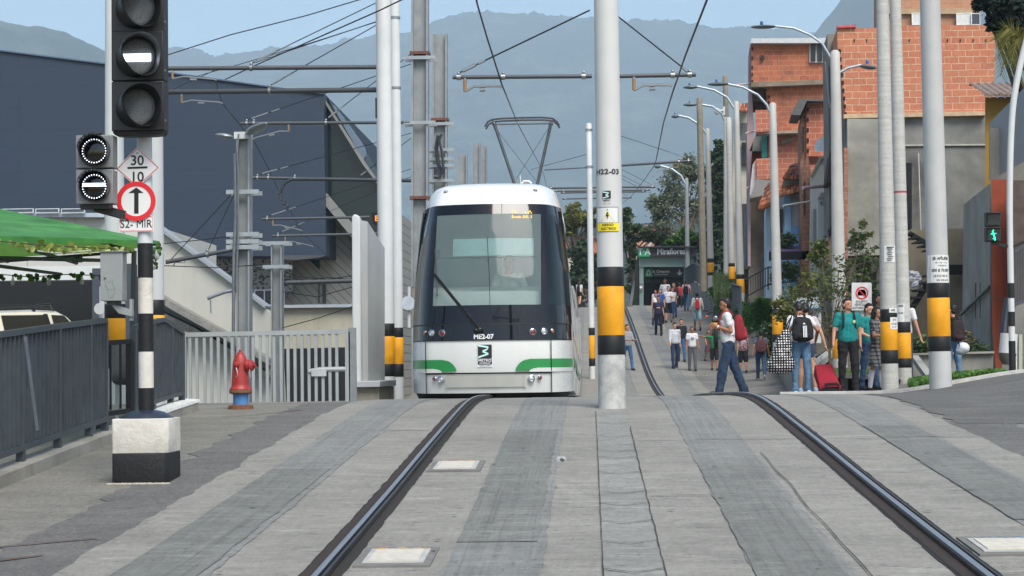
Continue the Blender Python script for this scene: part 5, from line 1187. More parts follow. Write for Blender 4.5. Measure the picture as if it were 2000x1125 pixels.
# ---- navy building
nb = thing('navy_building', 'large navy clad building with a sloping roof line and glazed prow', 'building', P(300, 800, 76))
pr(nb, 'wall', [(-160, 500), (637, 500), (632, 181), (565, 173), (400, 150), (200, 122), (0, 97), (-160, 74)], 76, 22, M_NAVY)
pr(nb, 'roof_edge', [(-160, 74), (0, 97), (200, 122), (400, 150), (565, 173), (632, 181), (632, 183.5), (565, 175.5), (400, 152.5), (200, 124.5), (0, 99.5), (-160, 76.5)], 75.9, .1, mat('#50617a', .5), 0)
M_GRG = glass('#1a272b', .12, (.30, .42, .40, 1), .75); M_FAS = mat('#7b7c78', .6, .1, .08, 2)
pr(nb, 'glazed_prow', [(637, 378), (700, 452), (738, 470), (738, 352), (712, 318), (640, 190), (635, 186)], 77, .1, M_GRG)
pr(nb, 'prow_interior', [(637, 378), (700, 452), (738, 470), (738, 352), (712, 318), (640, 190), (635, 186)], 78.2, 6, mat('#2c3c40', .8, 0, .3, .4))
pr(nb, 'fascia', [(636, 376), (690, 440), (738, 462), (738, 482), (686, 462), (636, 402)], 76.2, .6, M_FAS)
for pl in ([(632, 181), (636, 198), (712, 320), (738, 357), (738, 350), (714, 313), (653, 216), (641, 204), (651, 204), (716, 300), (738, 338), (738, 334), (717, 296), (653, 203), (640, 205)],):
    pass
pr(nb, 'roof_trim', [(632, 183), (634, 200), (709, 322), (738, 360), (738, 353), (712, 316), (637, 198)], 76.6, .3, M_FAS); pr(nb, 'roof_trim', [(640, 206), (652, 205), (700, 270), (711, 287), (714, 304), (710, 312)], 77.1, .5, mat('#5f6f80', .5)); 
pr(nb, 'soffit', [(530, 498), (637, 499), (622, 503), (575, 508), (532, 505)], 75.6, .4, mat('#44484c', .6))
# grey clad annexe with diagonal boards and perforated screen
M_DIAG = panel_mat('#96958e', 60, .40, .7, .025, '#5c5b56', diag=1)
an = thing('grey_annexe', 'pale grey building with diagonal board cladding and a perforated screen under the navy one', 'building', P(600, 800, 79))
pr(an, 'wall', [(548, 800), (760, 800), (760, 400), (636, 380), (548, 480)], 79, 10, M_DIAG)
def perf_mat():
    m, t, b, o = nt('perforated screen'); g = N(t); s = g.sep(g.pos()); cb = g.n('CombineXYZ'); g.L(s[0], cb.inputs[0]); g.L(s[2], cb.inputs[1])
    v = g.n('TexWhiteNoise', noise_dimensions='2D'); vm = g.n('VectorMath', operation='FLOOR'); sc = g.n('VectorMath', operation='SCALE'); g.L(cb.outputs[0], sc.inputs[0]); sc.inputs['Scale'].default_value = 13.0; g.L(sc.outputs[0], vm.inputs[0]); g.L(vm.outputs[0], v.inputs[0])
    q = g.ramp(v.outputs[0], [(.0, lin('#1b1d20')), (.26, lin('#1b1d20')), (.27, lin('#7e8180')), (1, lin('#8b8e8d'))]); g.L(q, b.inputs['Base Color']); return m
pr(an, 'perforated_screen', [(392, 575), (571, 575), (571, 497), (392, 497)], 78, .3, perf_mat())
window(an, 497, 565, 556, 597, 77.9, 2, mat('#d9dad6', .5), mat('#2b3238', .3), 2)
for (x0, x1) in ((622, 623.5), (630, 636)): pr(an, 'downpipe', rc(x0, 555, x1, 592), 78.9, .1, mat('#2c3238', .5))
mb = MB(); mb.prism([P(604, 508, 78.9), P(624, 527, 78.9), P(624, 507, 78.9), P(612, 502, 78.9)], (0, .1, 0)); mb.build('window', glass('#1d3a36', .1), an)
for i in range(14): pr(an, 'louvre', rc(685, 460+i*3.2, 692, 462+i*3.2), 78.8, .1, mat('#3c3f40', .6))
# white ramp walls
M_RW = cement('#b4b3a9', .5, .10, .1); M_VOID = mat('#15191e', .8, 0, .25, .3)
rw = thing('ramp_wall', 'off white concrete ramp wall with a sloping grey coping behind the pale gate', 'wall', P(420, 800, 41))
pr(rw, 'wall', [(300, 830), (548, 830), (548, 640), (517, 601), (494, 583), (462, 560), (320, 455), (300, 440)], 41, .5, M_RW)
pr(rw, 'coping', [(300, 441), (320, 456), (462, 561), (494, 584), (517, 602), (519, 597), (496, 579), (464, 556), (320, 449), (300, 434)], 40.85, .8, mat('#8d9296', .6, 0, .05, 4))
pr(rw, 'ledge', [(300, 568), (322, 582), (450, 655), (523, 700), (524, 712), (450, 668), (322, 597), (300, 584)], 40.4, .6, mat('#7d7c76', .9, 0, .3, 8, .5, 30)); pr(rw, 'ledge', [(300, 598), (322, 612), (380, 640), (450, 682), (528, 732), (528, 738), (450, 690), (380, 648), (322, 621), (300, 606)], 40.5, .5, mat('#62625e', .9, 0, .3, 8, .5, 30))
pr(rw, 'handrail', [(330, 600), (530, 712), (530, 714), (330, 602)], 40.3, .05, STEEL)
uw = thing('underpass_wall', 'beige concrete wall over a dark underpass opening behind the pale gate', 'wall', P(600, 800, 52))
pr(uw, 'wall', [(517, 682), (760, 676), (760, 598), (517, 601)], 52, .6, cement('#a8a390', 1.2, .2, .2)); pr(uw, 'coping', [(512, 602), (760, 599), (760, 593), (512, 596)], 51.8, 1.0, mat('#9aa1a8', .6))
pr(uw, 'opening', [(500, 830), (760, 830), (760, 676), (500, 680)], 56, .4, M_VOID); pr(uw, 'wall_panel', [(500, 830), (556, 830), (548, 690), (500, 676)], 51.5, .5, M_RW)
ab = thing('white_annexe', 'white panelled building with a dark car entrance, behind the green canopy', 'building', P(80, 800, 46))
pr(ab, 'wall', [(-160, 560), (300, 560), (300, 440), (203, 424), (-160, 414)], 47, 8, panel_mat('#bfbfb8', 1.25, 6, .6, .012, '#85857f')); pr(ab, 'parapet', [(-160, 424), (203, 424), (203, 416), (-160, 414)], 46.7, .4, mat('#a9b1bb', .5))
for (x0, x1) in ((5, 66), (70, 116), (120, 166)): window(ab, x0, 407, x1, 417, 46.6, 1.5, mat('#c3cad0', .4), mat('#4f5a62', .2))
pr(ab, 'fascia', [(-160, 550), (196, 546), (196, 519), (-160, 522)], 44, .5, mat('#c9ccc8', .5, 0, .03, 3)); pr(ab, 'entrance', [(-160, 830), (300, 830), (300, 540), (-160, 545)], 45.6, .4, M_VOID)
pr(ab, 'column', rc(180, 524, 208, 830), 43.6, .5, mat('#3d444c', .7)); pr(ab, 'column', rc(243, 515, 258, 830), 43.6, .5, mat('#3d444c', .7))
# orange matrix board peeking beside the pole pair
t = thing('message_board', 'dark message board with orange lit letters half hidden by the pole pair', 'sign', P(732, 430, 40)); mb = MB(); mb.prism([P(725, 415, 40), P(745, 415, 40), P(745, 440, 40), (P(731, 440, 40)), P(728, 437, 40)], (0, .2, 0)); mb.build('board_case', BLACK, t)
text('B', .17, P(736, 427, 39.98), (1, 0, 0), (0, 0, 1), emis('#ff7a28', 1.6), t, 'lettering', .01)
# ================================================================ right hand street
M_BR1 = brick('#bd7452', '#a25a40', '#c4a88a', .46, .215, .022, dirt=.15); M_BR2 = brick('#9c4e32', '#ab603c', '#b98a66', .44, .22, .016, dirt=.6, seed=1)
M_BR3 = brick('#ab5e44', '#a05038', '#c09a80', .46, .225, .02, dirt=.25, seed=2); M_BR4 = brick('#b07f5f', '#a87453', '#b29478', .5, .18, .02, dirt=.2, seed=3); M_BR5 = brick('#8c5a44', '#7c4f3c', '#9a7c68', .4, .2, .02, dirt=.5, seed=4)
M_CEM = cement('#84847e', .45, .6, .4); M_CEM2 = cement('#98968b', .5, .55, .3); M_CEM3 = cement('#77766f', .8, .3, .4)
def tiles_mat():
    m, t, b, o = nt('clay tiles'); g = N(t); gp = g.n('NewGeometry'); r = gp.outputs['Random Per Island']; n = g.noise(gp.outputs['Position'], 3, 4)
    q = g.ramp(g.math('ADD', g.math('MULTIPLY', r, .6), g.math('MULTIPLY', n, .4)), [(.2, lin('#5b4237')), (.5, lin('#9c5a3a')), (.8, lin('#c77e52'))]); g.L(q, b.inputs['Base Color']); b.inputs['Roughness'].default_value = .9; return m
M_TILE = tiles_mat()
def tiled(t, pa, pb, pc, pd, cols, rows, name='roof', r=None):
    """barrel tiles laid on quad pa,pb (eave) pc,pd (ridge)"""
    mb = MB(); pa, pb, pc, pd = map(V, (pa, pb, pc, pd))
    for i in range(cols):
        for j in range(rows):
            u = (i+.5)/cols; v0, v1 = j/rows, (j+1.25)/rows
            a = (pa*(1-u)+pb*u)*(1-v0)+(pd*(1-u)+pc*u)*v0; c = (pa*(1-u)+pb*u)*(1-v1)+(pd*(1-u)+pc*u)*v1; w = r or (pb-pa).length/cols*.5
            mb.tube([a+V((random.gauss(0, .012), 0, .04+random.gauss(0, .008))), c+V((0, 0, .0))], [w*1.0, w*.82], 7)
    o = mb.build(name, M_TILE, t, smooth=50)
    m2 = MB(); m2.prism([pa, pb, pc, pd], (0, 0, -.05)); m2.build('roof_boards', mat('#3d2d24', .9), t); return o
# B0: tan brick upper building
t = thing('upper_house', 'tan brick house with white curtained windows rising above the orange brick storey', 'house', P(1830, 700, 92))
pr(t, 'wall', rc(1736, -120, 1912, 400), 92, 9, M_BR4); pr(t, 'slab_edge', rc(1734, 17, 1914, 27), 91.8, .3, mat('#a68f70', .8)); pr(t, 'side_board', [(1728, -40), (1736, -40), (1736, 60), (1728, 60)], 92.5, 5, mat('#6b5347', .9)); M_CUR = mat('#c9cbc6', .7, 0, .15, 9)
for x0, x1 in ((1781, 1797), (1868, 1898)):
    fo = window(t, x0, 25, x1, 49, 91.7, 1.5, mat('#dcdedb', .5), M_CUR, 0)
fo = window(t, 1897, 26, 1914, 49, 91.6, 1.2, mat('#dcdedb', .5), mat('#3b4148', .3), 0)
# B1: big orange brick storey on grey cement
b1 = thing('brick_house', 'wide house with an orange hollow brick storey on bare grey cement walls', 'house', P(1790, 735, 60))
pr(b1, 'brick_wall', [(1651, 223), (1940, 217), (1946, 60), (1936, 48), (1760, 50), (1700, 55), (1635, 55), (1636, 90)], 59.9, 5, M_BR1)
pr(b1, 'wall', [(1650, 740), (1938, 740), (1938, 222), (1650, 226)], 60, 6, M_CEM)
pr(b1, 'slab_edge', [(1648, 231), (1925, 225), (1925, 217), (1648, 223)], 59.75, .3, mat('#b79f80', .85, 0, .2, 4)); pr(b1, 'plaster_band', [(1652, 286), (1936, 284), (1936, 281), (1652, 283)], 59.93, .1, mat('#a5a49c', .9))
rnd = random.Random(4)
for x in [1668, 1692]+list(range(1750, 1935, 25)): pr(b1, 'vent_hole', rc(x, 76, x+2, 80.5), 59.86, .06, BLACK)
for i in range(9): pr(b1, 'hollow_end', rc(1638+i*1.4, 96+i*15.4, 1642.5+i*1.4, 103+i*15.4), 59.86, .06, mat('#2a1712', .9))
pr(b1, 'top_course', [(1635, 50), (1672, 48), (1672, 53), (1635, 54)], 59.8, .4, mat('#c2545a', .8))
M_BW_ = mat('#14171a', .4)
pr(b1, 'doorway', rc(1766, 318, 1781, 446), 59.85, .2, M_BW_); pr(b1, 'white_pipe', [(1793.5, 299), (1795, 299), (1800, 462), (1798.5, 462)], 59.8, .05, WHITEP); pr(b1, 'doorway', rc(1700, 480, 1712, 640), 59.6, .2, M_BW_)
pr(b1, 'lower_wall', [(1762, 740), (1885, 740), (1885, 446), (1762, 450)], 59.2, .7, cement('#8f8570', 1, .3, .4)); pr(b1, 'beam', rc(1850, 517, 1896, 535), 58.5, .5, BLACK)
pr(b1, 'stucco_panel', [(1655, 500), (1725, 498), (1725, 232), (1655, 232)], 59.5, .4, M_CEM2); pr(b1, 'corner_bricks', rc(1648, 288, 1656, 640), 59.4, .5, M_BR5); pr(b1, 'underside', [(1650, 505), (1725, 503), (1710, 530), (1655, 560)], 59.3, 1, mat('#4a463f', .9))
# black metal stair
mb = MB()
sp = [P(1815, 478, 57), P(1768, 620, 57)]
st = thing('metal_stair', 'black open metal staircase against the grey cement house', 'staircase', P(1790, 735, 57))
mb = MB(); mb.bar(P(1818, 545, 57), P(1762, 632, 57), .06, .18); mb.build('stringer', BLACK, st); mb = MB(); mb.bar(P(1775, 455, 57.5), P(1850, 500, 57.5), .06, .15); mb.build('stringer', BLACK, st)
for i in range(7):
    x, y = 1762+i*9.5, 610-i*14.5
    mb = MB(); mb.bar(P(x, y, 56.6), P(x, y, 57.6), .32, .05) if False else mb.box(*bx8(x, x+20, y-2, y+2, 56.6, .9)); mb.build('tread', BLACK, st)
for i in range(5):
    x, y = 1770+i*10, 456+i*8
    mb = MB(); mb.box(*bx8(x, x+16, y-1.5, y+1.5, 57.2, .9)); mb.build('tread', BLACK, st)
t = thing('plastic_sack', 'white plastic sack on the ledge beside the metal stair', 'sack', P(1788, 562, 57)); mb = MB(); mb.ball(P(1787, 545, 57.2), (.20, .15, .27), 14, 10); mb = remesh(mb, .02, 1, .08, 7, 3); mb.build('bag', mat('#b9bbc0', .5), t, smooth=60)
t2 = thing('stone_ledge', 'short cement ledge under the white plastic sack', 'ledge', P(1788, 570, 57)); pr(t2, 'slab', rc(1774, 561, 1803, 566), 56.9, .6, M_CEM3)
# side elements of B1 facing the street
b1s = thing('shed_roof_house', 'narrow grey house front with dark overhanging eave left of the brick storey', 'house', P(1630, 735, 63))
pr(b1s, 'wall', [(1622, 740), (1652, 740), (1652, 66), (1616, 66), (1618, 200)], 62.5, 3, M_CEM3); pr(b1s, 'eave', [(1614, 356), (1622, 357), (1640, 357), (1640, 230), (1632, 228)], 61.5, 2.0, mat('#33261f', .9)); pr(b1s, 'window', rc(1620, 130, 1625, 200), 62.3, .2, M_BW_); pr(b1s, 'downpipe', [(1611, 120), (1613, 120), (1622, 210), (1620, 210)], 61.8, .1, GALV)
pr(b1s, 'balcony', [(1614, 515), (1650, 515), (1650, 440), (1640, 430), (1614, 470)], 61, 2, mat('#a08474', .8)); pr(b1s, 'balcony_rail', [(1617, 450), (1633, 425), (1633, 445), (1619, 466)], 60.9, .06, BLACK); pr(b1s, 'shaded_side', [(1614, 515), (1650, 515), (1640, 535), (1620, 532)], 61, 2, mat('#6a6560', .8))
# brick block with tin overhang
b2 = thing('tin_roofed_house', 'small orange brick upper floor with a grey tin overhang between the two brick houses', 'house', P(1595, 735, 70))
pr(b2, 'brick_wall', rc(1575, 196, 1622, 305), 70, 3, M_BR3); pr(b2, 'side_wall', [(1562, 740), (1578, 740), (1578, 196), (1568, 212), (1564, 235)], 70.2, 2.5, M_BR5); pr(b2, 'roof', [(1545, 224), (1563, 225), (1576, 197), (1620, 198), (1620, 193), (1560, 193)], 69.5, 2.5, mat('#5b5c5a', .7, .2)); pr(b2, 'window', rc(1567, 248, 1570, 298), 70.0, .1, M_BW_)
for i in range(6): pr(b2, 'hollow_end', rc(1576, 210+i*20, 1580, 217+i*20), 69.95, .06, mat('#2a1712', .9))
d_ = thing('satellite_dish', 'white satellite dish on the roof edge beside the orange brick block', 'satellite dish', P(1610, 285, 66)); mb = MB(); c = P(1610, 285, 66); mb.lathe(c, [(.001, 0), (.18, .02), (.30, .08), (.34, .13), (.33, .13), (.17, .03), (.001, .012)], 24, (-.5, -.55, .45)); mb.build('reflector', mat('#c4c6c4', .5), d_, smooth=50); mb = MB(); mb.tube([c, P(1616, 300, 66.2)], .025, 6); mb.build('mast', STEEL, d_)
b2w = thing('white_house', 'narrow white plastered house with a stepped gable and an outside door', 'house', P(1600, 735, 67))
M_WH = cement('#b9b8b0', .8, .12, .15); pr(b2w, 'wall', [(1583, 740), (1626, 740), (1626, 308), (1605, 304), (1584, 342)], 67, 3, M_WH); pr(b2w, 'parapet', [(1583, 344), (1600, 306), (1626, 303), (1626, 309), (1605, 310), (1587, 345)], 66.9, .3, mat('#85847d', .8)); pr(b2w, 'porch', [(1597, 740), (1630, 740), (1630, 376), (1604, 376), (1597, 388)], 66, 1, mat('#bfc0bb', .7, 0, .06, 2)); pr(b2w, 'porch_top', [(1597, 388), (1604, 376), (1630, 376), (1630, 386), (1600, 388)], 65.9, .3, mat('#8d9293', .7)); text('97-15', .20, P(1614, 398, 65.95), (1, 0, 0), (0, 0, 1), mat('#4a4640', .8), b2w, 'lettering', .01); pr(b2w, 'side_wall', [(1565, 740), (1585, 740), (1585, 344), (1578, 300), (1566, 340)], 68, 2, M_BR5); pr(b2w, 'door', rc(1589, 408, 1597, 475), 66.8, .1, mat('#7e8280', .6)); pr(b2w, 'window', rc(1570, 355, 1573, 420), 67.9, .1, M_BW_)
for (a, c) in (((1568, 367), (1626, 362)), ((1530, 402), (1583, 393))):
    q = thing('drain_spout', ('thick pale' if a[0] > 1550 else 'thin white')+' drain pipe jutting out over the pavement '+('from the white house' if a[0] > 1550 else 'in front of the blue house'), 'drain pipe', P(*a, 64)); mb = MB(); mb.tube([P(*a, 64), P(*c, 66)], .06 if a[0] > 1550 else .035, 10); mb.build('pipe', mat('#b49aa0' if a[0] > 1550 else '#bfc1c0', .5), q, smooth=50)
# blue and white house with tile roofs and purple awning
b3 = thing('tiled_house', 'low pale blue and white house with broken clay tile roofs', 'house', P(1535, 735, 72))
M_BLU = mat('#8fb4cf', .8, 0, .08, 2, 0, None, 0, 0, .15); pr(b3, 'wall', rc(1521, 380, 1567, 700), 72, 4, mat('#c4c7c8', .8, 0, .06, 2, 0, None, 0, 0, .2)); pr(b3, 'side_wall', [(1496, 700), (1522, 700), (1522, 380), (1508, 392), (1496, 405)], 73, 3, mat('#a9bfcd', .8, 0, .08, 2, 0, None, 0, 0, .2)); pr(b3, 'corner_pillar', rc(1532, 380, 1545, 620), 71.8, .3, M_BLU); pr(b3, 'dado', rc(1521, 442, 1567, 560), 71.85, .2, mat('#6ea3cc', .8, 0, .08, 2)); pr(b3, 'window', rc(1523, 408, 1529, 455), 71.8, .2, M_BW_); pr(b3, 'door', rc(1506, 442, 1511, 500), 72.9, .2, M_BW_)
pr(b3, 'gable', [(1520, 382), (1566, 378), (1566, 340), (1530, 350)], 72.1, 2, mat('#9d978b', .9, 0, .2, 4))
tiled(b3, P(1520, 384, 71), P(1567, 372, 71), P(1567, 350, 73), P(1530, 356, 73), 8, 4); tiled(b3, P(1528, 348, 71.5), P(1567, 352, 71.5), P(1567, 318, 74), P(1545, 324, 74), 7, 4)
tiled(b3, P(1483, 408, 72), P(1510, 400, 71), P(1512, 352, 74), P(1500, 366, 75), 5, 5)
aw = thing('awning', 'purple fabric awning with a black underside over the blue house door', 'awning', P(1540, 500, 69)); mb = MB(); M_AW = mat('#5c4a70', .8, 0, .08, 3)
mb.add([P(1502, 492, 68), P(1582, 490, 68), P(1575, 479, 70), P(1508, 482, 70)], [(0, 1, 2, 3)]); mb.build('canopy', M_AW, aw, fix=False); pr(aw, 'valance', [(1502, 492), (1582, 490), (1582, 493), (1572, 507), (1510, 508), (1502, 510)], 68, .05, mat('#15151b', .8))
# B4: tall brick house with balconies
b4 = thing('tall_brick_house', 'tall weathered orange brick house with open balconies and a white sheet roof edge', 'house', P(1540, 735, 80))
pr(b4, 'upper_wall', [(1467, 162), (1617, 157), (1617, 84), (1467, 84)], 80, 6, M_BR2); pr(b4, 'slab_edge', [(1467, 170), (1617, 164), (1617, 155), (1467, 161)], 79.85, .4, mat('#7b6f60', .9, 0, .25, 3)); pr(b4, 'middle_wall', [(1499, 262), (1617, 262), (1617, 164), (1497, 168)], 80.3, 5, M_BR2); pr(b4, 'slab_edge', [(1477, 262), (1610, 258), (1610, 253), (1477, 257)], 79.7, .8, mat('#8d8272', .9, 0, .25, 3)); pr(b4, 'lower_wall', [(1501, 740), (1617, 740), (1617, 258), (1501, 262)], 80.5, 5, M_BR3)
pr(b4, 'roof_edge', [(1466, 84), (1618, 84), (1616, 74), (1467, 75)], 79.6, 6, mat('#b9bdbd', .5, .1)); pr(b4, 'window', rc(1581, 84, 1620, 122), 79.9, .1, WHITEP)
for x0, x1 in ((1584, 1593), (1597, 1606), (1609, 1616)): pr(b4, 'pane', rc(x0, 86, x1, 119), 79.8, .1, M_BW_)
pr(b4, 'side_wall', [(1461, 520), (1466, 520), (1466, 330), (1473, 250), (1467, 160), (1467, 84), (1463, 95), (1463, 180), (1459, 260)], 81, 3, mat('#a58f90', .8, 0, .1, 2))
M_SOF = mat('#7e7c78', .9, 0, .1, 3)
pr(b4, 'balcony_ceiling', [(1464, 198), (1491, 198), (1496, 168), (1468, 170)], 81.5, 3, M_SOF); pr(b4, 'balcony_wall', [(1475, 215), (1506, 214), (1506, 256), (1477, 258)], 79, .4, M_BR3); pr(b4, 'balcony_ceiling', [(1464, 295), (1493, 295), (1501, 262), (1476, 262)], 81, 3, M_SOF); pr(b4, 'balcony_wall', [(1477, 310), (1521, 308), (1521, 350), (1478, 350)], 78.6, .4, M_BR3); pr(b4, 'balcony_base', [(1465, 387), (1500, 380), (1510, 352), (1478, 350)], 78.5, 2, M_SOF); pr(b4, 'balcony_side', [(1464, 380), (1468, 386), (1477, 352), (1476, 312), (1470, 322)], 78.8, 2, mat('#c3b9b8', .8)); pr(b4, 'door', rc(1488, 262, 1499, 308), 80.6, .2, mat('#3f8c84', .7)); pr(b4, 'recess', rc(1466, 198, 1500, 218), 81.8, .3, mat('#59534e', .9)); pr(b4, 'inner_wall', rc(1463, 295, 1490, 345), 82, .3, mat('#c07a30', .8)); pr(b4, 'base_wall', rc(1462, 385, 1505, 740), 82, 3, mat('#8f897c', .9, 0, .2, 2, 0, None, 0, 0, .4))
pr(b4, 'patch', [(1525, 275), (1550, 266), (1552, 273), (1528, 282)], 80.2, .2, mat('#6b655c', .9)); pr(b4, 'vent', rc(1486, 108, 1493, 116), 79.85, .1, BLACK)
for y in (186, 197, 208, 219, 242, 252): pr(b4, 'hollow_end', rc(1499, y, 1504, y+5), 80.2, .06, mat('#2a1712', .9))
for y in (92, 110, 128, 142, 156): pr(b4, 'hollow_end', rc(1468, y, 1471, y+6), 79.95, .06, mat('#2a1712', .9))
for (a, c) in (((1428, 167), (1466, 163)), ((1457, 260), (1478, 255)), ((1459, 367), (1475, 362))):
    q = MB(); q.tube([P(*a, 79), P(*c, 80.5)], .04, 8); q.build('drain_pipe', mat('#bda3a8', .5), b4, smooth=50)
# B5 beyond
b5 = thing('cream_house', 'cream plastered house with barred balcony and small tiled roof beyond the tall brick house', 'house', P(1445, 740, 96))
pr(b5, 'wall', [(1430, 740), (1463, 740), (1463, 216), (1445, 214), (1432, 226)], 96, 5, cement('#aeaa9a', .6, .2)); tiled(b5, P(1443, 218, 95), P(1463, 218, 95), P(1462, 204, 97), P(1446, 204, 97), 5, 2); pr(b5, 'recess', rc(1448, 240, 1464, 264), 95.8, .3, mat('#5b5f5e', .9)); pr(b5, 'balcony_rail', rc(1447, 264, 1464, 274), 95.2, .1, mat('#50565a', .6)); pr(b5, 'recess', rc(1449, 278, 1464, 322), 95.7, .3, mat('#24282b', .8)); pr(b5, 'slab_edge', rc(1440, 388, 1480, 398), 94.8, .6, mat('#9d9b95', .8)); pr(b5, 'recess', rc(1451, 398, 1478, 480), 95.4, .3, mat('#33332f', .9)); pr(b5, 'pillar', rc(1468, 400, 1478, 540), 95, .3, mat('#b09c6f', .8))
sb = thing('shop_front', 'row of low grey and ochre doorways under the tall brick house', 'house', P(1475, 560, 84)); pr(sb, 'wall', rc(1440, 400, 1500, 640), 84, 1, mat('#8b8578', .9, 0, .25, 2, 0, None, 0, 0, .4))
for i, (x0, x1, cc) in enumerate(((1443, 1449, '#23282b'), (1452, 1458, '#8c9599'), (1462, 1469, '#2b2f31'), (1472, 1478, '#9a7a45'), (1483, 1488, '#4d4a44'), (1490, 1496, '#b0aaa0'))): pr(sb, 'door', rc(x0, 410+i*3, x1, 520), 83.9, .1, mat(cc, .8))
pr(sb, 'ledge', rc(1438, 520, 1500, 526), 83.3, 1, M_CONC2 if 'M_CONC2' in globals() else CONC)
# right edge structures
t = thing('yellow_house', 'mustard yellow wall with a wavy asbestos roof at the right edge', 'house', P(1950, 735, 54)); pr(t, 'wall', [(1924, 740), (2060, 740), (2060, 186), (1924, 190)], 54, 4, mat('#8a6a22', .8, 0, .1, 2, 0, None, 0, 0, .3))
mb = MB(); n = 60; top = [P(1922+ (2070-1922)*i/n, 188-4.0*sin(i*1.05), 53.4) for i in range(n+1)]; mb.loft([top, [p+V((0, 0, .07)) for p in top], [p+V((.1, 2.5, .75)) for p in top], [p+V((.1, 2.5, .68)) for p in top]], caps=False); mb.build('roof', mat('#7a6a62', .9, 0, .2, 4), t, smooth=60)
t = thing('corrugated_hoarding', 'blue grey corrugated sheet hoarding rising towards the right edge', 'hoarding', P(1960, 350, 46)); mb = MB(); n = 90; ra = []; rb = []
for i in range(n+1):
    px = 1932+150*i/n; y = 46-3.5*i/n+.03*sin(i*1.7); ra.append(P(px, 353-.55*(px-1932), y)); rb.append(P(px, 240-1.0*(px-1932), y))
mb.loft([ra, rb], caps=False); mb.build('sheet', mat('#84888a', .5, .1, .06, 2, 0, None, 0, 0, .2), t, smooth=70, fix=False)
t = thing('stained_wall', 'tall stained grey cement wall with two slit windows between the brick house and the rust column', 'wall', P(1910, 740, 48)); 
mb = MB(); lo = [P(1878, 745, 52), P(1940, 745, 46.5)]; hi = [P(1882, 400, 52), P(1938, 355, 46.5)]; mb.prism([lo[0], lo[1], hi[1], hi[0]], (.4, .3, 0)); mb.build('wall', cement('#8d8c82', .8, .28, .4), t)
mb = MB(); mb.prism([P(1880, 612, 51.6), P(1936, 558, 46.6), P(1936, 562, 46.6), P(1880, 616, 51.6)], (-.1, -.1, 0)); mb.build('ledge', M_CEM3, t)
for x0, x1 in ((1905, 1910), (1914, 1920)): mb = MB(); Yq = 52-(x0-1878)/62*5.5-.12; mb.prism([P(x0, 622, Yq), P(x1, 618, Yq), P(x1, 548, Yq), P(x0, 553, Yq)], (0, .05, 0)); mb.build('window', mat('#4c4e4c', .8), t)
t = thing('rust_column', 'rust red painted wall column behind the pedestrian signal', 'column', P(1955, 740, 44)); pr(t, 'column_face', [(1946, 745), (1972, 745), (1970, 350), (1936, 350), (1938, 640)], 44, 1.2, mat('#8e3f22', .8, 0, .15, 3, .2, 30, .3, 0, .5))
t = thing('low_grey_wall', 'plain grey cement wall with dark steel railing at the right edge', 'wall', P(2000, 740, 40)); pr(t, 'wall', [(1955, 750), (2060, 750), (2060, 570), (1984, 598), (1958, 700)], 40, .5, M_CEM); pr(t, 'upper_wall', rc(1934, 250, 2060, 745), 45.5, .5, M_CEM3); pr(t, 'rust_panel', rc(1972, 352, 2060, 600), 43, .5, mat('#4f423a', .8, 0, .4, 3, 0, None, .5))
for i in range(12): mb = MB(); x = 1984+i*5; mb.bar(P(x, 592-i*1.5, 38), P(x, 490-i*3.5, 38), .02, .03); mb.build('rail_bar', M_FEN, t)
mb = MB(); mb.bar(P(1982, 492, 38), P(2050, 450, 38), .05, .05); mb.bar(P(1982, 594, 38), P(2050, 572, 38), .05, .05); mb.build('rail', M_FEN, t); pr(t, 'bollard', rc(1990, 653, 1997, 737), 33, .1, mat('#a5a594', .8))
t = thing('hanging_bin', 'white cylindrical litter bin with a grey rounded base behind the signal post', 'litter bin', P(1969, 740, 31)); q = P(1968, 690, 31); k_ = 31/F
mb = MB(); mb.lathe(q, [(8*k_, -22*k_), (15*k_, -12*k_), (17*k_, 0)], 24, (.1, 0, 1)); mb.build('base', mat('#6b6a66', .5, .4), t, smooth=50); mb = MB(); mb.lathe(q, [(17*k_, 0), (16.5*k_, 38*k_)], 24, (.1, 0, 1)); mb.build('drum', WHITEP, t, smooth=50); mb = MB(); mb.bar(P(1983, 745, 31.3), P(1983, 655, 31.3), .05, .05); mb.build('stand', mat('#c2c3b8', .7), t)
mb = MB(); mb.prism([P(1959, 652, 31.5), P(1966, 650, 31.5), P(1969, 580, 31.5), P(1966, 600, 31.5)], (0, .3, 0)); mb.build('flap', mat('#3c4650', .7), t)
# planter wall, ramp kerbs, lawn
t = thing('planter_wall', 'low mossy grey planter wall behind the grass on the right', 'wall', P(1860, 745, 42)); pr(t, 'wall', [(1770, 760), (1940, 760), (1940, 688), (1770, 692)], 42, .3, cement('#82827a', .9, .35, .4)); pr(t, 'coping', [(1768, 694), (1942, 690), (1942, 686), (1768, 690)], 41.9, .5, M_CEM2); pr(t, 'soil', rc(1770, 694, 1940, 750), 42.4, 3, mat('#3b3326', .9))
t = thing('ramp_kerb', 'sloping concrete ramp edge passing behind the thick right hand pole', 'kerb', P(1800, 740, 36)); mb = MB(); mb.prism([P(1780, 694, 39.5), P(1822, 752, 33), P(1822, 766, 33), P(1780, 704, 39.5)], (.16, .1, 0)); mb.build('edge', CONC, t)
t = thing('ramp_kerb', 'long low concrete ramp wall rising behind the suitcase and the teal shirted girl', 'kerb', P(1640, 740, 40)); mb = MB()
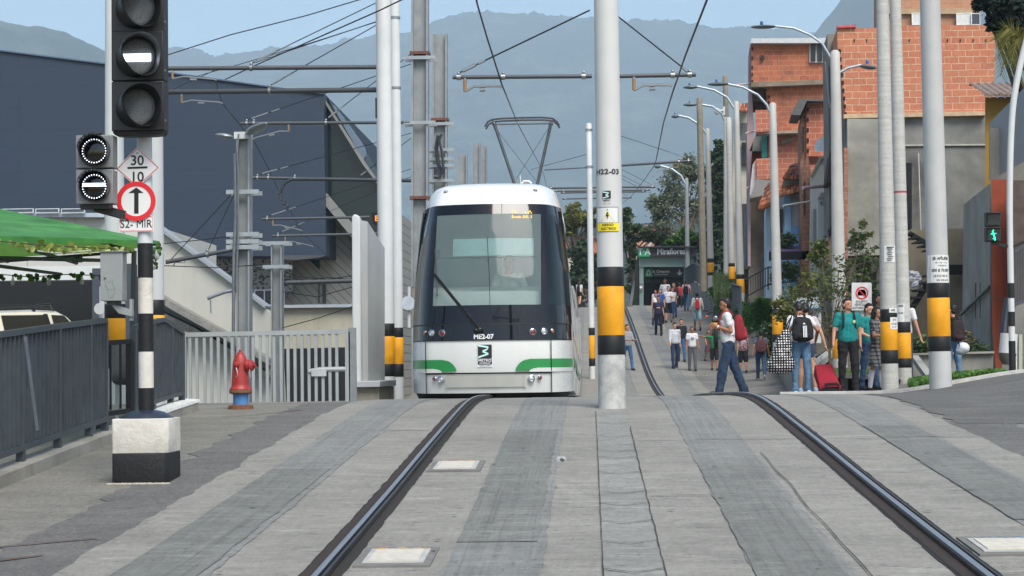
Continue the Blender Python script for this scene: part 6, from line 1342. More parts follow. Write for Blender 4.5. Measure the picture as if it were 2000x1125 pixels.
mb.prism([P(1575, 790, 37), P(1700, 790, 35.5), P(1712, 752, 35.5), P(1690, 730, 36), P(1675, 715, 37), P(1655, 700, 40), P(1620, 678, 44), P(1600, 690, 44), P(1575, 712, 41)][:0] or [P(1590, 700, 42), P(1625, 675, 42), P(1625, 683, 42), P(1590, 712, 42)], (.3, 0, 0)); mb.prism([P(1573, 716, 40), P(1620, 680, 42), P(1620, 690, 42), P(1573, 730, 40)], (.2, .1, 0)); mb.build('edge', CONC, t)
mb = MB(); mb.prism([P(1672, 712, 40), P(1712, 760, 36), P(1712, 776, 36), P(1672, 722, 40)], (.15, .1, 0)); mb.build('edge', CONC, t)
t = thing('kerb_wall', 'low concrete kerb wall along the pavement beside the road, left of the suitcase', 'kerb', on(1560, 40)); rg = []
for px, py, Y in ((1600, 735, 33), (1585, 728, 36), (1560, 712, 42), (1530, 690, 52), (1505, 668, 62), (1480, 645, 72), (1452, 618, 84), (1425, 590, 92)):
    q = P(px, py, Y); g_z = min(h(q.x, Y), q.z-.1); rg.append([V((q.x, Y, g_z-.3)), V((q.x, Y, q.z)), V((q.x+.3, Y, q.z+.01)), V((q.x+.3, Y, g_z-.3))])
mb = MB(); mb.loft(rg); mb.build('wall', cement('#8b8a82', 1.2, .25, .3), t, smooth=30)
# raised bank between kerb wall and houses
M_SOIL = mat('#4a4636', .95, 0, .35, 3, .6, 20, 0); mb = MB()
lf = [(1603, 737, 33), (1587, 730, 36), (1563, 714, 42), (1534, 692, 52), (1508, 668, 62), (1484, 645, 72), (1456, 618, 84), (1428, 590, 92)]
rt = [(1760, 742, 33.5), (1760, 736, 37), (1740, 700, 44), (1700, 650, 54), (1640, 612, 64), (1580, 580, 74), (1520, 550, 84), (1470, 530, 92)]
for a, c in zip(lf, rt):
    A_, B_ = P(*a), P(*c)
    for i in range(9): q = A_.lerp(B_, i/8); mb.v.append(q)
mb.f = [[j*9+i, j*9+i+1, j*9+10+i, j*9+9+i] for j in range(7) for i in range(8)]; mb.mi = [0]*len(mb.f)
tag(mb.build('ground_bank', M_SOIL, smooth=60, fix=False), kind='structure')
# no-cars sign
t = thing('no_cars_sign', 'white sign forbidding cars EXCEPTO VEHÍCULOS AUTORIZADOS on a white post', 'sign', on(1683, 34.5)); Ys = 34.5
mb = MB(); mb.tube([P(1686, 764, Ys+.1), P(1684, 560, Ys+.1)], .035, 10); mb.build('post', WHITEP, t, smooth=50); pr(t, 'plate', [(1663.5, 606), (1702.5, 606), (1702.5, 554), (1701, 552), (1665, 552), (1663.5, 554)], Ys, .01, mat('#c9cac8', .5))
c = P(1683.5, 572, Ys-.006); k_ = Ys/F; mb = MB(); mb.lathe(c, [(12.3*k_, 0), (12.3*k_, .003), (10*k_, .003), (10*k_, 0)], 32, (0, -1, 0), caps=False); mb.bar(P(1676, 564, Ys-.012), P(1691, 580, Ys-.012), .003, 2*k_); mb.build('red_ring', M_RED, t)
mb = MB(); 
for q in (rc(1675, 569, 1692, 577), rc(1677, 565.5, 1690, 569), rc(1675, 577, 1678, 580), rc(1689, 577, 1692, 580)): mb.prism([P(x, y, Ys-.006) for x, y in q], (0, .004, 0))
mb = remesh(mb, .006, 0); mb.build('car_symbol', BLACK, t)
for s, y in (('EXCEPTO', 589), ('VEHÍCULOS', 595), ('AUTORIZADOS', 601.5)): text(s, .058, P(1683, y, Ys-.004), (1, 0, 0), (0, 0, 1), BLACK, t, 'lettering', .01, sx=.86)
# white cabinet behind the bushes
t = thing('white_cabinet', 'white street cabinet with a blue edged sloping lid behind the bushes', 'cabinet', P(1575, 690, 47)); pr(t, 'cabinet_body', rc(1546, 603, 1604, 670), 47, .8, mat('#b6babb', .6, 0, .08, 3, 0, None, .2)); pr(t, 'lid', [(1542, 604), (1606, 602), (1598, 580), (1552, 582)], 46.9, 1, mat('#aab6bd', .5)); pr(t, 'lid_edge', rc(1542, 601, 1606, 604), 46.8, .1, mat('#3f6a8e', .5))
# ---- station entrance
ST = 106; sn = thing('station_entrance', 'glass station entrance with a dark sign reading Miraflores and a green TA badge', 'station entrance', P(1300, 597, ST))
M_FRM = mat('#7f9490', .4, .2, .06, 3); M_DK = mat('#34363b', .5, 0, .08, 2); M_SGR = mat('#14a268', .4); M_LT = mat('#e6e8e8', .5)
pr(sn, 'sign_board', rc(1268, 482, 1361, 501), ST-1, 1.5, M_DK); pr(sn, 'badge', rc(1247, 482.5, 1269, 501), ST-1.05, 1.2, M_SGR)
text('T·A', .50, P(1258, 492, ST-1.06), (1, 0, 0), (0, 0, 1), M_LT, sn, 'lettering', .03, sx=.92); text('Miraflores', .46, P(1311, 491.5, ST-1.01), (1, 0, 0), (0, 0, 1), M_LT, sn, 'lettering', .022, sx=.86)
pr(sn, 'fascia', rc(1249, 501, 1355, 521), ST-.6, 1.2, M_FRM); pr(sn, 'roof_slab', [(1246, 481), (1361, 481), (1361, 483), (1246, 483)], ST-1.3, 6, M_DK); pr(sn, 'jamb', rc(1249, 521, 1257, 599), ST-.5, .5, M_FRM); pr(sn, 'jamb', rc(1336, 521, 1343, 599), ST-.5, .5, M_FRM); pr(sn, 'side_panel', rc(1343, 499, 1361, 600), ST-.3, 3, M_DK)
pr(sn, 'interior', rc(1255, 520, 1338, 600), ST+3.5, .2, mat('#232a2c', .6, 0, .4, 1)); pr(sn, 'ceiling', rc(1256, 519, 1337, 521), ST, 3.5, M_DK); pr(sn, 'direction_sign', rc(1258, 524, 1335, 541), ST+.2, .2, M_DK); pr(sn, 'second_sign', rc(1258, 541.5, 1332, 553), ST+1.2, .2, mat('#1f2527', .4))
text('A Oriente', .235, P(1291, 530.5, ST+.18), (1, 0, 0), (0, 0, 1), M_LT, sn, 'lettering', .02); text('Towards Oriente', .11, P(1291, 536, ST+.18), (1, 0, 0), (0, 0, 1), M_LT, sn, 'lettering', .01); text('TA', .27, P(1265, 548, ST+1.15), (1, 0, 0), (0, 0, 1), mat('#4f7a6c', .5), sn, 'lettering', .0); pr(sn, 'tram_badge', rc(1259, 525, 1274, 540.5), ST+.15, .05, M_SGR)
mb = MB(); A_ = ST+.10
for q in ([(1262, 538), (1264, 538), (1265, 529), (1263.5, 529)], [(1271, 538), (1269, 538), (1268, 529), (1269.5, 529)], [(1262, 538), (1271, 538), (1271, 536), (1262, 536)], [(1263.5, 530), (1269.5, 530), (1269.5, 528), (1263.5, 528)], [(1265.7, 528), (1267.3, 528), (1267.3, 526), (1265.7, 526)]): mb.prism([P(x, y, A_) for x, y in q], (0, .03, 0))
mb = remesh(mb, .02, 0); mb.build('tram_symbol', M_LT, sn)
mb = MB(); mb.prism([P(x, y, ST+.15) for x, y in ((1326, 527), (1328.5, 527), (1328.5, 533), (1332, 531), (1332, 533.5), (1327.3, 538), (1322.5, 533.5), (1322.5, 531), (1326, 533))], (0, .03, 0)); mb.build('arrow_symbol', M_LT, sn)
pr(sn, 'notice_plate', rc(1249, 553, 1255, 568), ST-.6, .05, mat('#6d7272', .5)); mb = MB(); mb.lathe(P(1252, 561, ST-.62), [(.08, 0), (.08, .01)], 16, (0, -1, 0)); mb.build('notice_disc', M_LT, sn)
pr(sn, 'glass_wing', [(1231, 597), (1249, 597), (1249, 501), (1244, 510)], ST+.5, .1, glass('#2f3b3c', .1, (.4, .45, .45, 1), .6)); pr(sn, 'floor_plinth', rc(1230, 596.5, 1345, 602), ST-.6, 5, CONC)
# dark railings on the concrete wall right of the station
def rail_px(label, pts, ht_px=None, m=M_FEN, n=None, cat='railing', blade=.05, bars_top=None):
    """railing between given (px, top py, bottom py, Y) stations"""
    t = thing('railing', label, cat, P(pts[0][0], pts[0][2], pts[0][3])); mb = MB(); tops = [P(a, b_, Y) for a, b_, c, Y in pts]; bots = [P(a, c, Y) for a, b_, c, Y in pts]
    for i in range(len(pts)-1):
        L = (tops[i+1]-tops[i]).length; k = max(2, int(L/.13)) if n is None else n
        for j in range(k):
            u = j/k; a = bots[i].lerp(bots[i+1], u); c = tops[i].lerp(tops[i+1], u); mb.bar(a, c, blade, .02)
    mb.build('bars', m, t); r = MB()
    for q, nm in ((tops, 'top_rail'), (bots, 'bottom_rail')):
        r = MB(); r.tube(q, .03, 6); r.build(nm, m, t)
    for a, c in zip(tops, bots): r = MB(); r.tube([c-V((0, 0, .2)), a], .03, 6); r.build('post', m, t)
    return t
rail_px('dark steel railing stepping down right of the station doorway', [(1338, 525, 560, 104), (1355, 514, 547, 102), (1362, 517, 550, 98), (1395, 540, 580, 88)])
rail_px('short tall dark steel railing panel behind the crossing man\'s head', [(1426, 572, 630, 66), (1431, 555, 618, 64), (1447, 560, 618, 62)])
rail_px('thin black handrail climbing the bank in front of the blue house', [(1395, 600, 618, 84), (1435, 558, 592, 78), (1500, 522, 556, 72), (1560, 520, 548, 70)], n=14, blade=.02, m=BLACK)
t = thing('retaining_wall', 'rough concrete retaining wall under the railing right of the station', 'wall', P(1390, 640, 86)); rg = []
for px, py, Y in ((1340, 552, 104), (1355, 549, 102), (1368, 560, 97), (1396, 584, 88), (1400, 586, 84), (1412, 590, 82)):
    q = P(px, py, Y); rg.append([V((q.x, Y, h(q.x, Y)-.3)), q, q+V((.35, 0, 0)), V((q.x+.35, Y, h(q.x, Y)-.3))])
mb = MB(); mb.loft(rg); mb.build('wall', cement('#85847c', .8, .3, .3), t, smooth=30)
t = thing('side_railing', 'dark railing and glass wing on the left of the station entrance', 'railing', P(1240, 597, 107)); mb = MB(); mb.prism([P(1228, 598, 105), P(1234, 598, 105), P(1249, 500, 108), P(1245, 500, 108)], (0, .2, 0)); mb.build('strut', mat('#4f5658', .6), t)
# ================================================================ vegetation, hillside town
def tree(name, label, base, trunk_r, trunk_top, blobs, nclump, nleaf, lsize, m, bark='#5a5145', group=None, cat='tree', limbs=True, seed=1, spread=.22, flat=.7, twigs=0):
    """blobs = [(centre, (rx,ry,rz))]; crown of small leaf faces gathered in clumps"""
    rnd = random.Random(seed); t = thing(name, label, cat, base, 0, group); base = V(base); cl = []
    for i in range(nclump):
        c, r = blobs[i % len(blobs)] if i < len(blobs) else rnd.choice(blobs)
        while True:
            q = V((rnd.uniform(-1, 1), rnd.uniform(-1, 1), rnd.uniform(-1, 1)))
            if .25 < q.length < 1: break
        k = rnd.uniform(.55, 1.0)/max(q.length, .01)*q.length**.5
        cl.append((V(c)+V((q.x*r[0], q.y*r[1], q.z*r[2]))*min(1.05, k), min(r)*spread*rnd.uniform(.7, 1.4)))
    mb = MB()
    if trunk_r:
        tt = V(trunk_top); mid = base.lerp(tt, .5)+V((rnd.gauss(0, trunk_r), 0, 0)); mb.tube([base-V((0,0,.2)), mid, tt], [trunk_r*1.2, trunk_r*.9, trunk_r*.6], 8)
        if limbs:
            for c, s in cl[::max(1, len(cl)//22)]:
                a = mid.lerp(tt, rnd.uniform(.1, 1)); b_ = a.lerp(c, .5)+V((rnd.gauss(0, .1), rnd.gauss(0, .1), (c-a).length*.08)); mb.tube([a, b_, c], [trunk_r*.38, trunk_r*.22, trunk_r*.07], 5)
                for j in range(twigs):
                    d = V((rnd.gauss(0, 1), rnd.gauss(0, 1), rnd.gauss(.4, 1))).normalized()*s*rnd.uniform(1.2, 2.6); p_ = b_.lerp(c, rnd.random()); mb.tube([p_, p_+d], [trunk_r*.08, trunk_r*.03], 4)
        mb.build('trunk', mat(bark, .9, 0, .25, 6, .4, 20), t, smooth=60)
    mb = MB(); per = nleaf//len(cl)
    for c, s in cl:
        for j in range(per):
            p = c+V((rnd.gauss(0, s), rnd.gauss(0, s), rnd.gauss(0, s*flat))); k = lsize*rnd.uniform(.6, 1.3)
            a = V((rnd.gauss(0, 1), rnd.gauss(0, 1), rnd.gauss(0, .6))).normalized(); b_ = a.cross(V((rnd.gauss(0, 1), rnd.gauss(0, 1), rnd.gauss(0, 1)))).normalized()
            mb.add([p-a*k, p+b_*k*.45, p+a*k, p-b_*k*.45], [(0, 1, 2, 3)])
    mb.build('crown' if trunk_r else 'foliage', m, t, fix=False); return t
M_L1 = leafmat('#2a3a22', '#4a5d36', '#6b7a48', .3); M_L2 = leafmat('#243524', '#3b5034', '#566c44', .3); M_L3 = leafmat('#55614a', '#77816a', '#9a9c80', .35); M_L4 = leafmat('#2a4a1c', '#456e28', '#6f933c', .35); M_L5 = leafmat('#0c150c', '#16261a', '#24382a', .15); M_L6 = leafmat('#3b4420', '#6a6f34', '#8a8748', .3); M_L7 = leafmat('#3a4426', '#5a6638', '#7c8650', .35); M_DRY = leafmat('#57503f', '#7a705a', '#948a72', .3)
def B(px, py, Y, rx, ry, rz=None): k = Y/F; return (P(px, py, Y), (rx*k, (rz or rx*.8)*k, ry*k))
G = 'trees around the station'
tree('sparse_tree', 'large half bare greyish green tree above the station roof', P(1330, 620, 118), .22, P(1335, 420, 118), [B(1290, 430, 118, 30, 40), B(1330, 370, 118, 45, 55), B(1370, 400, 118, 35, 50), B(1345, 330, 118, 35, 25), B(1290, 400, 118, 25, 25), B(1400, 350, 118, 30, 40)], 110, 9000, .13, M_L3, '#7a7062', G, seed=3, twigs=7)
tree('dark_tree', 'dense dark green tree between the lamp row and the tall brick house', P(1410, 640, 112), .25, P(1410, 470, 112), [B(1405, 300, 112, 22, 30), B(1415, 350, 112, 32, 40), B(1405, 420, 112, 35, 40), B(1420, 500, 112, 40, 50), B(1385, 480, 112, 20, 40)], 90, 9000, .16, M_L2, '#3a352c', G, seed=4)
tree('round_tree', 'rounded mid green tree behind the right end of the station roof', P(1340, 610, 113), .14, P(1335, 490, 113), [B(1335, 462, 113, 32, 18), B(1312, 475, 113, 14, 12), B(1360, 470, 113, 22, 22), B(1380, 520, 113, 20, 40)], 50, 4200, .14, M_L4, '#4a4135', G, seed=5)
tree('leafy_tree', 'olive green tree just left of the station entrance', P(1232, 620, 122), .2, P(1232, 500, 122), [B(1235, 440, 122, 22, 28), B(1225, 500, 122, 25, 40), B(1240, 560, 122, 18, 35), B(1260, 460, 122, 20, 15), B(1222, 420, 122, 12, 22), B(1290, 465, 122, 32, 15)], 70, 7000, .17, M_L1, '#4a4135', G, seed=6)
tree('leafy_tree', 'yellowish topped tree between the tram and the centre pole', P(1130, 640, 125), .25, P(1130, 480, 125), [B(1125, 420, 125, 25, 25), B(1150, 430, 125, 20, 30), B(1105, 440, 125, 22, 30)], 50, 5000, .17, M_L6, '#4a4135', G, seed=7)
tree('dark_tree', 'shadowed dark tree mass below the yellowish tree, right of the tram', P(1140, 640, 121), .25, P(1140, 540, 121), [B(1140, 500, 121, 35, 30), B(1120, 540, 121, 30, 35), B(1160, 560, 121, 25, 40), B(1190, 480, 121, 20, 60)], 60, 7000, .18, M_L2, '#3a352c', G, seed=8)
tree('dark_tree', 'dark leaning tree with hanging leaves in the top right corner', P(2060, 700, 50), .25, P(2040, 60, 50), [B(1960, 5, 48, 50, 35), B(1990, 40, 48, 35, 30), B(1920, -20, 48, 35, 30), B(1950, 45, 48, 20, 22)], 60, 5200, .10, M_L5, '#3a352c', None, seed=9, flat=1.1)
tree('dark_tree', 'blurred green foliage peeking at the navy building prow', P(735, 640, 95), .15, P(735, 470, 95), [B(728, 400, 95, 14, 60), B(745, 460, 95, 15, 40)], 30, 2400, .14, M_L1, '#3a352c', None, seed=19)
tree('dark_tree', 'small tree top behind the left shoulder of the brick storey', P(1722, 500, 88), .1, P(1722, 90, 88), [B(1722, 60, 88, 10, 18), B(1716, 85, 88, 8, 8)], 10, 700, .13, M_L2, '#3a352c', None, seed=20)
# palm fronds
def palm(name, label, base, crown, fronds, m, tr=.12, trunk=True, w=.05, leaf=.28, cat='palm'):
    t = thing(name, label, cat, base)
    if trunk: mb = MB(); mb.tube([V(base), V(base).lerp(V(crown), .5)+V((.05, 0, 0)), V(crown)], [tr*1.2, tr, tr*.9], 10); mb.build('trunk', mat('#6b6252', .9, 0, .25, 6, .5, 12), t, smooth=60)
    mb = MB()
    for tipp, sag in fronds:
        c, e = V(crown), V(tipp); n = 16; pts = [c.lerp(e, i/n)+V((0, 0, sag*sin(pi*(i/n)*.8)*1.0)) for i in range(n+1)]; mb.tube(pts, .012, 4)
        for i in range(1, n):
            d = (pts[i+1]-pts[i]).normalized(); s_ = V((-d.z, 0, d.x)) if abs(d.x)+abs(d.z) > .2 else V((1, 0, 0)); L = leaf*(.35+sin(pi*i/n*.9))
            for k in (-1, 1):
                for q in range(2):
                    a = pts[i].lerp(pts[i+1], q/2); dd = (s_*k*.8+d*.7+V((0, random.gauss(0, .5), -.25))).normalized(); tip_ = a+dd*L+V((0, 0, -L*.3)); mb.add([a, a+d*w*.5, tip_], [(0, 1, 2)]); mb.add([a, a-d*w*.3+V((0, w*.4, 0)), tip_], [(0, 1, 2)])
    mb.build('fronds', m, t, fix=False); return t
palm('palm', 'drooping yellow green palm fronds at the right edge in front of the brick storey', P(2080, 740, 47), P(2012, 100, 47), [(P(1942, 105, 47), .6), (P(1950, 150, 46.5), .75), (P(1955, 190, 46.5), .9), (P(1975, 165, 46), .8), (P(1990, 190, 46), .7), (P(2040, 120, 47), .4), (P(1960, 60, 47), .2)], leafmat('#3d4a1c', '#77762f', '#a3824a', .35), leaf=.42)
fr = []
for i in range(26): a = random.uniform(.05, pi-.05); r = random.uniform(38, 66); fr.append((P(1492+cos(a)*r*1.05, 628-sin(a)*r*.95+random.uniform(0, 25), 63+random.uniform(-.7, .7)), random.uniform(.05, .35)))
palm('fan_palm', 'bushy dark green palm behind the crossing man\'s red backpack', P(1492, 690, 63), P(1492, 640, 63), fr, leafmat('#16301a', '#2c5a26', '#5c8f3a', .3), trunk=False, leaf=.42, cat='shrub')
# shrubs on the bank
tree('sapling', 'slender sapling with drooping leaves beside the red suitcase', P(1624, 752, 37.5), .035, P(1618, 640, 37.5), [B(1575, 600, 37.5, 40, 35), B(1620, 560, 37.5, 45, 45), B(1660, 520, 37.5, 30, 50), B(1600, 480, 37.5, 20, 30), B(1690, 560, 37.5, 15, 40), B(1688, 450, 37.5, 15, 22), B(1560, 570, 37.5, 30, 35), B(1640, 620, 37.5, 40, 30)], 70, 1500, .055, M_L7, '#5c5344', None, 'sapling', seed=11, spread=.30, twigs=1)
tree('shrub', 'loose yellowish green shrub between the second and nearest street lamps', P(1570, 690, 44), .03, P(1570, 620, 44), [B(1555, 590, 44, 35, 40), B(1590, 560, 44, 35, 45), B(1530, 600, 44, 22, 28), B(1600, 500, 44, 18, 25)], 46, 1500, .065, M_L6, '#5c5344', None, 'shrub', seed=12, spread=.3)
tree('shrub', 'dark bush at the foot of the second street lamp', P(1525, 690, 58), 0, None, [B(1515, 660, 58, 28, 30), B(1545, 640, 58, 25, 30), B(1505, 680, 58, 20, 20)], 30, 2600, .08, M_L2, cat='shrub', seed=13, spread=.4)
tree('shrub', 'green bush hanging over the retaining wall right of the station', P(1400, 620, 86), 0, None, [B(1402, 570, 84, 14, 14), B(1420, 590, 82, 22, 22), B(1440, 560, 84, 30, 15)], 24, 1800, .10, M_L4, cat='shrub', seed=14, spread=.4)
tree('shrub', 'small leafy plant by the blue house under the purple awning', P(1545, 560, 66), 0, None, [B(1535, 470, 69, 16, 14), B(1545, 525, 66, 18, 18), B(1515, 540, 66, 30, 14)], 22, 900, .10, M_L1, cat='shrub', seed=15, spread=.4)
tree('shrub', 'tall thin bush against the grey cement house', P(1690, 640, 56), .03, P(1690, 580, 56), [B(1690, 520, 56, 25, 50), B(1670, 470, 56, 20, 28), B(1705, 560, 56, 15, 30)], 34, 900, .08, M_L1, '#5c5344', None, 'shrub', seed=16, spread=.3)
tree('shrub', 'rounded dark green bush on the planter wall', P(1905, 692, 42.5), 0, None, [B(1912, 682, 42.5, 22, 15), B(1895, 684, 42.5, 14, 10)], 16, 1300, .06, M_L2, cat='shrub', seed=17, spread=.5)
tree('shrub', 'low green bush on the planter wall left of the thick pole', P(1800, 692, 42.5), 0, None, [B(1797, 678, 42.5, 20, 15)], 10, 900, .06, M_L1, cat='shrub', seed=18, spread=.5)
tree('dry_plant', 'dry brown weed on the planter wall', P(1890, 692, 42.3), .015, P(1890, 665, 42.3), [B(1890, 662, 42.3, 12, 18)], 12, 260, .06, M_DRY, cat='plant', seed=21)
# grass
def grass(name, poly, Y0, Y1, n, hgt, m, z=None):
    rnd = random.Random(5); mb = MB()
    for i in range(n):
        Y = rnd.uniform(Y0, Y1); px = rnd.uniform(poly[0], poly[1]); p = on(px, Y) if z is None else V((P(px, 740, Y).x, Y, z(px, Y)))
        k = hgt*rnd.uniform(.4, 1.3); a = rnd.uniform(0, 6.3); d = V((cos(a), sin(a), 0)); mb.add([p-d*.012, p+d*.012, p+V((rnd.gauss(0, .04), rnd.gauss(0, .03), k))], [(0, 1, 2)])
        if i % 3 == 0: c = p+V((0, 0, k*.7)); mb.add([c-d*.04, c+V((0, .02, .03)), c+d*.04, c+V((0, -.02, -.02))], [(0, 1, 2, 3)])
    tag(mb.build(name, m, fix=False), kind='stuff')
grass('grass', (1775, 1962), 29.5, 36, 6500, .085, M_L4)
zb = lambda px, Y: P(px, 738-(Y-37)*2.2+abs(px-1660)*.02, Y).z
grass('grass', (1578, 1745), 37, 43, 5200, .14, M_L4, zb)
zc2 = lambda px, Y: P(px, ip([(62, 590), (86, 545)], Y), Y).z
grass('grass', (1396, 1445), 64, 84, 4200, .5, M_L1, zc2)
# far hillside houses
rnd = random.Random(8); M_FB = [mat(c, .9, 0, .15, .6) for c in ('#b26a50', '#a35d45', '#b9b3a4', '#9c7a66', '#c08a6c')]
k = 0
FH = [(792, 470, 34, 26), (800, 500, 30, 22), (786, 520, 30, 18), (806, 452, 22, 12), (1252, 452, 22, 14), (1272, 446, 24, 12), (1296, 450, 20, 14), (1262, 466, 26, 12), (1286, 468, 22, 12), (1308, 462, 18, 10), (1170, 470, 20, 12), (1100, 470, 20, 14), (1120, 500, 22, 14), (1236, 478, 20, 10)]
wh = ['behind the pole pair, brick red with a parapet', 'behind the pole pair, pale with a low wall', 'lowest of the far houses beside the tram', 'highest of the far houses beside the tram'] + ['']*10
lab = ['far brick house beside the tram windscreen with a white slab edge', 'far brick house below the parapet one beside the tram', 'far pale house lowest beside the tram', 'far small house highest beside the tram', 'far brick house right above the TA badge', 'far reddish house above the middle of the station roof', 'far reddish house above the letters Miraflores', 'far house peeping through leaves over the TA badge', 'far house peeping through leaves over the station sign', 'far narrow house above the right end of the station roof', 'far house hidden by the leaves just left of the centre pole', 'far house behind the tram roof shoulder on the right', 'far house among dark leaves right of the tram roof', 'far house among leaves left of the station roof']
for i, (px, py, w, hh) in enumerate(FH):
    Y = 300+rnd.uniform(-25, 25); t = thing('hillside_house', lab[i], 'house', P(px, py+hh/2, Y), 0, 'houses on the far hillside'); m_ = M_FB[i % 5]
    pr(t, 'wall', rc(px-w/2, py-hh/2, px+w/2, py+hh/2+30), Y, 9, m_); pr(t, 'roof', rc(px-w/2-1, py-hh/2-1.5, px+w/2+1, py-hh/2+.5), Y-.6, 10, mat(('#8a4c38', '#b5b0a4')[i % 2], .9))
    for j in range(int(w//8)):
        x = px-w/2+3+j*8; pr(t, 'window', rc(x, py-hh*.18, x+3, py+hh*.15), Y-.1, .2, BLACK)
t = thing('hill_fence', 'pale vertical slat fence beyond the tram beside the pole pair', 'fence', P(798, 550, 90)); 
for i in range(9): pr(t, 'slat', rc(787+i*3.4, 508, 788.6+i*3.4, 545), 90, .1, mat('#a9a9a2', .7))
pr(t, 'rail', rc(784, 508, 818, 510.5), 89.9, .1, mat('#a9a9a2', .7)); pr(t, 'rail', rc(784, 543, 818, 545.5), 89.9, .1, mat('#a9a9a2', .7)); pr(t, 'plinth', rc(784, 546, 818, 640), 90.2, .4, cement('#8d8a80'))
# ================================================================ people
def skin(c): return mat(c, .55, 0, .06, 14, 0, None, 0, 0, 0)
SK = {'a': skin('#9a6a4e'), 'b': skin('#b9866a'), 'c': skin('#7a4f38'), 'd': skin('#c99a80')}
def cloth(c, v=.14): return mat(c, .9, 0, v, 9, .15, 80)
M_HAIR = mat('#0f0d0c', .5, 0, .3, 60); M_HAIRB = mat('#3c2418', .55, 0, .3, 60)
def denim(c): 
    m, t, b, o = nt('denim'); g = N(t); co = lin(c); n = g.noise(g.pos(), 7, 5, .65); q = g.ramp(n, [(.3, tuple(x*.6 for x in co[:3])+(1,)), (.55, co), (.75, tuple(min(1, x*1.7) for x in co[:3])+(1,))]); g.L(q, b.inputs['Base Color']); b.inputs['Roughness'].default_value = .9; return m
J1, J2, J3 = denim('#3b5f86'), denim('#27425f'), denim('#5c7f9e')
BLKC = cloth('#17181b'); WHTC = cloth('#c9cacb', .05); GRYC = cloth('#55585c')
def plaid():
    m, t, b, o = nt('grey plaid'); g = N(t); s = g.sep(g.coord('Object')); a = g.math('SINE', g.math('MULTIPLY', s[2], 95)); c = g.math('SINE', g.math('MULTIPLY', s[0], 95)); f = g.math('ADD', g.math('GREATER_THAN', a, .3), g.math('GREATER_THAN', c, .3)); q = g.ramp(g.math('MULTIPLY', f, .5), [(0, lin('#85857f')), (.5, lin('#54555a')), (1, lin('#26272c'))]); g.L(q, b.inputs['Base Color']); b.inputs['Roughness'].default_value = .9; return m
def stripes(cols, fr=22, axis=2):
    m, t, b, o = nt('striped cloth'); g = N(t); s = g.sep(g.coord('Object')); a = g.math('FRACT', g.math('MULTIPLY', s[axis], fr/3)); q = g.n('ValToRGB'); q.color_ramp.interpolation = 'CONSTANT'; e = q.color_ramp.elements
    while len(e) < len(cols): e.new(.5)
    for i, c in enumerate(cols): e[i].position = i/len(cols); e[i].color = lin(c)
    g.L(a, q.inputs[0]); g.L(q.outputs[0], b.inputs['Base Color']); b.inputs['Roughness'].default_value = .9; return m
def blotch(c1, c2, sc=14):
    m, t, b, o = nt('patterned cloth'); g = N(t); n = g.noise(g.coord('Object'), sc, 3, .6, 1.0); q = g.ramp(n, [(.45, lin(c1)), (.52, lin(c2))]); g.L(q, b.inputs['Base Color']); b.inputs['Roughness'].default_value = .9; return m
def rotv(v, ax, d): return Matrix.Rotation(radians(d), 3, ax) @ V(v)
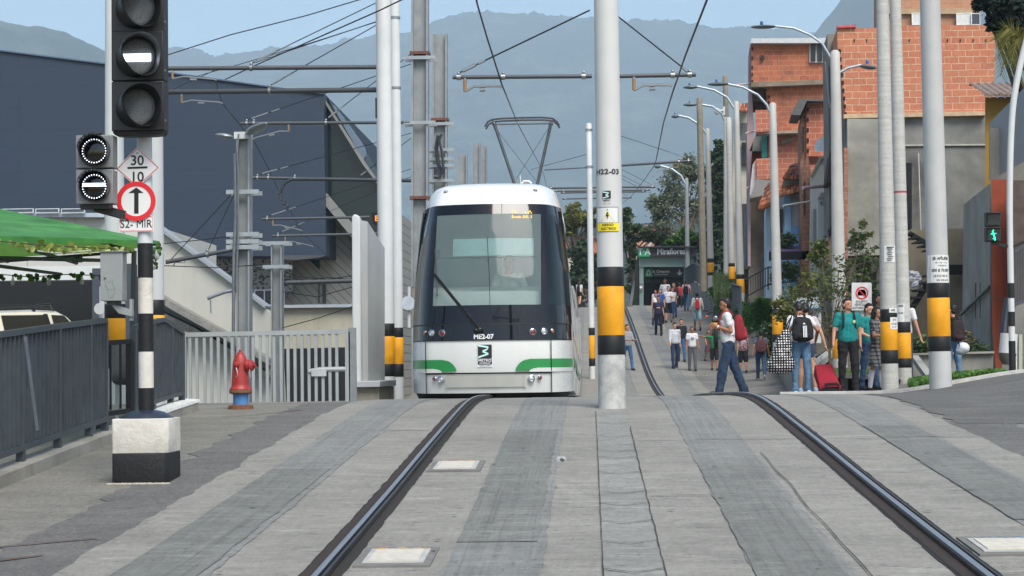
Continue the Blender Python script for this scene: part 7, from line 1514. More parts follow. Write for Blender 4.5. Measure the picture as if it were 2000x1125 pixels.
def person(label, px, Y, H, face=0, foot=None, sk='a', top=WHTC, bot=J1, shoes=BLKC, legs=((0, 0), (0, 0)), arms=((0, 6, 10, 0), (0, 6, 10, 0)), lean=0, head=(0, 0), hair=M_HAIR, hairlen=0, sleeve=.55, btype='trousers', w=1.0, near=False, glasses=False, z=None, extra=None, sit=False, collar=None, loose=1.0, twist=0, socks=None, capm=None, group=None):
    k = H/1.75; loc = on(px, Y)
    if foot is not None: loc.z = P(px, foot, Y).z
    t = thing('person', label, 'person', loc, radians(face)); vox = .011 if near else .016
    J = {}
    up = lambda f, a, s, L: V((s*sin(radians(a))*L, -cos(radians(a))*sin(radians(f))*L, -cos(radians(a))*cos(radians(f))*L))
    hips = {'L': V((.085*w, 0, 0)), 'R': V((-.085*w, 0, 0))}; ft = {}
    for sd_, (tf, kn) in zip('LR', legs):
        s = 1 if sd_ == 'L' else -1; K = hips[sd_]+up(tf, 2, s, .43); A = K+up(tf-kn, 1, s, .41); ft[sd_] = (K, A, tf-kn)
    low = min(A.z for K, A, q in ft.values())-.085; pel = V((0, 0, -low))
    if sit: pel = V((0, 0, .35))
    L_ = lambda v: rotv(v, 'X', lean)                 # lean forward
    sp = lambda x, y, z_: pel+L_(V((x, y, z_)))
    chest, neck = sp(0, 0, .40), sp(0, 0, .525); hc = neck+rotv(rotv(V((0, -.012, .145)), 'X', head[1]*.5), 'X', lean*.6)
    hr = Matrix.Rotation(radians(head[0]), 3, 'Z') @ Matrix.Rotation(radians(head[1]+lean*.5), 3, 'X')
    S = lambda q: V(q)*k
    sh = {'L': sp(.165*w**.5, 0, .475), 'R': sp(-.165*w**.5, 0, .475)}; ar = {}
    for sd_, (f, a, e, tw) in zip('LR', arms):
        s = 1 if sd_ == 'L' else -1; E = sh[sd_]+L_(up(f, a, s, .28)); W = E+L_(up(f+e, a-tw, s, .245)); ar[sd_] = (E, W)
    b = MB()
    def cp(a, r0, c, r1, fl=1.0, up_=None): b.cap(S(a), r0*k, S(c), r1*k, 10, fl, up_)
    # head
    b.ball(S(hc+hr @ V((0, .008, .018))), (.074*k, .092*k, .098*k), 14, 10, hr); b.ball(S(hc+hr @ V((0, -.022, -.042))), (.056*k, .066*k, .066*k), 12, 8, hr)
    b.ball(S(hc+hr @ V((0, -.086, -.022))), (.013*k, .018*k, .022*k), 8, 6, hr); b.ball(S(hc+hr @ V((0, -.076, -.070))), (.024*k, .016*k, .012*k), 8, 6, hr)
    for s in (-1, 1): b.ball(S(hc+hr @ V((s*.076, .006, -.012))), (.010*k, .018*k, .028*k), 8, 6, hr)
    cp(neck-V((0, 0, .04)), .056, hc+hr @ V((0, .012, -.07)), .052)
    cp(sp(-.05, 0, .44), .078, sp(.05, 0, .44), .078); cp(sp(0, 0, .36), .100*w, sp(0, 0, .12), .092*w); cp(sp(-.045, 0, .02), .084*w, sp(.045, 0, .02), .084*w)
    for sd_ in 'LR':
        s = 1 if sd_ == 'L' else -1; E, W = ar[sd_]; cp(sh[sd_], .050, E, .038); cp(E, .037, W, .026)
        d = (W-E).normalized(); side = V((0, 1, 0)) if abs(d.y) < .8 else V((0, 0, 1)); side = (side-d*side.dot(d)).normalized(); nrm = d.cross(side)
        pc = W+d*.045; cp(W, .024, pc, .024); cp(pc-side*.018, .019, pc+side*.018, .019)
        for i, fl_ in enumerate((.062, .072, .068, .052)):
            o_ = (i-1.5)*.0185; p0 = pc+d*.028+side*o_; p1 = p0+d*fl_*.5+nrm*s*.006; p2 = p1+d*fl_*.36+nrm*s*.022; cp(p0, .0098, p1, .0092); cp(p1, .0092, p2, .008)
        th = pc-d*.02-side*.024; cp(th, .012, th-side*.022+d*.03, .010); cp(th-side*.022+d*.03, .010, th-side*.020+d*.056+nrm*s*.01, .0085)
        K, A, an = ft[sd_]; K = K+pel; A = A+pel; hp = hips[sd_]+pel
        lk = 1 if btype != 'trousers' else .74; cp(hp, .078*w*lk, K, .054*w*lk); mid = K.lerp(A, .35)+V((0, .012, 0)); cp(K, .052*w*lk, mid, .052*w*lk); cp(mid, .052*w*lk, A, .034); cp(A, .034, A+rotv((0, -.04, -.04), 'X', -(an)*.5), .024)
    body = remesh(b, vox*.72*max(k, .8), 1); body.use(SK[sk]); body.mats = [SK[sk]]; 
    bo = body.build('body', None, t, smooth=75, world=False, fix=False)
    # face marks
    fm = MB(); fm.use(mat('#1a110d', .5))
    for s in (-1, 1):
        fm.ball(S(hc+hr @ V((s*.030, -.078, .004))), (.0105*k, .006*k, .0062*k), 8, 6, hr); 
        q = [hc+hr @ V((s*(.030+x), -.083+abs(x)*.2, .024+z_)) for x, z_ in ((-.016, .0), (0, .004), (.016, .0))]; fm.tube([S(x) for x in q], .0032*k, 5)
    fm.build('face_features', None, t, world=False); fm = MB(); fm.tube([S(hc+hr @ V((x, -.089+abs(x)*.35, -.069+abs(x)*.12))) for x in (-.024, -.01, .01, .024)], .0035*k, 5); fm.build('mouth', mat('#7a3d38', .6), t, world=False)
    # hair
    hm = MB(); bal = lambda c, r: hm.ball(S(hc+hr @ V(c)), tuple(x*k for x in r), 12, 8, hr)
    bal((0, .024, .036), (.081, .088, .094)); bal((0, .048, -.01), (.074, .060, .08))
    bal((0, -.03, .092), (.058, .046, .030))
    if hairlen == 1:
        for s in (-1, 1): hm.cap(S(hc+hr @ V((s*.068, .01, .02))), .028*k, S(hc+hr @ V((s*.082, .02, -.16))), .026*k)
        hm.cap(S(hc+hr @ V((0, .06, 0))), .065*k, S(hc+hr @ V((0, .085, -.24))), .045*k)
    if hairlen == 2: hm.cap(S(hc+hr @ V((.02, .105, .02))), .03*k, S(hc+hr @ V((.05, .11, -.16))), .024*k)
    if hairlen == 3: 
        for i in range(14): a = i/14*6.28; bal((cos(a)*.075, .03+sin(a)*.06 if sin(a) > -.3 else .02, -.03-.06*(i % 3)), (.045, .04, .06))
    hm = remesh(hm, vox*.8, 1, .008 if hairlen != 2 else .003, 22, 3); hm.build('hair', hair, t, smooth=75, world=False)
    if glasses:
        g_ = MB(); 
        for s in (-1, 1): g_.tube([S(hc+hr @ V((s*.032+cos(a)*.02, -.09, .004+sin(a)*.016))) for a in [i*pi/5 for i in range(11)]], .003*k, 4)
        g_.build('spectacles', BLACK, t, world=False)
    # shirt
    if top:
        b = MB(); ex = .016; 
        cp(sp(-.075*w, 0, .445), .088+ex*.4, sp(.075*w, 0, .445), .088+ex*.4); cp(sp(-.03*w, 0, .33), .115*w+ex, sp(.03*w, 0, .33), .115*w+ex); cp(sp(-.02*w, .0, .33), .118*w+ex, sp(-.03*w, 0, .08), .110*w+ex*1.3); cp(sp(.02*w, 0, .33), .118*w+ex, sp(.03*w, 0, .08), .110*w+ex*1.3)
        cp(sp(-.04*w, 0, .06), .106*w+ex, sp(.04*w, 0, .06), .106*w+ex)
        for sd_ in 'LR':
            if not sleeve: break
            E, W = ar[sd_]; 
            if sleeve <= 1: e_ = sh[sd_].lerp(E, sleeve); cp(sh[sd_], .064, e_, .060)
            else: cp(sh[sd_], .062, E, .050); cp(E, .050, E.lerp(W, min(.92, sleeve-1)), .038)
        sm = remesh(b, vox, 3, .008 if near else .005, 7, len(label), 0)
        # cut the neck hole and hem flat
        nk = S(neck); hem = S(sp(0, 0, -.04)); rz = []
        keep = [i for i, p in enumerate(sm.v)]
        for i, p in enumerate(sm.v):
            if p.z < hem.z and abs((p-S(pel)).x) < .2*k*w: sm.v[i] = V((p.x, p.y, hem.z+(p.z-hem.z)*.15))
        so_ = sm.build('shirt', top, t, smooth=75, world=False)
    else: so_ = bo
    if collar:
        c_ = MB(); q0 = S(neck-V((0, 0, .025))); c_.tube([q0+L_(V((cos(a)*.068, sin(a)*.068, .0-.012*(sin(a) < -.7))))*k for a in [i*pi/8+.01 for i in range(17)]], .014*k, 6); c_.build('collar', collar, so_, world=False)
    # lower garments
    if btype == 'skirt':
        b = MB(); rg = []; n = 36
        for j, (zz, r) in enumerate(((.12, .125), (.04, .150), (-.15, .19), (-.36, .235), (-.40, .24))): rg.append([S(pel+V((cos(2*pi*i/n)*(r+.012*(j > 1)*sin(i*2.1+i % 3))*w, sin(2*pi*i/n)*r*.8*w, zz))) for i in range(n)])
        b.loft(rg); b.build('skirt', bot, t, smooth=50, world=False)
    elif bot:
        b = MB(); cp(sp(-.045, 0, .02), .112*w, sp(.045, 0, .02), .112*w); cp(sp(0, 0, .08), .108*w, sp(0, 0, .0), .10*w)
        for sd_ in 'LR':
            K, A, an = ft[sd_]; K = K+pel; A = A+pel; hp = hips[sd_]+pel; lw = loose
            if btype == 'trousers': cp(hp, .094*w, K, .068*w*lw); cp(K, .068*w*lw, K.lerp(A, .93), .056*lw); cp(K.lerp(A, .9), .062*lw, K.lerp(A, 1.03), .062*lw)
            else: e_ = K.lerp(A, .06) if btype == 'shorts' else hp.lerp(K, .5); cp(hp, .096*w, hp.lerp(e_, .9), .086*w)
        sm = remesh(b, vox, 3, .013 if near else .007, 6, len(label)+5, 0); sm.build(btype if btype != 'shortshorts' else 'shorts', bot, t, smooth=75, world=False)
    # shoes, socks
    for sd_ in 'LR':
        K, A, an = ft[sd_]; K = K+pel; A = A+pel; r_ = Matrix.Rotation(-radians(an)*.55, 3, 'X'); q = lambda v: S(A+r_ @ V(v))
        b = MB(); b.cap(q((0, .035, -.042)), .044*k, q((0, -.06, -.046)), .046*k, 10); b.cap(q((0, -.05, -.048)), .044*k, q((0, -.14, -.054)), .037*k, 10); b.cap(q((0, .01, .0)), .047*k, q((0, .02, -.04)), .046*k, 10)
        sm = remesh(b, vox, 1); shn = sm.build('shoe', shoes, t, smooth=75, world=False)
        b = MB(); b.loft([[q((cos(a)*.040, -.05+sin(a)*.118, zz)) for a in [i*pi/8 for i in range(16)]] for zz in (-.088, -.068)]); b.build('sole', mat('#b9b8b2' if shoes != BLKC else '#2a2a2a', .8), shn, world=False)
        if socks:
            b = MB(); mid = K.lerp(A, .35)+V((0, .012, 0)); b.tube([S(x) for x in (K.lerp(A, .12), mid, A)], [.059*k, .060*k, .043*k], 14); b.build('sock', socks, t, smooth=60, world=False)
    info = dict(t=t, k=k, S=S, sp=sp, sh=sh, ar=ar, hc=hc, pel=pel, L=L_, ft=ft, loc=loc, face=face)
    if extra: extra(info)
    return info
def local_thing(name, label, cat, info): return thing(name, label, cat, info['loc'], radians(info['face']))
def backpack(info, label, m, w_=.15, hgt=.46, dep=.15, pocket=None, strap=None, extra=None, zoff=0, out=0):
    t = local_thing('backpack', label, 'backpack', info); sp, S, k = info['sp'], info['S'], info['k']; b = MB()
    y0 = .155+dep*.3+out
    nz = 12; pr_ = [(.02, .80, .70), (.06, .97, .95), (.14, 1.0, 1.0), (.28, .96, .92), (.38, .84, .78), (.45, .62, .52)]
    rg = []
    for i in range(nz+1):
        zz = .0+.46*i/nz; ww = ip([(q[0], q[1]) for q in pr_], zz)*(1 if 0 < i < nz else .6); dd = ip([(q[0], q[2]) for q in pr_], zz)*(1 if 0 < i < nz else .6); rg.append([S(sp((abs(cos(a))**.6)*(1 if cos(a) > 0 else -1)*w_*ww*.98, y0+(abs(sin(a))**.6)*(1 if sin(a) > 0 else -1)*dep*.62*dd, zz+zoff)) for a in [j*pi/14 for j in range(28)]])
    b.loft(rg)
    sm = remesh(b, .012, 2, .006, 9, 2); sm.build('bag_body', m, t, smooth=75, world=False)
    b = MB(); b.cap(S(sp(-w_*.3, y0+dep*.52, .08+zoff)), dep*.42*k, S(sp(w_*.3, y0+dep*.52, .08+zoff)), dep*.42*k, 12); b.cap(S(sp(0, y0+dep*.5, .2+zoff)), dep*.36*k, S(sp(0, y0+dep*.52, .08+zoff)), dep*.42*k, 12); sm = remesh(b, .012, 2); sm.build('front_pocket', pocket or m, t, smooth=75, world=False)
    for s in (-1, 1):
        pts = [sp(s*.07, .12, .47+zoff*.3), sp(s*.085, .04, .565), sp(s*.095, -.06, .545), sp(s*.10, -.135, .42), sp(s*.11, -.13, .27), sp(s*.135, -.04, .16), sp(s*.12, .1, .12)]
        b = MB(); b.tube([S(q) for q in pts], .020*k, 8, True, .45, (0, 0, 1)); b.build('strap', strap or BLKC, t, smooth=60, world=False)
    b = MB(); b.tube([S(sp(x, y0-.05, .50+zoff+z_)) for x, z_ in ((-.03, 0), (-.02, .035), (.02, .035), (.03, 0))], .009*k, 6); b.build('grab_loop', BLKC, t, world=False)
    if extra: extra(t, info, y0+dep)
    return t
TEAL = cloth('#117a78', .08); RED = cloth('#7f1c26'); MAR = cloth('#4d2a2e')
def HP(a, b, Y): return (b-a)/(F/Y)
# 1 man crossing, side on
def watch(i):
    E, W = i['ar']['L']; b = MB(); S = i['S']; d = (W-E).normalized(); b.lathe(S(W-d*.01), [(.031, -.012), (.033, 0), (.031, .012)], 14, d, caps=False); b.build('wrist_watch', mat('#d8d8d8', .3, .3), i['t'], world=False)
I = person('man in white polo with red collar and red backpack striding left across the track', 1424, 31, HP(577, 774, 31), -90, 773, 'a', WHTC, denim('#22374f'), mat('#2f3438', .8), ((14, 4), (-15, 6)), ((-8, 8, 122, 26), (-4, 4, 116, 22)), 3, (0, 4), collar=cloth('#b8232f'), near=True, extra=watch, loose=1.28)
backpack(I, 'large red backpack with dark side panel worn by the man crossing the track', RED, .14, dep=.15, pocket=cloth('#8a1f2a'), strap=cloth('#a32630'), zoff=.02)
# 2 man with black backpack
I2 = person('man seen from behind in white T-shirt and faded jeans, bending to carry a dotted bag', 1566, 31, 1.62, 185, 772, 'a', WHTC, J3, WHTC, ((6, 4), (-4, 6)), ((-12, 14, 8, 4), (-14, 30, 72, 30)), 12, (0, 26), near=True)
def three_stripes(t, i, yy):
    S, sp = i['S'], i['sp']; b = MB()
    for j in range(3): x = -.03+j*.026; b.hexa([S(sp(x-.008, yy+.028, .04)), S(sp(x+.008, yy+.028, .04)), S(sp(x+.008, yy+.034, .04)), S(sp(x-.008, yy+.034, .04))], [S(sp(x-.008-.012, yy-.012, .26)), S(sp(x+.008-.012, yy-.012, .26)), S(sp(x+.008-.012, yy-.004, .26)), S(sp(x-.008-.012, yy-.004, .26))])
    b.prism([S(sp(-.035, yy-.016, .29)), S(sp(.02, yy-.016, .29)), S(sp(-.008, yy-.022, .325))], (0, .006, 0)); b.build('stripe_emblem', WHTC, t, world=False)
backpack(I2, 'black backpack with three white stripes on the bending man\'s back', BLKC, .20, dep=.15, extra=three_stripes)
def dots():
    m, t, b, o = nt('dotted vinyl'); g = N(t); s = g.sep(g.coord('Object')); fx = g.math('SUBTRACT', g.math('FRACT', g.math('MULTIPLY', s[0], 23)), .5); fz = g.math('SUBTRACT', g.math('FRACT', g.math('MULTIPLY', s[2], 23)), .5); r = g.math('ADD', g.math('MULTIPLY', fx, fx), g.math('MULTIPLY', fz, fz)); q = g.mix(g.math('LESS_THAN', r, .075), lin('#0e0e10'), lin('#dcdcda')); g.L(q, b.inputs['Base Color']); b.inputs['Roughness'].default_value = .35; return m
bg = thing('dotted_bag', 'big slumped black bag with white dots carried at the bending man\'s left side', 'bag', P(1524, 735, 30.8)); b = MB(); q = lambda x, y: P(x, y, 30.8)
b.cap(q(1519, 712), .15, q(1524, 700), .17); b.cap(q(1524, 700), .17, q(1531, 668), .12); b.cap(q(1512, 715), .12, q(1535, 712), .15); b.cap(q(1531, 675), .12, q(1534, 650), .065)
remesh(b, .02, 2, .03, 9, 4).build('bag_body', dots(), bg, smooth=75)
for dx in (0, 6): b = MB(); b.tube([q(1530+dx, 650), q(1540+dx*.5, 628), q(1549, 612), q(1552+dx, 632), q(1540+dx, 655)], .012, 6); b.build('handle', BLKC, bg)
# 3 person pulling the suitcase, hidden behind
I3 = person('person with bare legs pulling the red suitcase, mostly hidden behind the bending man', 1577, 31.9, 1.62, 190, 770, 'd', cloth('#c9b8b8'), cloth('#3a3f52'), mat('#9db2c4', .7), ((10, 6), (-8, 4)), ((0, 14, 8, 6), (-6, 24, 10, 8)), 6, (0, 12), btype='shortshorts')
sc = thing('suitcase', 'red wheeled suitcase tilted and pulled by its extended handle', 'suitcase', P(1613, 768, 30.6)); M_SR = cloth('#8a1226', .1)
A0 = lambda x, y, dy=0: P(x, y, 30.5+dy)
mb = MB(); mb.loft([[A0(1604, 769), A0(1640, 768), A0(1641, 752), A0(1603, 754)], [A0(1600, 766, .1), A0(1641, 764, .1), A0(1640, 748, -.0), A0(1600, 751, -.0)], [A0(1589, 735, .45), A0(1628, 733, .45), A0(1626, 712, .3), A0(1591, 713, .3)], [A0(1590, 730, .55), A0(1626, 728, .55), A0(1624, 711, .42), A0(1592, 712, .42)]]); mb.build('case_body', M_SR, sc, bevel=.03)
mb = MB(); mb.tube([A0(1611, 754, -.06), A0(1616, 750, -.07), A0(1634, 749, -.07), A0(1639, 753, -.06)], .022, 8); mb.build('grab_handle', BLKC, sc, smooth=60)
mb = MB(); mb.bar(A0(1605, 763, -.03), A0(1640, 761, -.03), .02, .1); mb.build('base_panel', BLKC, sc)
mb = MB(); mb.tube([A0(1598, 713, .45), A0(1589, 700, .6), A0(1593, 693, .62), A0(1603, 692, .62), A0(1606, 712, .45)], .010, 6); mb.build('pull_handle', GALV, sc)
for x in (1605, 1637): mb = MB(); mb.lathe(A0(x, 769, .05), [(.028, -.015), (.03, 0), (.028, .015)], 12, (1, 0, 0)); mb.build('castor', BLK, sc)
mb = MB(); mb.tube([A0(1600, 724, .33), A0(1604, 742, .12), A0(1611, 750, .0)], .008, 6); mb.ball(A0(1612, 718, .36), (.03, .01, .012), 8, 6); mb.build('trim_piping', cloth('#5d0c18'), sc)
# 4 teal girl
def crest(i):
    S, sp = i['S'], i['sp']; b = MB(); b.ball(S(sp(.085, -.155, .36)), (.024, .008, .030), 8, 6); b.build('crest', mat('#c7c08a', .6), i['t'], world=False)
I4 = person('smiling girl in teal polo and black trousers with tied back hair, standing by the suitcase', 1658, 30.6, HP(580, 768, 30.6), 4, 768, 'b', TEAL, BLKC, BLKC, ((2, 0), (-2, 2)), ((-3, 8, 12, 8), (3, 16, 14, 8)), 0, (22, -2), hairlen=2, w=1.13, near=True, collar=TEAL, extra=crest, sleeve=.62)
backpack(I4, 'black backpack whose straps cross the teal polo girl\'s shoulders', BLKC, .14, dep=.12)
# 5 teal boy
I5 = person('boy in teal polo and jeans half hidden behind the plaid dress girl', 1699, 32.2, HP(590, 762, 32.2), 25, 762, 'd', TEAL, J2, BLKC, ((6, 4), (-8, 0)), ((4, 8, 40, 20), (10, 8, 60, 20)), 0, (10, 8), near=True, collar=TEAL)
# 6 plaid girl
M_PL = plaid(); I6 = person('girl with long black hair in grey plaid school dress and white knee socks', 1714, 31.2, HP(597, 766, 31.2), 48, 766, 'b', M_PL, M_PL, BLKC, ((4, 2), (-6, 4)), ((12, 8, 72, 24), (14, 8, 74, 24)), 0, (10, 6), hairlen=1, btype='skirt', near=True, socks=mat('#d2cfd6', .9, 0, .05, 20), w=.92)
# 7 hidden person between poles
I7 = person('person in white top standing hidden behind the red ringed pole, one arm showing', 1768, 35.2, 1.70, 150, None, 'b', WHTC, cloth('#3b3b45'), BLKC, ((0, 0), (0, 0)), ((0, 10, 10, 2), (0, 16, 8, 0)), 0, (0, 0), near=False)
backpack(I7, 'glossy black bag showing between the two banded concrete poles', mat('#131316', .3, 0, .2, 20), .16, dep=.15, out=.0)
I7b = person('dark haired man standing behind the plaid dress girl, face cut by the ringed pole', 1722, 34.5, 1.78, 20, None, 'a', BLKC, J2, BLKC)
# 8 helmet man
I8 = person('man in black T-shirt and jeans seen from behind, holding a white helmet', 1863, 32.5, HP(593, 752, 32.5), 200, 752, 'b', BLKC, J3, BLKC, ((2, 0), (-3, 2)), ((2, 8, 20, 6), (4, 14, 22, 4)), 0, (20, 0), near=True)
backpack(I8, 'black backpack with maroon piping on the man holding the white helmet', cloth('#221a1c'), .16, dep=.14, pocket=cloth('#33191f'))
he = thing('helmet', 'white riding helmet hanging from the man\'s hand beside the thick pole', 'helmet', P(1882, 678, 32.1)); b = MB(); b.ball(P(1881, 680, 32.1), (.115, .14, .105), 16, 10); b.ball(P(1878, 685, 32.1), (.10, .12, .08), 12, 8); remesh(b, .015, 1).build('shell', mat('#c9cfd3', .25, 0, .03, 4, 0, None, 0, .6), he, smooth=75); b = MB(); b.tube([P(1874, 676, 32.0), P(1872, 668, 32.0), P(1876, 664, 32.0)], .01, 6); b.build('chin_strap', BLKC, he)
# ---- people on the slope
def foot(px, py): return hit(px, py, 44).y
def walker(label, px, hy, fy, face=0, **kw):
    Y = foot(px, fy); return person(label, px, Y, HP(hy, fy, Y), face, fy, **kw)
WK = ((14, 4), (-14, 10)); WK2 = ((-12, 12), (14, 4)); SW = ((-14, 6, 14, 2), (16, 6, 20, 2)); SW2 = ((16, 6, 20, 2), (-14, 6, 14, 2))
walker('boy with grey cardigan and jeans standing half hidden behind the centre pole', 1226, 631, 724, 30, sk='b', top=cloth('#8b8c90'), bot=J1, legs=WK, arms=((20, 8, 70, 20), (20, 8, 70, 20)), sleeve=1.6)
Ia = walker('man in navy football jersey with yellow sponsor band and black trousers', 1288, 576, 656, 0, sk='a', top=cloth('#1e2746'), bot=BLKC, legs=WK, arms=SW2)
b = MB(); S, sp = Ia['S'], Ia['sp']; b.hexa([S(sp(-.07, -.165, .27)), S(sp(.07, -.165, .27)), S(sp(.07, -.12, .27)), S(sp(-.07, -.12, .27))], [S(sp(-.07, -.165, .31)), S(sp(.07, -.165, .31)), S(sp(.07, -.12, .31)), S(sp(-.07, -.12, .31))]); b.build('sponsor_band', mat('#d9a520', .7), Ia['t'], world=False)
walker('slim boy with open grey cardigan over white shirt and navy trousers looking down', 1319, 627, 720, 10, sk='d', top=cloth('#b4b6bc'), bot=cloth('#23304a'), legs=WK2, arms=SW, head=(10, 16), sleeve=1.7)
walker('girl in black long sleeved top and blue jeans behind the cardigan boy', 1332, 621, 707, 0, sk='b', top=BLKC, bot=J1, legs=WK, arms=SW2, hairlen=2, sleeve=1.7)
def oval(i):
    S, sp = i['S'], i['sp']; b = MB(); b.tube([S(sp(cos(a)*.055, -.152+.0*abs(cos(a)), .36+sin(a)*.022)) for a in [j*pi/8 for j in range(17)]], .007, 5); b.bar(S(sp(-.06, -.155, .30)), S(sp(.06, -.155, .30)), .004, .018); b.build('chest_print', mat('#3c4048', .7), i['t'], world=False)
walker('boy in white T-shirt with dark oval print and grey trousers', 1353, 636, 725, 4, sk='a', top=WHTC, bot=cloth('#54565a'), legs=((5, 2), (-6, 4)), arms=((4, 10, 8, 2), (4, 10, 8, 2)), extra=oval)
walker('child in green T-shirt and black shorts with both arms raised', 1396, 642, 724, -6, sk='a', top=cloth('#17703a'), bot=BLKC, btype='shorts', legs=((8, 2), (-8, 6)), arms=((20, 100, 40, -20), (20, 96, 50, -20)), hairlen=1)
walker('small girl in maroon plaid dress behind the green shirted child', 1385, 642, 706, 20, sk='b', top=blotch('#4a2b36', '#6b4a55', 30), bot=blotch('#4a2b36', '#6b4a55', 30), btype='skirt', legs=WK, arms=SW, hairlen=1)
walker('person in maroon patterned shirt and black shorts right behind the crossing man', 1452, 646, 729, 178, sk='b', top=blotch('#5e3a44', '#a08a8e', 16), bot=BLKC, btype='shorts', legs=((6, 2), (-6, 4)), arms=SW, w=1.15)
Ib = walker('man in grey T-shirt and jeans walking away up the road', 1487, 641, 743, 175, sk='a', top=cloth('#4a4f5a'), bot=J2, shoes=mat('#8d877c', .8), legs=((16, 4), (-18, 22)), arms=((-22, 12, 14, 2), (14, 10, 18, 2)), w=1.05)
backpack(Ib, 'maroon brown backpack on the man walking away in a grey T-shirt', MAR, .18, dep=.14, pocket=cloth('#3e2226'))
Ic = walker('man in striped long sleeved shirt and pale shorts walking uphill', 1364, 568, 646, 180, sk='c', top=stripes(['#d5d6d0', '#6e7c50', '#d5d6d0', '#8f6a55', '#d5d6d0', '#7c8f9a'], 26), bot=denim('#8fa7b0'), btype='shorts', legs=((14, 4), (-14, 14)), arms=((0, 14, 16, 4), (0, 14, 16, 4)), sleeve=1.7)
backpack(Ic, 'small red backpack on the striped shirt man walking uphill', cloth('#a81c2c'), .10, dep=.10)
walker('young man in white T-shirt and black shorts walking out of the station', 1308, 557, 630, -8, sk='b', top=WHTC, bot=BLKC, btype='shorts', legs=WK2, arms=((30, 8, 70, 24), (10, 10, 20, 2)))
Y0 = 90
def far(label, px, hy, fy, Y, face=0, **kw): return person(label, px, Y, HP(hy, fy, Y), face, fy, **kw)
far('person in white vest between the navy jersey man and the crowd', 1283, 570, 636, 80, 10, sk='b', top=WHTC, bot=J2, sleeve=0, legs=WK, hairlen=2)
far('man in blue top just behind the navy jersey man', 1292, 562, 632, 83, -10, sk='b', top=cloth('#2b4a86'), bot=BLKC, legs=WK2)
far('woman in white shirt partly hidden in the crowd behind the man in blue', 1283, 565, 620, 86, 0, sk='b', top=WHTC, bot=J2, hairlen=1)
far('tall man in white T-shirt at the back of the crowd by the doorway', 1302, 543, 618, 92, -20, sk='c', top=WHTC, bot=J2, arms=((0, 14, 30, 4), (0, 20, 40, 4)))
far('woman with curly brown hair and dark patterned top carrying a dark bag', 1319, 550, 620, 88, -10, sk='d', top=blotch('#2a2024', '#4c3238', 24), bot=J2, hair=M_HAIRB, hairlen=3, legs=WK, arms=((10, 12, 50, 14), (0, 8, 20, 2)), sleeve=1.7)
far('person in plain red top walking into the station', 1330, 551, 606, 98, 180, sk='b', top=cloth('#a51f2a'), bot=BLKC, legs=WK)
far('boy in white shirt just right of the young man with black shorts', 1316, 560, 622, 86, 20, sk='b', top=WHTC, bot=J1, legs=WK2)
Id = far('man in pink T-shirt and jeans walking towards the station', 1343, 545, 607, 93, 170, sk='b', top=cloth('#c9a3b0'), bot=J1, legs=WK, arms=((0, 10, 10, 2), (-10, 16, 30, 4)))
backpack(Id, 'black backpack on the pink T-shirt man near the station', BLKC, .16, dep=.14)
Ie = far('woman in white top and black shorts on the far crest between tram and pole', 1134, 547, 598, 99, 160, sk='d', top=WHTC, bot=BLKC, btype='shortshorts', hair=M_HAIRB, hairlen=1, legs=WK)
backpack(Ie, 'small black backpack on the woman at the far crest', BLKC, .12, dep=.11)
far('person in dark blue crouching at the far crest beside the slim white pole', 1150, 567, 599, 100, -60, sk='b', top=cloth('#24365c'), bot=cloth('#24365c'), hairlen=1, legs=((88, 92), (70, 100)), arms=((40, 8, 30, 10), (40, 8, 30, 10)), lean=20)
# driver in the tram
dr_ = person('tram driver in a pale shirt seated behind the windscreen', 1003, TY+1.45, 1.72, -4, None, sk='b', top=cloth('#e2e6da'), bot=GRYC, legs=((80, 80), (80, 80)), arms=((28, 22, 62, 30), (28, 18, 62, 30)), collar=cloth('#c3c8b8'), lean=6)
dr_['t'].location = (TX+.22, TY+1.62, CZ+.98-.98*1.72/1.75-.02+.26)
# ---- motorbike, facing the camera, by the wall
mt = thing('motorcycle', 'black motorcycle with a yellow plate parked behind the striped shirt man', 'motorcycle', on(1398, 56)); YM = 56; mq = lambda x, y, dy=0: P(x, y, YM+dy)
for dy, yy in ((0, 660), (1.3, 650)):
    mb = MB(); c = P(1398, yy, YM+dy); n = 24; mb.loft([[c+V((cos(a)*.055, sin(u*2*pi/n)*(.30+sin(a)*.045), cos(u*2*pi/n)*(.30+sin(a)*.045))) for a in [i*pi/3 for i in range(6)]] for u in range(n+1)], caps=False); mb.build('wheel', RUB, mt, smooth=60)
b = MB(); b.cap(mq(1397, 626, .2), .14, mq(1397, 628, 1.0), .12); b.cap(mq(1397, 640, .5), .13, mq(1397, 642, .9), .13); b.cap(mq(1396, 618, .1), .09, mq(1396, 625, .1), .11); remesh(b, .02, 1).build('body', mat('#15161a', .25, 0, .2, 9, 0, None, 0, .5), mt, smooth=70)
b = MB(); b.tube([mq(1379, 616), mq(1388, 611), mq(1405, 609), mq(1413, 612)], .016, 6); b.tube([mq(1396, 612), mq(1396, 655)], .04, 8); b.build('handlebar', BLACK, mt)
b = MB(); b.box(*bx8(1389, 1401, 630, 636, YM-.1, .02)); b.build('number_plate', mat('#d9a818', .6), mt)
for x in (1379, 1413): b = MB(); b.ball(mq(x, 606), (.06, .02, .04), 10, 6); b.tube([mq(x, 606), mq(x*.5+1396*.5, 611)], .008, 5); b.build('mirror', BLACK, mt)
b = MB(); b.ball(mq(1380, 618, -.05), (.05, .04, .04), 8, 6); b.build('turn_signal', mat('#c8502a', .3), mt); b = MB(); b.lathe(mq(1397, 622, -.05), [(.07, 0), (.08, .04), (.04, .06)], 16, (0, -1, 0)); b.build('headlight', mat('#6f7478', .2, .3), mt)
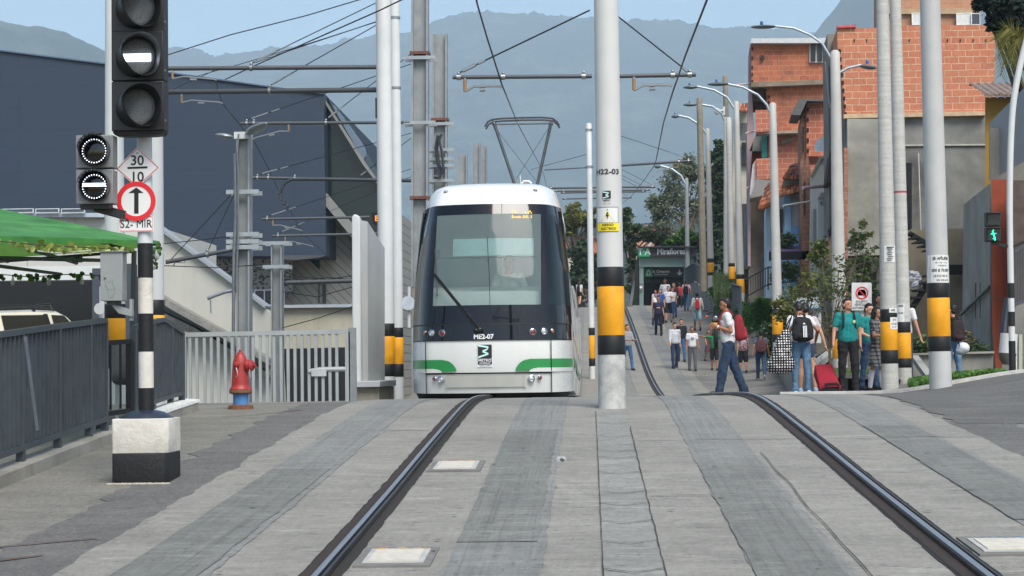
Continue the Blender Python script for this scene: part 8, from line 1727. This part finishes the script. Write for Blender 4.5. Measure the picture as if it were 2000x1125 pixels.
# ================================================================ sky, light, hills, haze
w = bpy.data.worlds.new('World'); SC.world = w; w.use_nodes = True; t = w.node_tree
bgn = t.nodes['Background']; sky = t.nodes.new('ShaderNodeTexSky'); sky.sky_type = 'NISHITA'; sky.sun_disc = False
SUN_EL, SUN_AZ = radians(52), radians(155)    # azimuth clockwise from +Y
sky.sun_elevation = SUN_EL; sky.sun_rotation = SUN_AZ; sky.dust_density = 6; sky.air_density = 1.5; sky.ozone_density = 2.5; sky.altitude = 1500
t.links.new(sky.outputs[0], bgn.inputs[0]); bgn.inputs[1].default_value = .14
sl = bpy.data.lights.new('sun', 'SUN'); sl.energy = 3.4; sl.angle = radians(34); sl.color = (1, .955, .89)
so = bpy.data.objects.new('sun', sl); COL.objects.link(so)
sd = V((sin(SUN_AZ)*cos(SUN_EL), cos(SUN_AZ)*cos(SUN_EL), sin(SUN_EL)))
so.rotation_euler = sd.to_track_quat('Z', 'Y').to_euler()
SC.view_settings.view_transform = 'Standard'; SC.view_settings.look = 'None'; SC.view_settings.exposure = .30; SC.view_settings.gamma = 1
SC.cycles.volume_bounces = 4; SC.cycles.transparent_max_bounces = 16; SC.cycles.max_bounces = 7; SC.cycles.use_denoising = True
SC.cycles.volume_step_rate = 1
# hills: solid ground rising behind the town, each ridge at its own distance
def hill(name, ridge, Y, base, m, rough=1.0, tree=6, seed=0, x0=-200, x1=2200, step=7, front=.55):
    """ridge = photograph-measured skyline at distance Y (m); slopes fall toward the camera and behind"""
    mb = MB(); xs = frange(x0, x1, step); rows = [(front, 0.0), (.62, .12), (.70, .28), (.78, .47), (.86, .68), (.93, .86), (.97, .95), (1.0, 1.0), (1.01, .96), (1.05, .3)]
    if front > .6: rows = [(front+(r-.55)*(1-front)/.45 if r < 1 else r, q) for r, q in rows]
    R = []
    for fy, fz in rows:
        row = []
        for px in xs:
            t_ = ip(ridge, px)
            if fz == 1.0: t_ -= tree*.6*abs(noise.fractal(V((px*.11, seed, 0)), .7, 2.3, 3))+tree*.9*max(0, noise.noise(V((px*.035, seed, 3))))
            top = P(px, t_, Y); b = P(px, base, Y*front)
            y = Y*fy; p = P(px, t_, y); z = b.z + (top.z-b.z)*fz
            z += noise.fractal(V((p.x*.0011, y*.0011, seed)), 1.0, 2, 3)*Y*.012*rough*(0 if fz in (0.0, 1.0) else 1)
            row.append(V((p.x, y, z)))
        R.append(row)
    n = len(xs); mb.v = [p for r in R for p in r]
    mb.f = [[j*n+i, j*n+i+1, (j+1)*n+i+1, (j+1)*n+i] for j in range(len(R)-1) for i in range(n-1)]; mb.mi = [0]*len(mb.f)
    o = mb.build(name, m, smooth=60, fix=False); tag(o, kind='structure'); return o
m, t_, b, o_ = nt('forest slopes'); g = N(t_)
a = g.noise(g.pos((.006, .006, .006)), 1.2, 9, .7); q = g.ramp(a, [(.3, lin('#0e1812')), (.52, lin('#26372c')), (.72, lin('#5c6450'))]); g.L(q, b.inputs['Base Color']); b.inputs['Roughness'].default_value = 1
g.L(g.bump(g.noise(g.pos((.03, .03, .03)), 1, 6, .7), .8, 20), b.inputs['Normal']); M_HILL = m
hill('hills', [(-200, 30), (0, 42), (50, 52), (80, 52), (120, 62), (150, 75), (200, 98), (260, 128), (330, 160), (500, 260), (700, 420)], 3000, 600, M_HILL, 1, 5, 1, x1=700, front=.6)
hill('mountain', [(-200, 150), (200, 108), (260, 112), (320, 97), (350, 92), (420, 112), (480, 104), (560, 92), (620, 92), (660, 84), (700, 78), (740, 66), (800, 66), (835, 48), (870, 36), (900, 28), (950, 24), (985, 27), (1060, 30), (1150, 37), (1240, 43), (1300, 40), (1350, 47), (1400, 56), (1460, 54), (1550, 60), (1650, 72), (2200, 60)], 5200, 640, M_HILL, .5, 13, 2, step=4)
hill('mountain', [(1500, 150), (1560, 100), (1590, 68), (1605, 48), (1620, 30), (1635, 12), (1650, -8), (1700, -60), (1800, -120), (2200, -200)], 3600, 640, M_HILL, 1, 8, 3, x0=1500, step=4)
hill('hills', [(-200, 470), (400, 470), (760, 452), (820, 448), (900, 440), (1000, 436), (1100, 432), (1230, 440), (1300, 432), (1400, 430), (1500, 440), (2200, 420)], 620, 640, M_HILL, .2, 3, 5, front=.45, step=12)
# haze
mb = MB(); mb.box(-5000, -60, -60, 5000, 5600, 1180)
mh, th, bh, oh = nt('haze'); th.nodes.remove(bh); pv = th.nodes.new('ShaderNodeVolumePrincipled'); pv.inputs['Color'].default_value = (.71,.875,1.0,1); pv.inputs['Density'].default_value = .0002; pv.inputs['Anisotropy'].default_value = .0
th.links.new(pv.outputs[0], oh.inputs['Volume'])
hz = mb.build('haze', mh); tag(hz, kind='stuff')
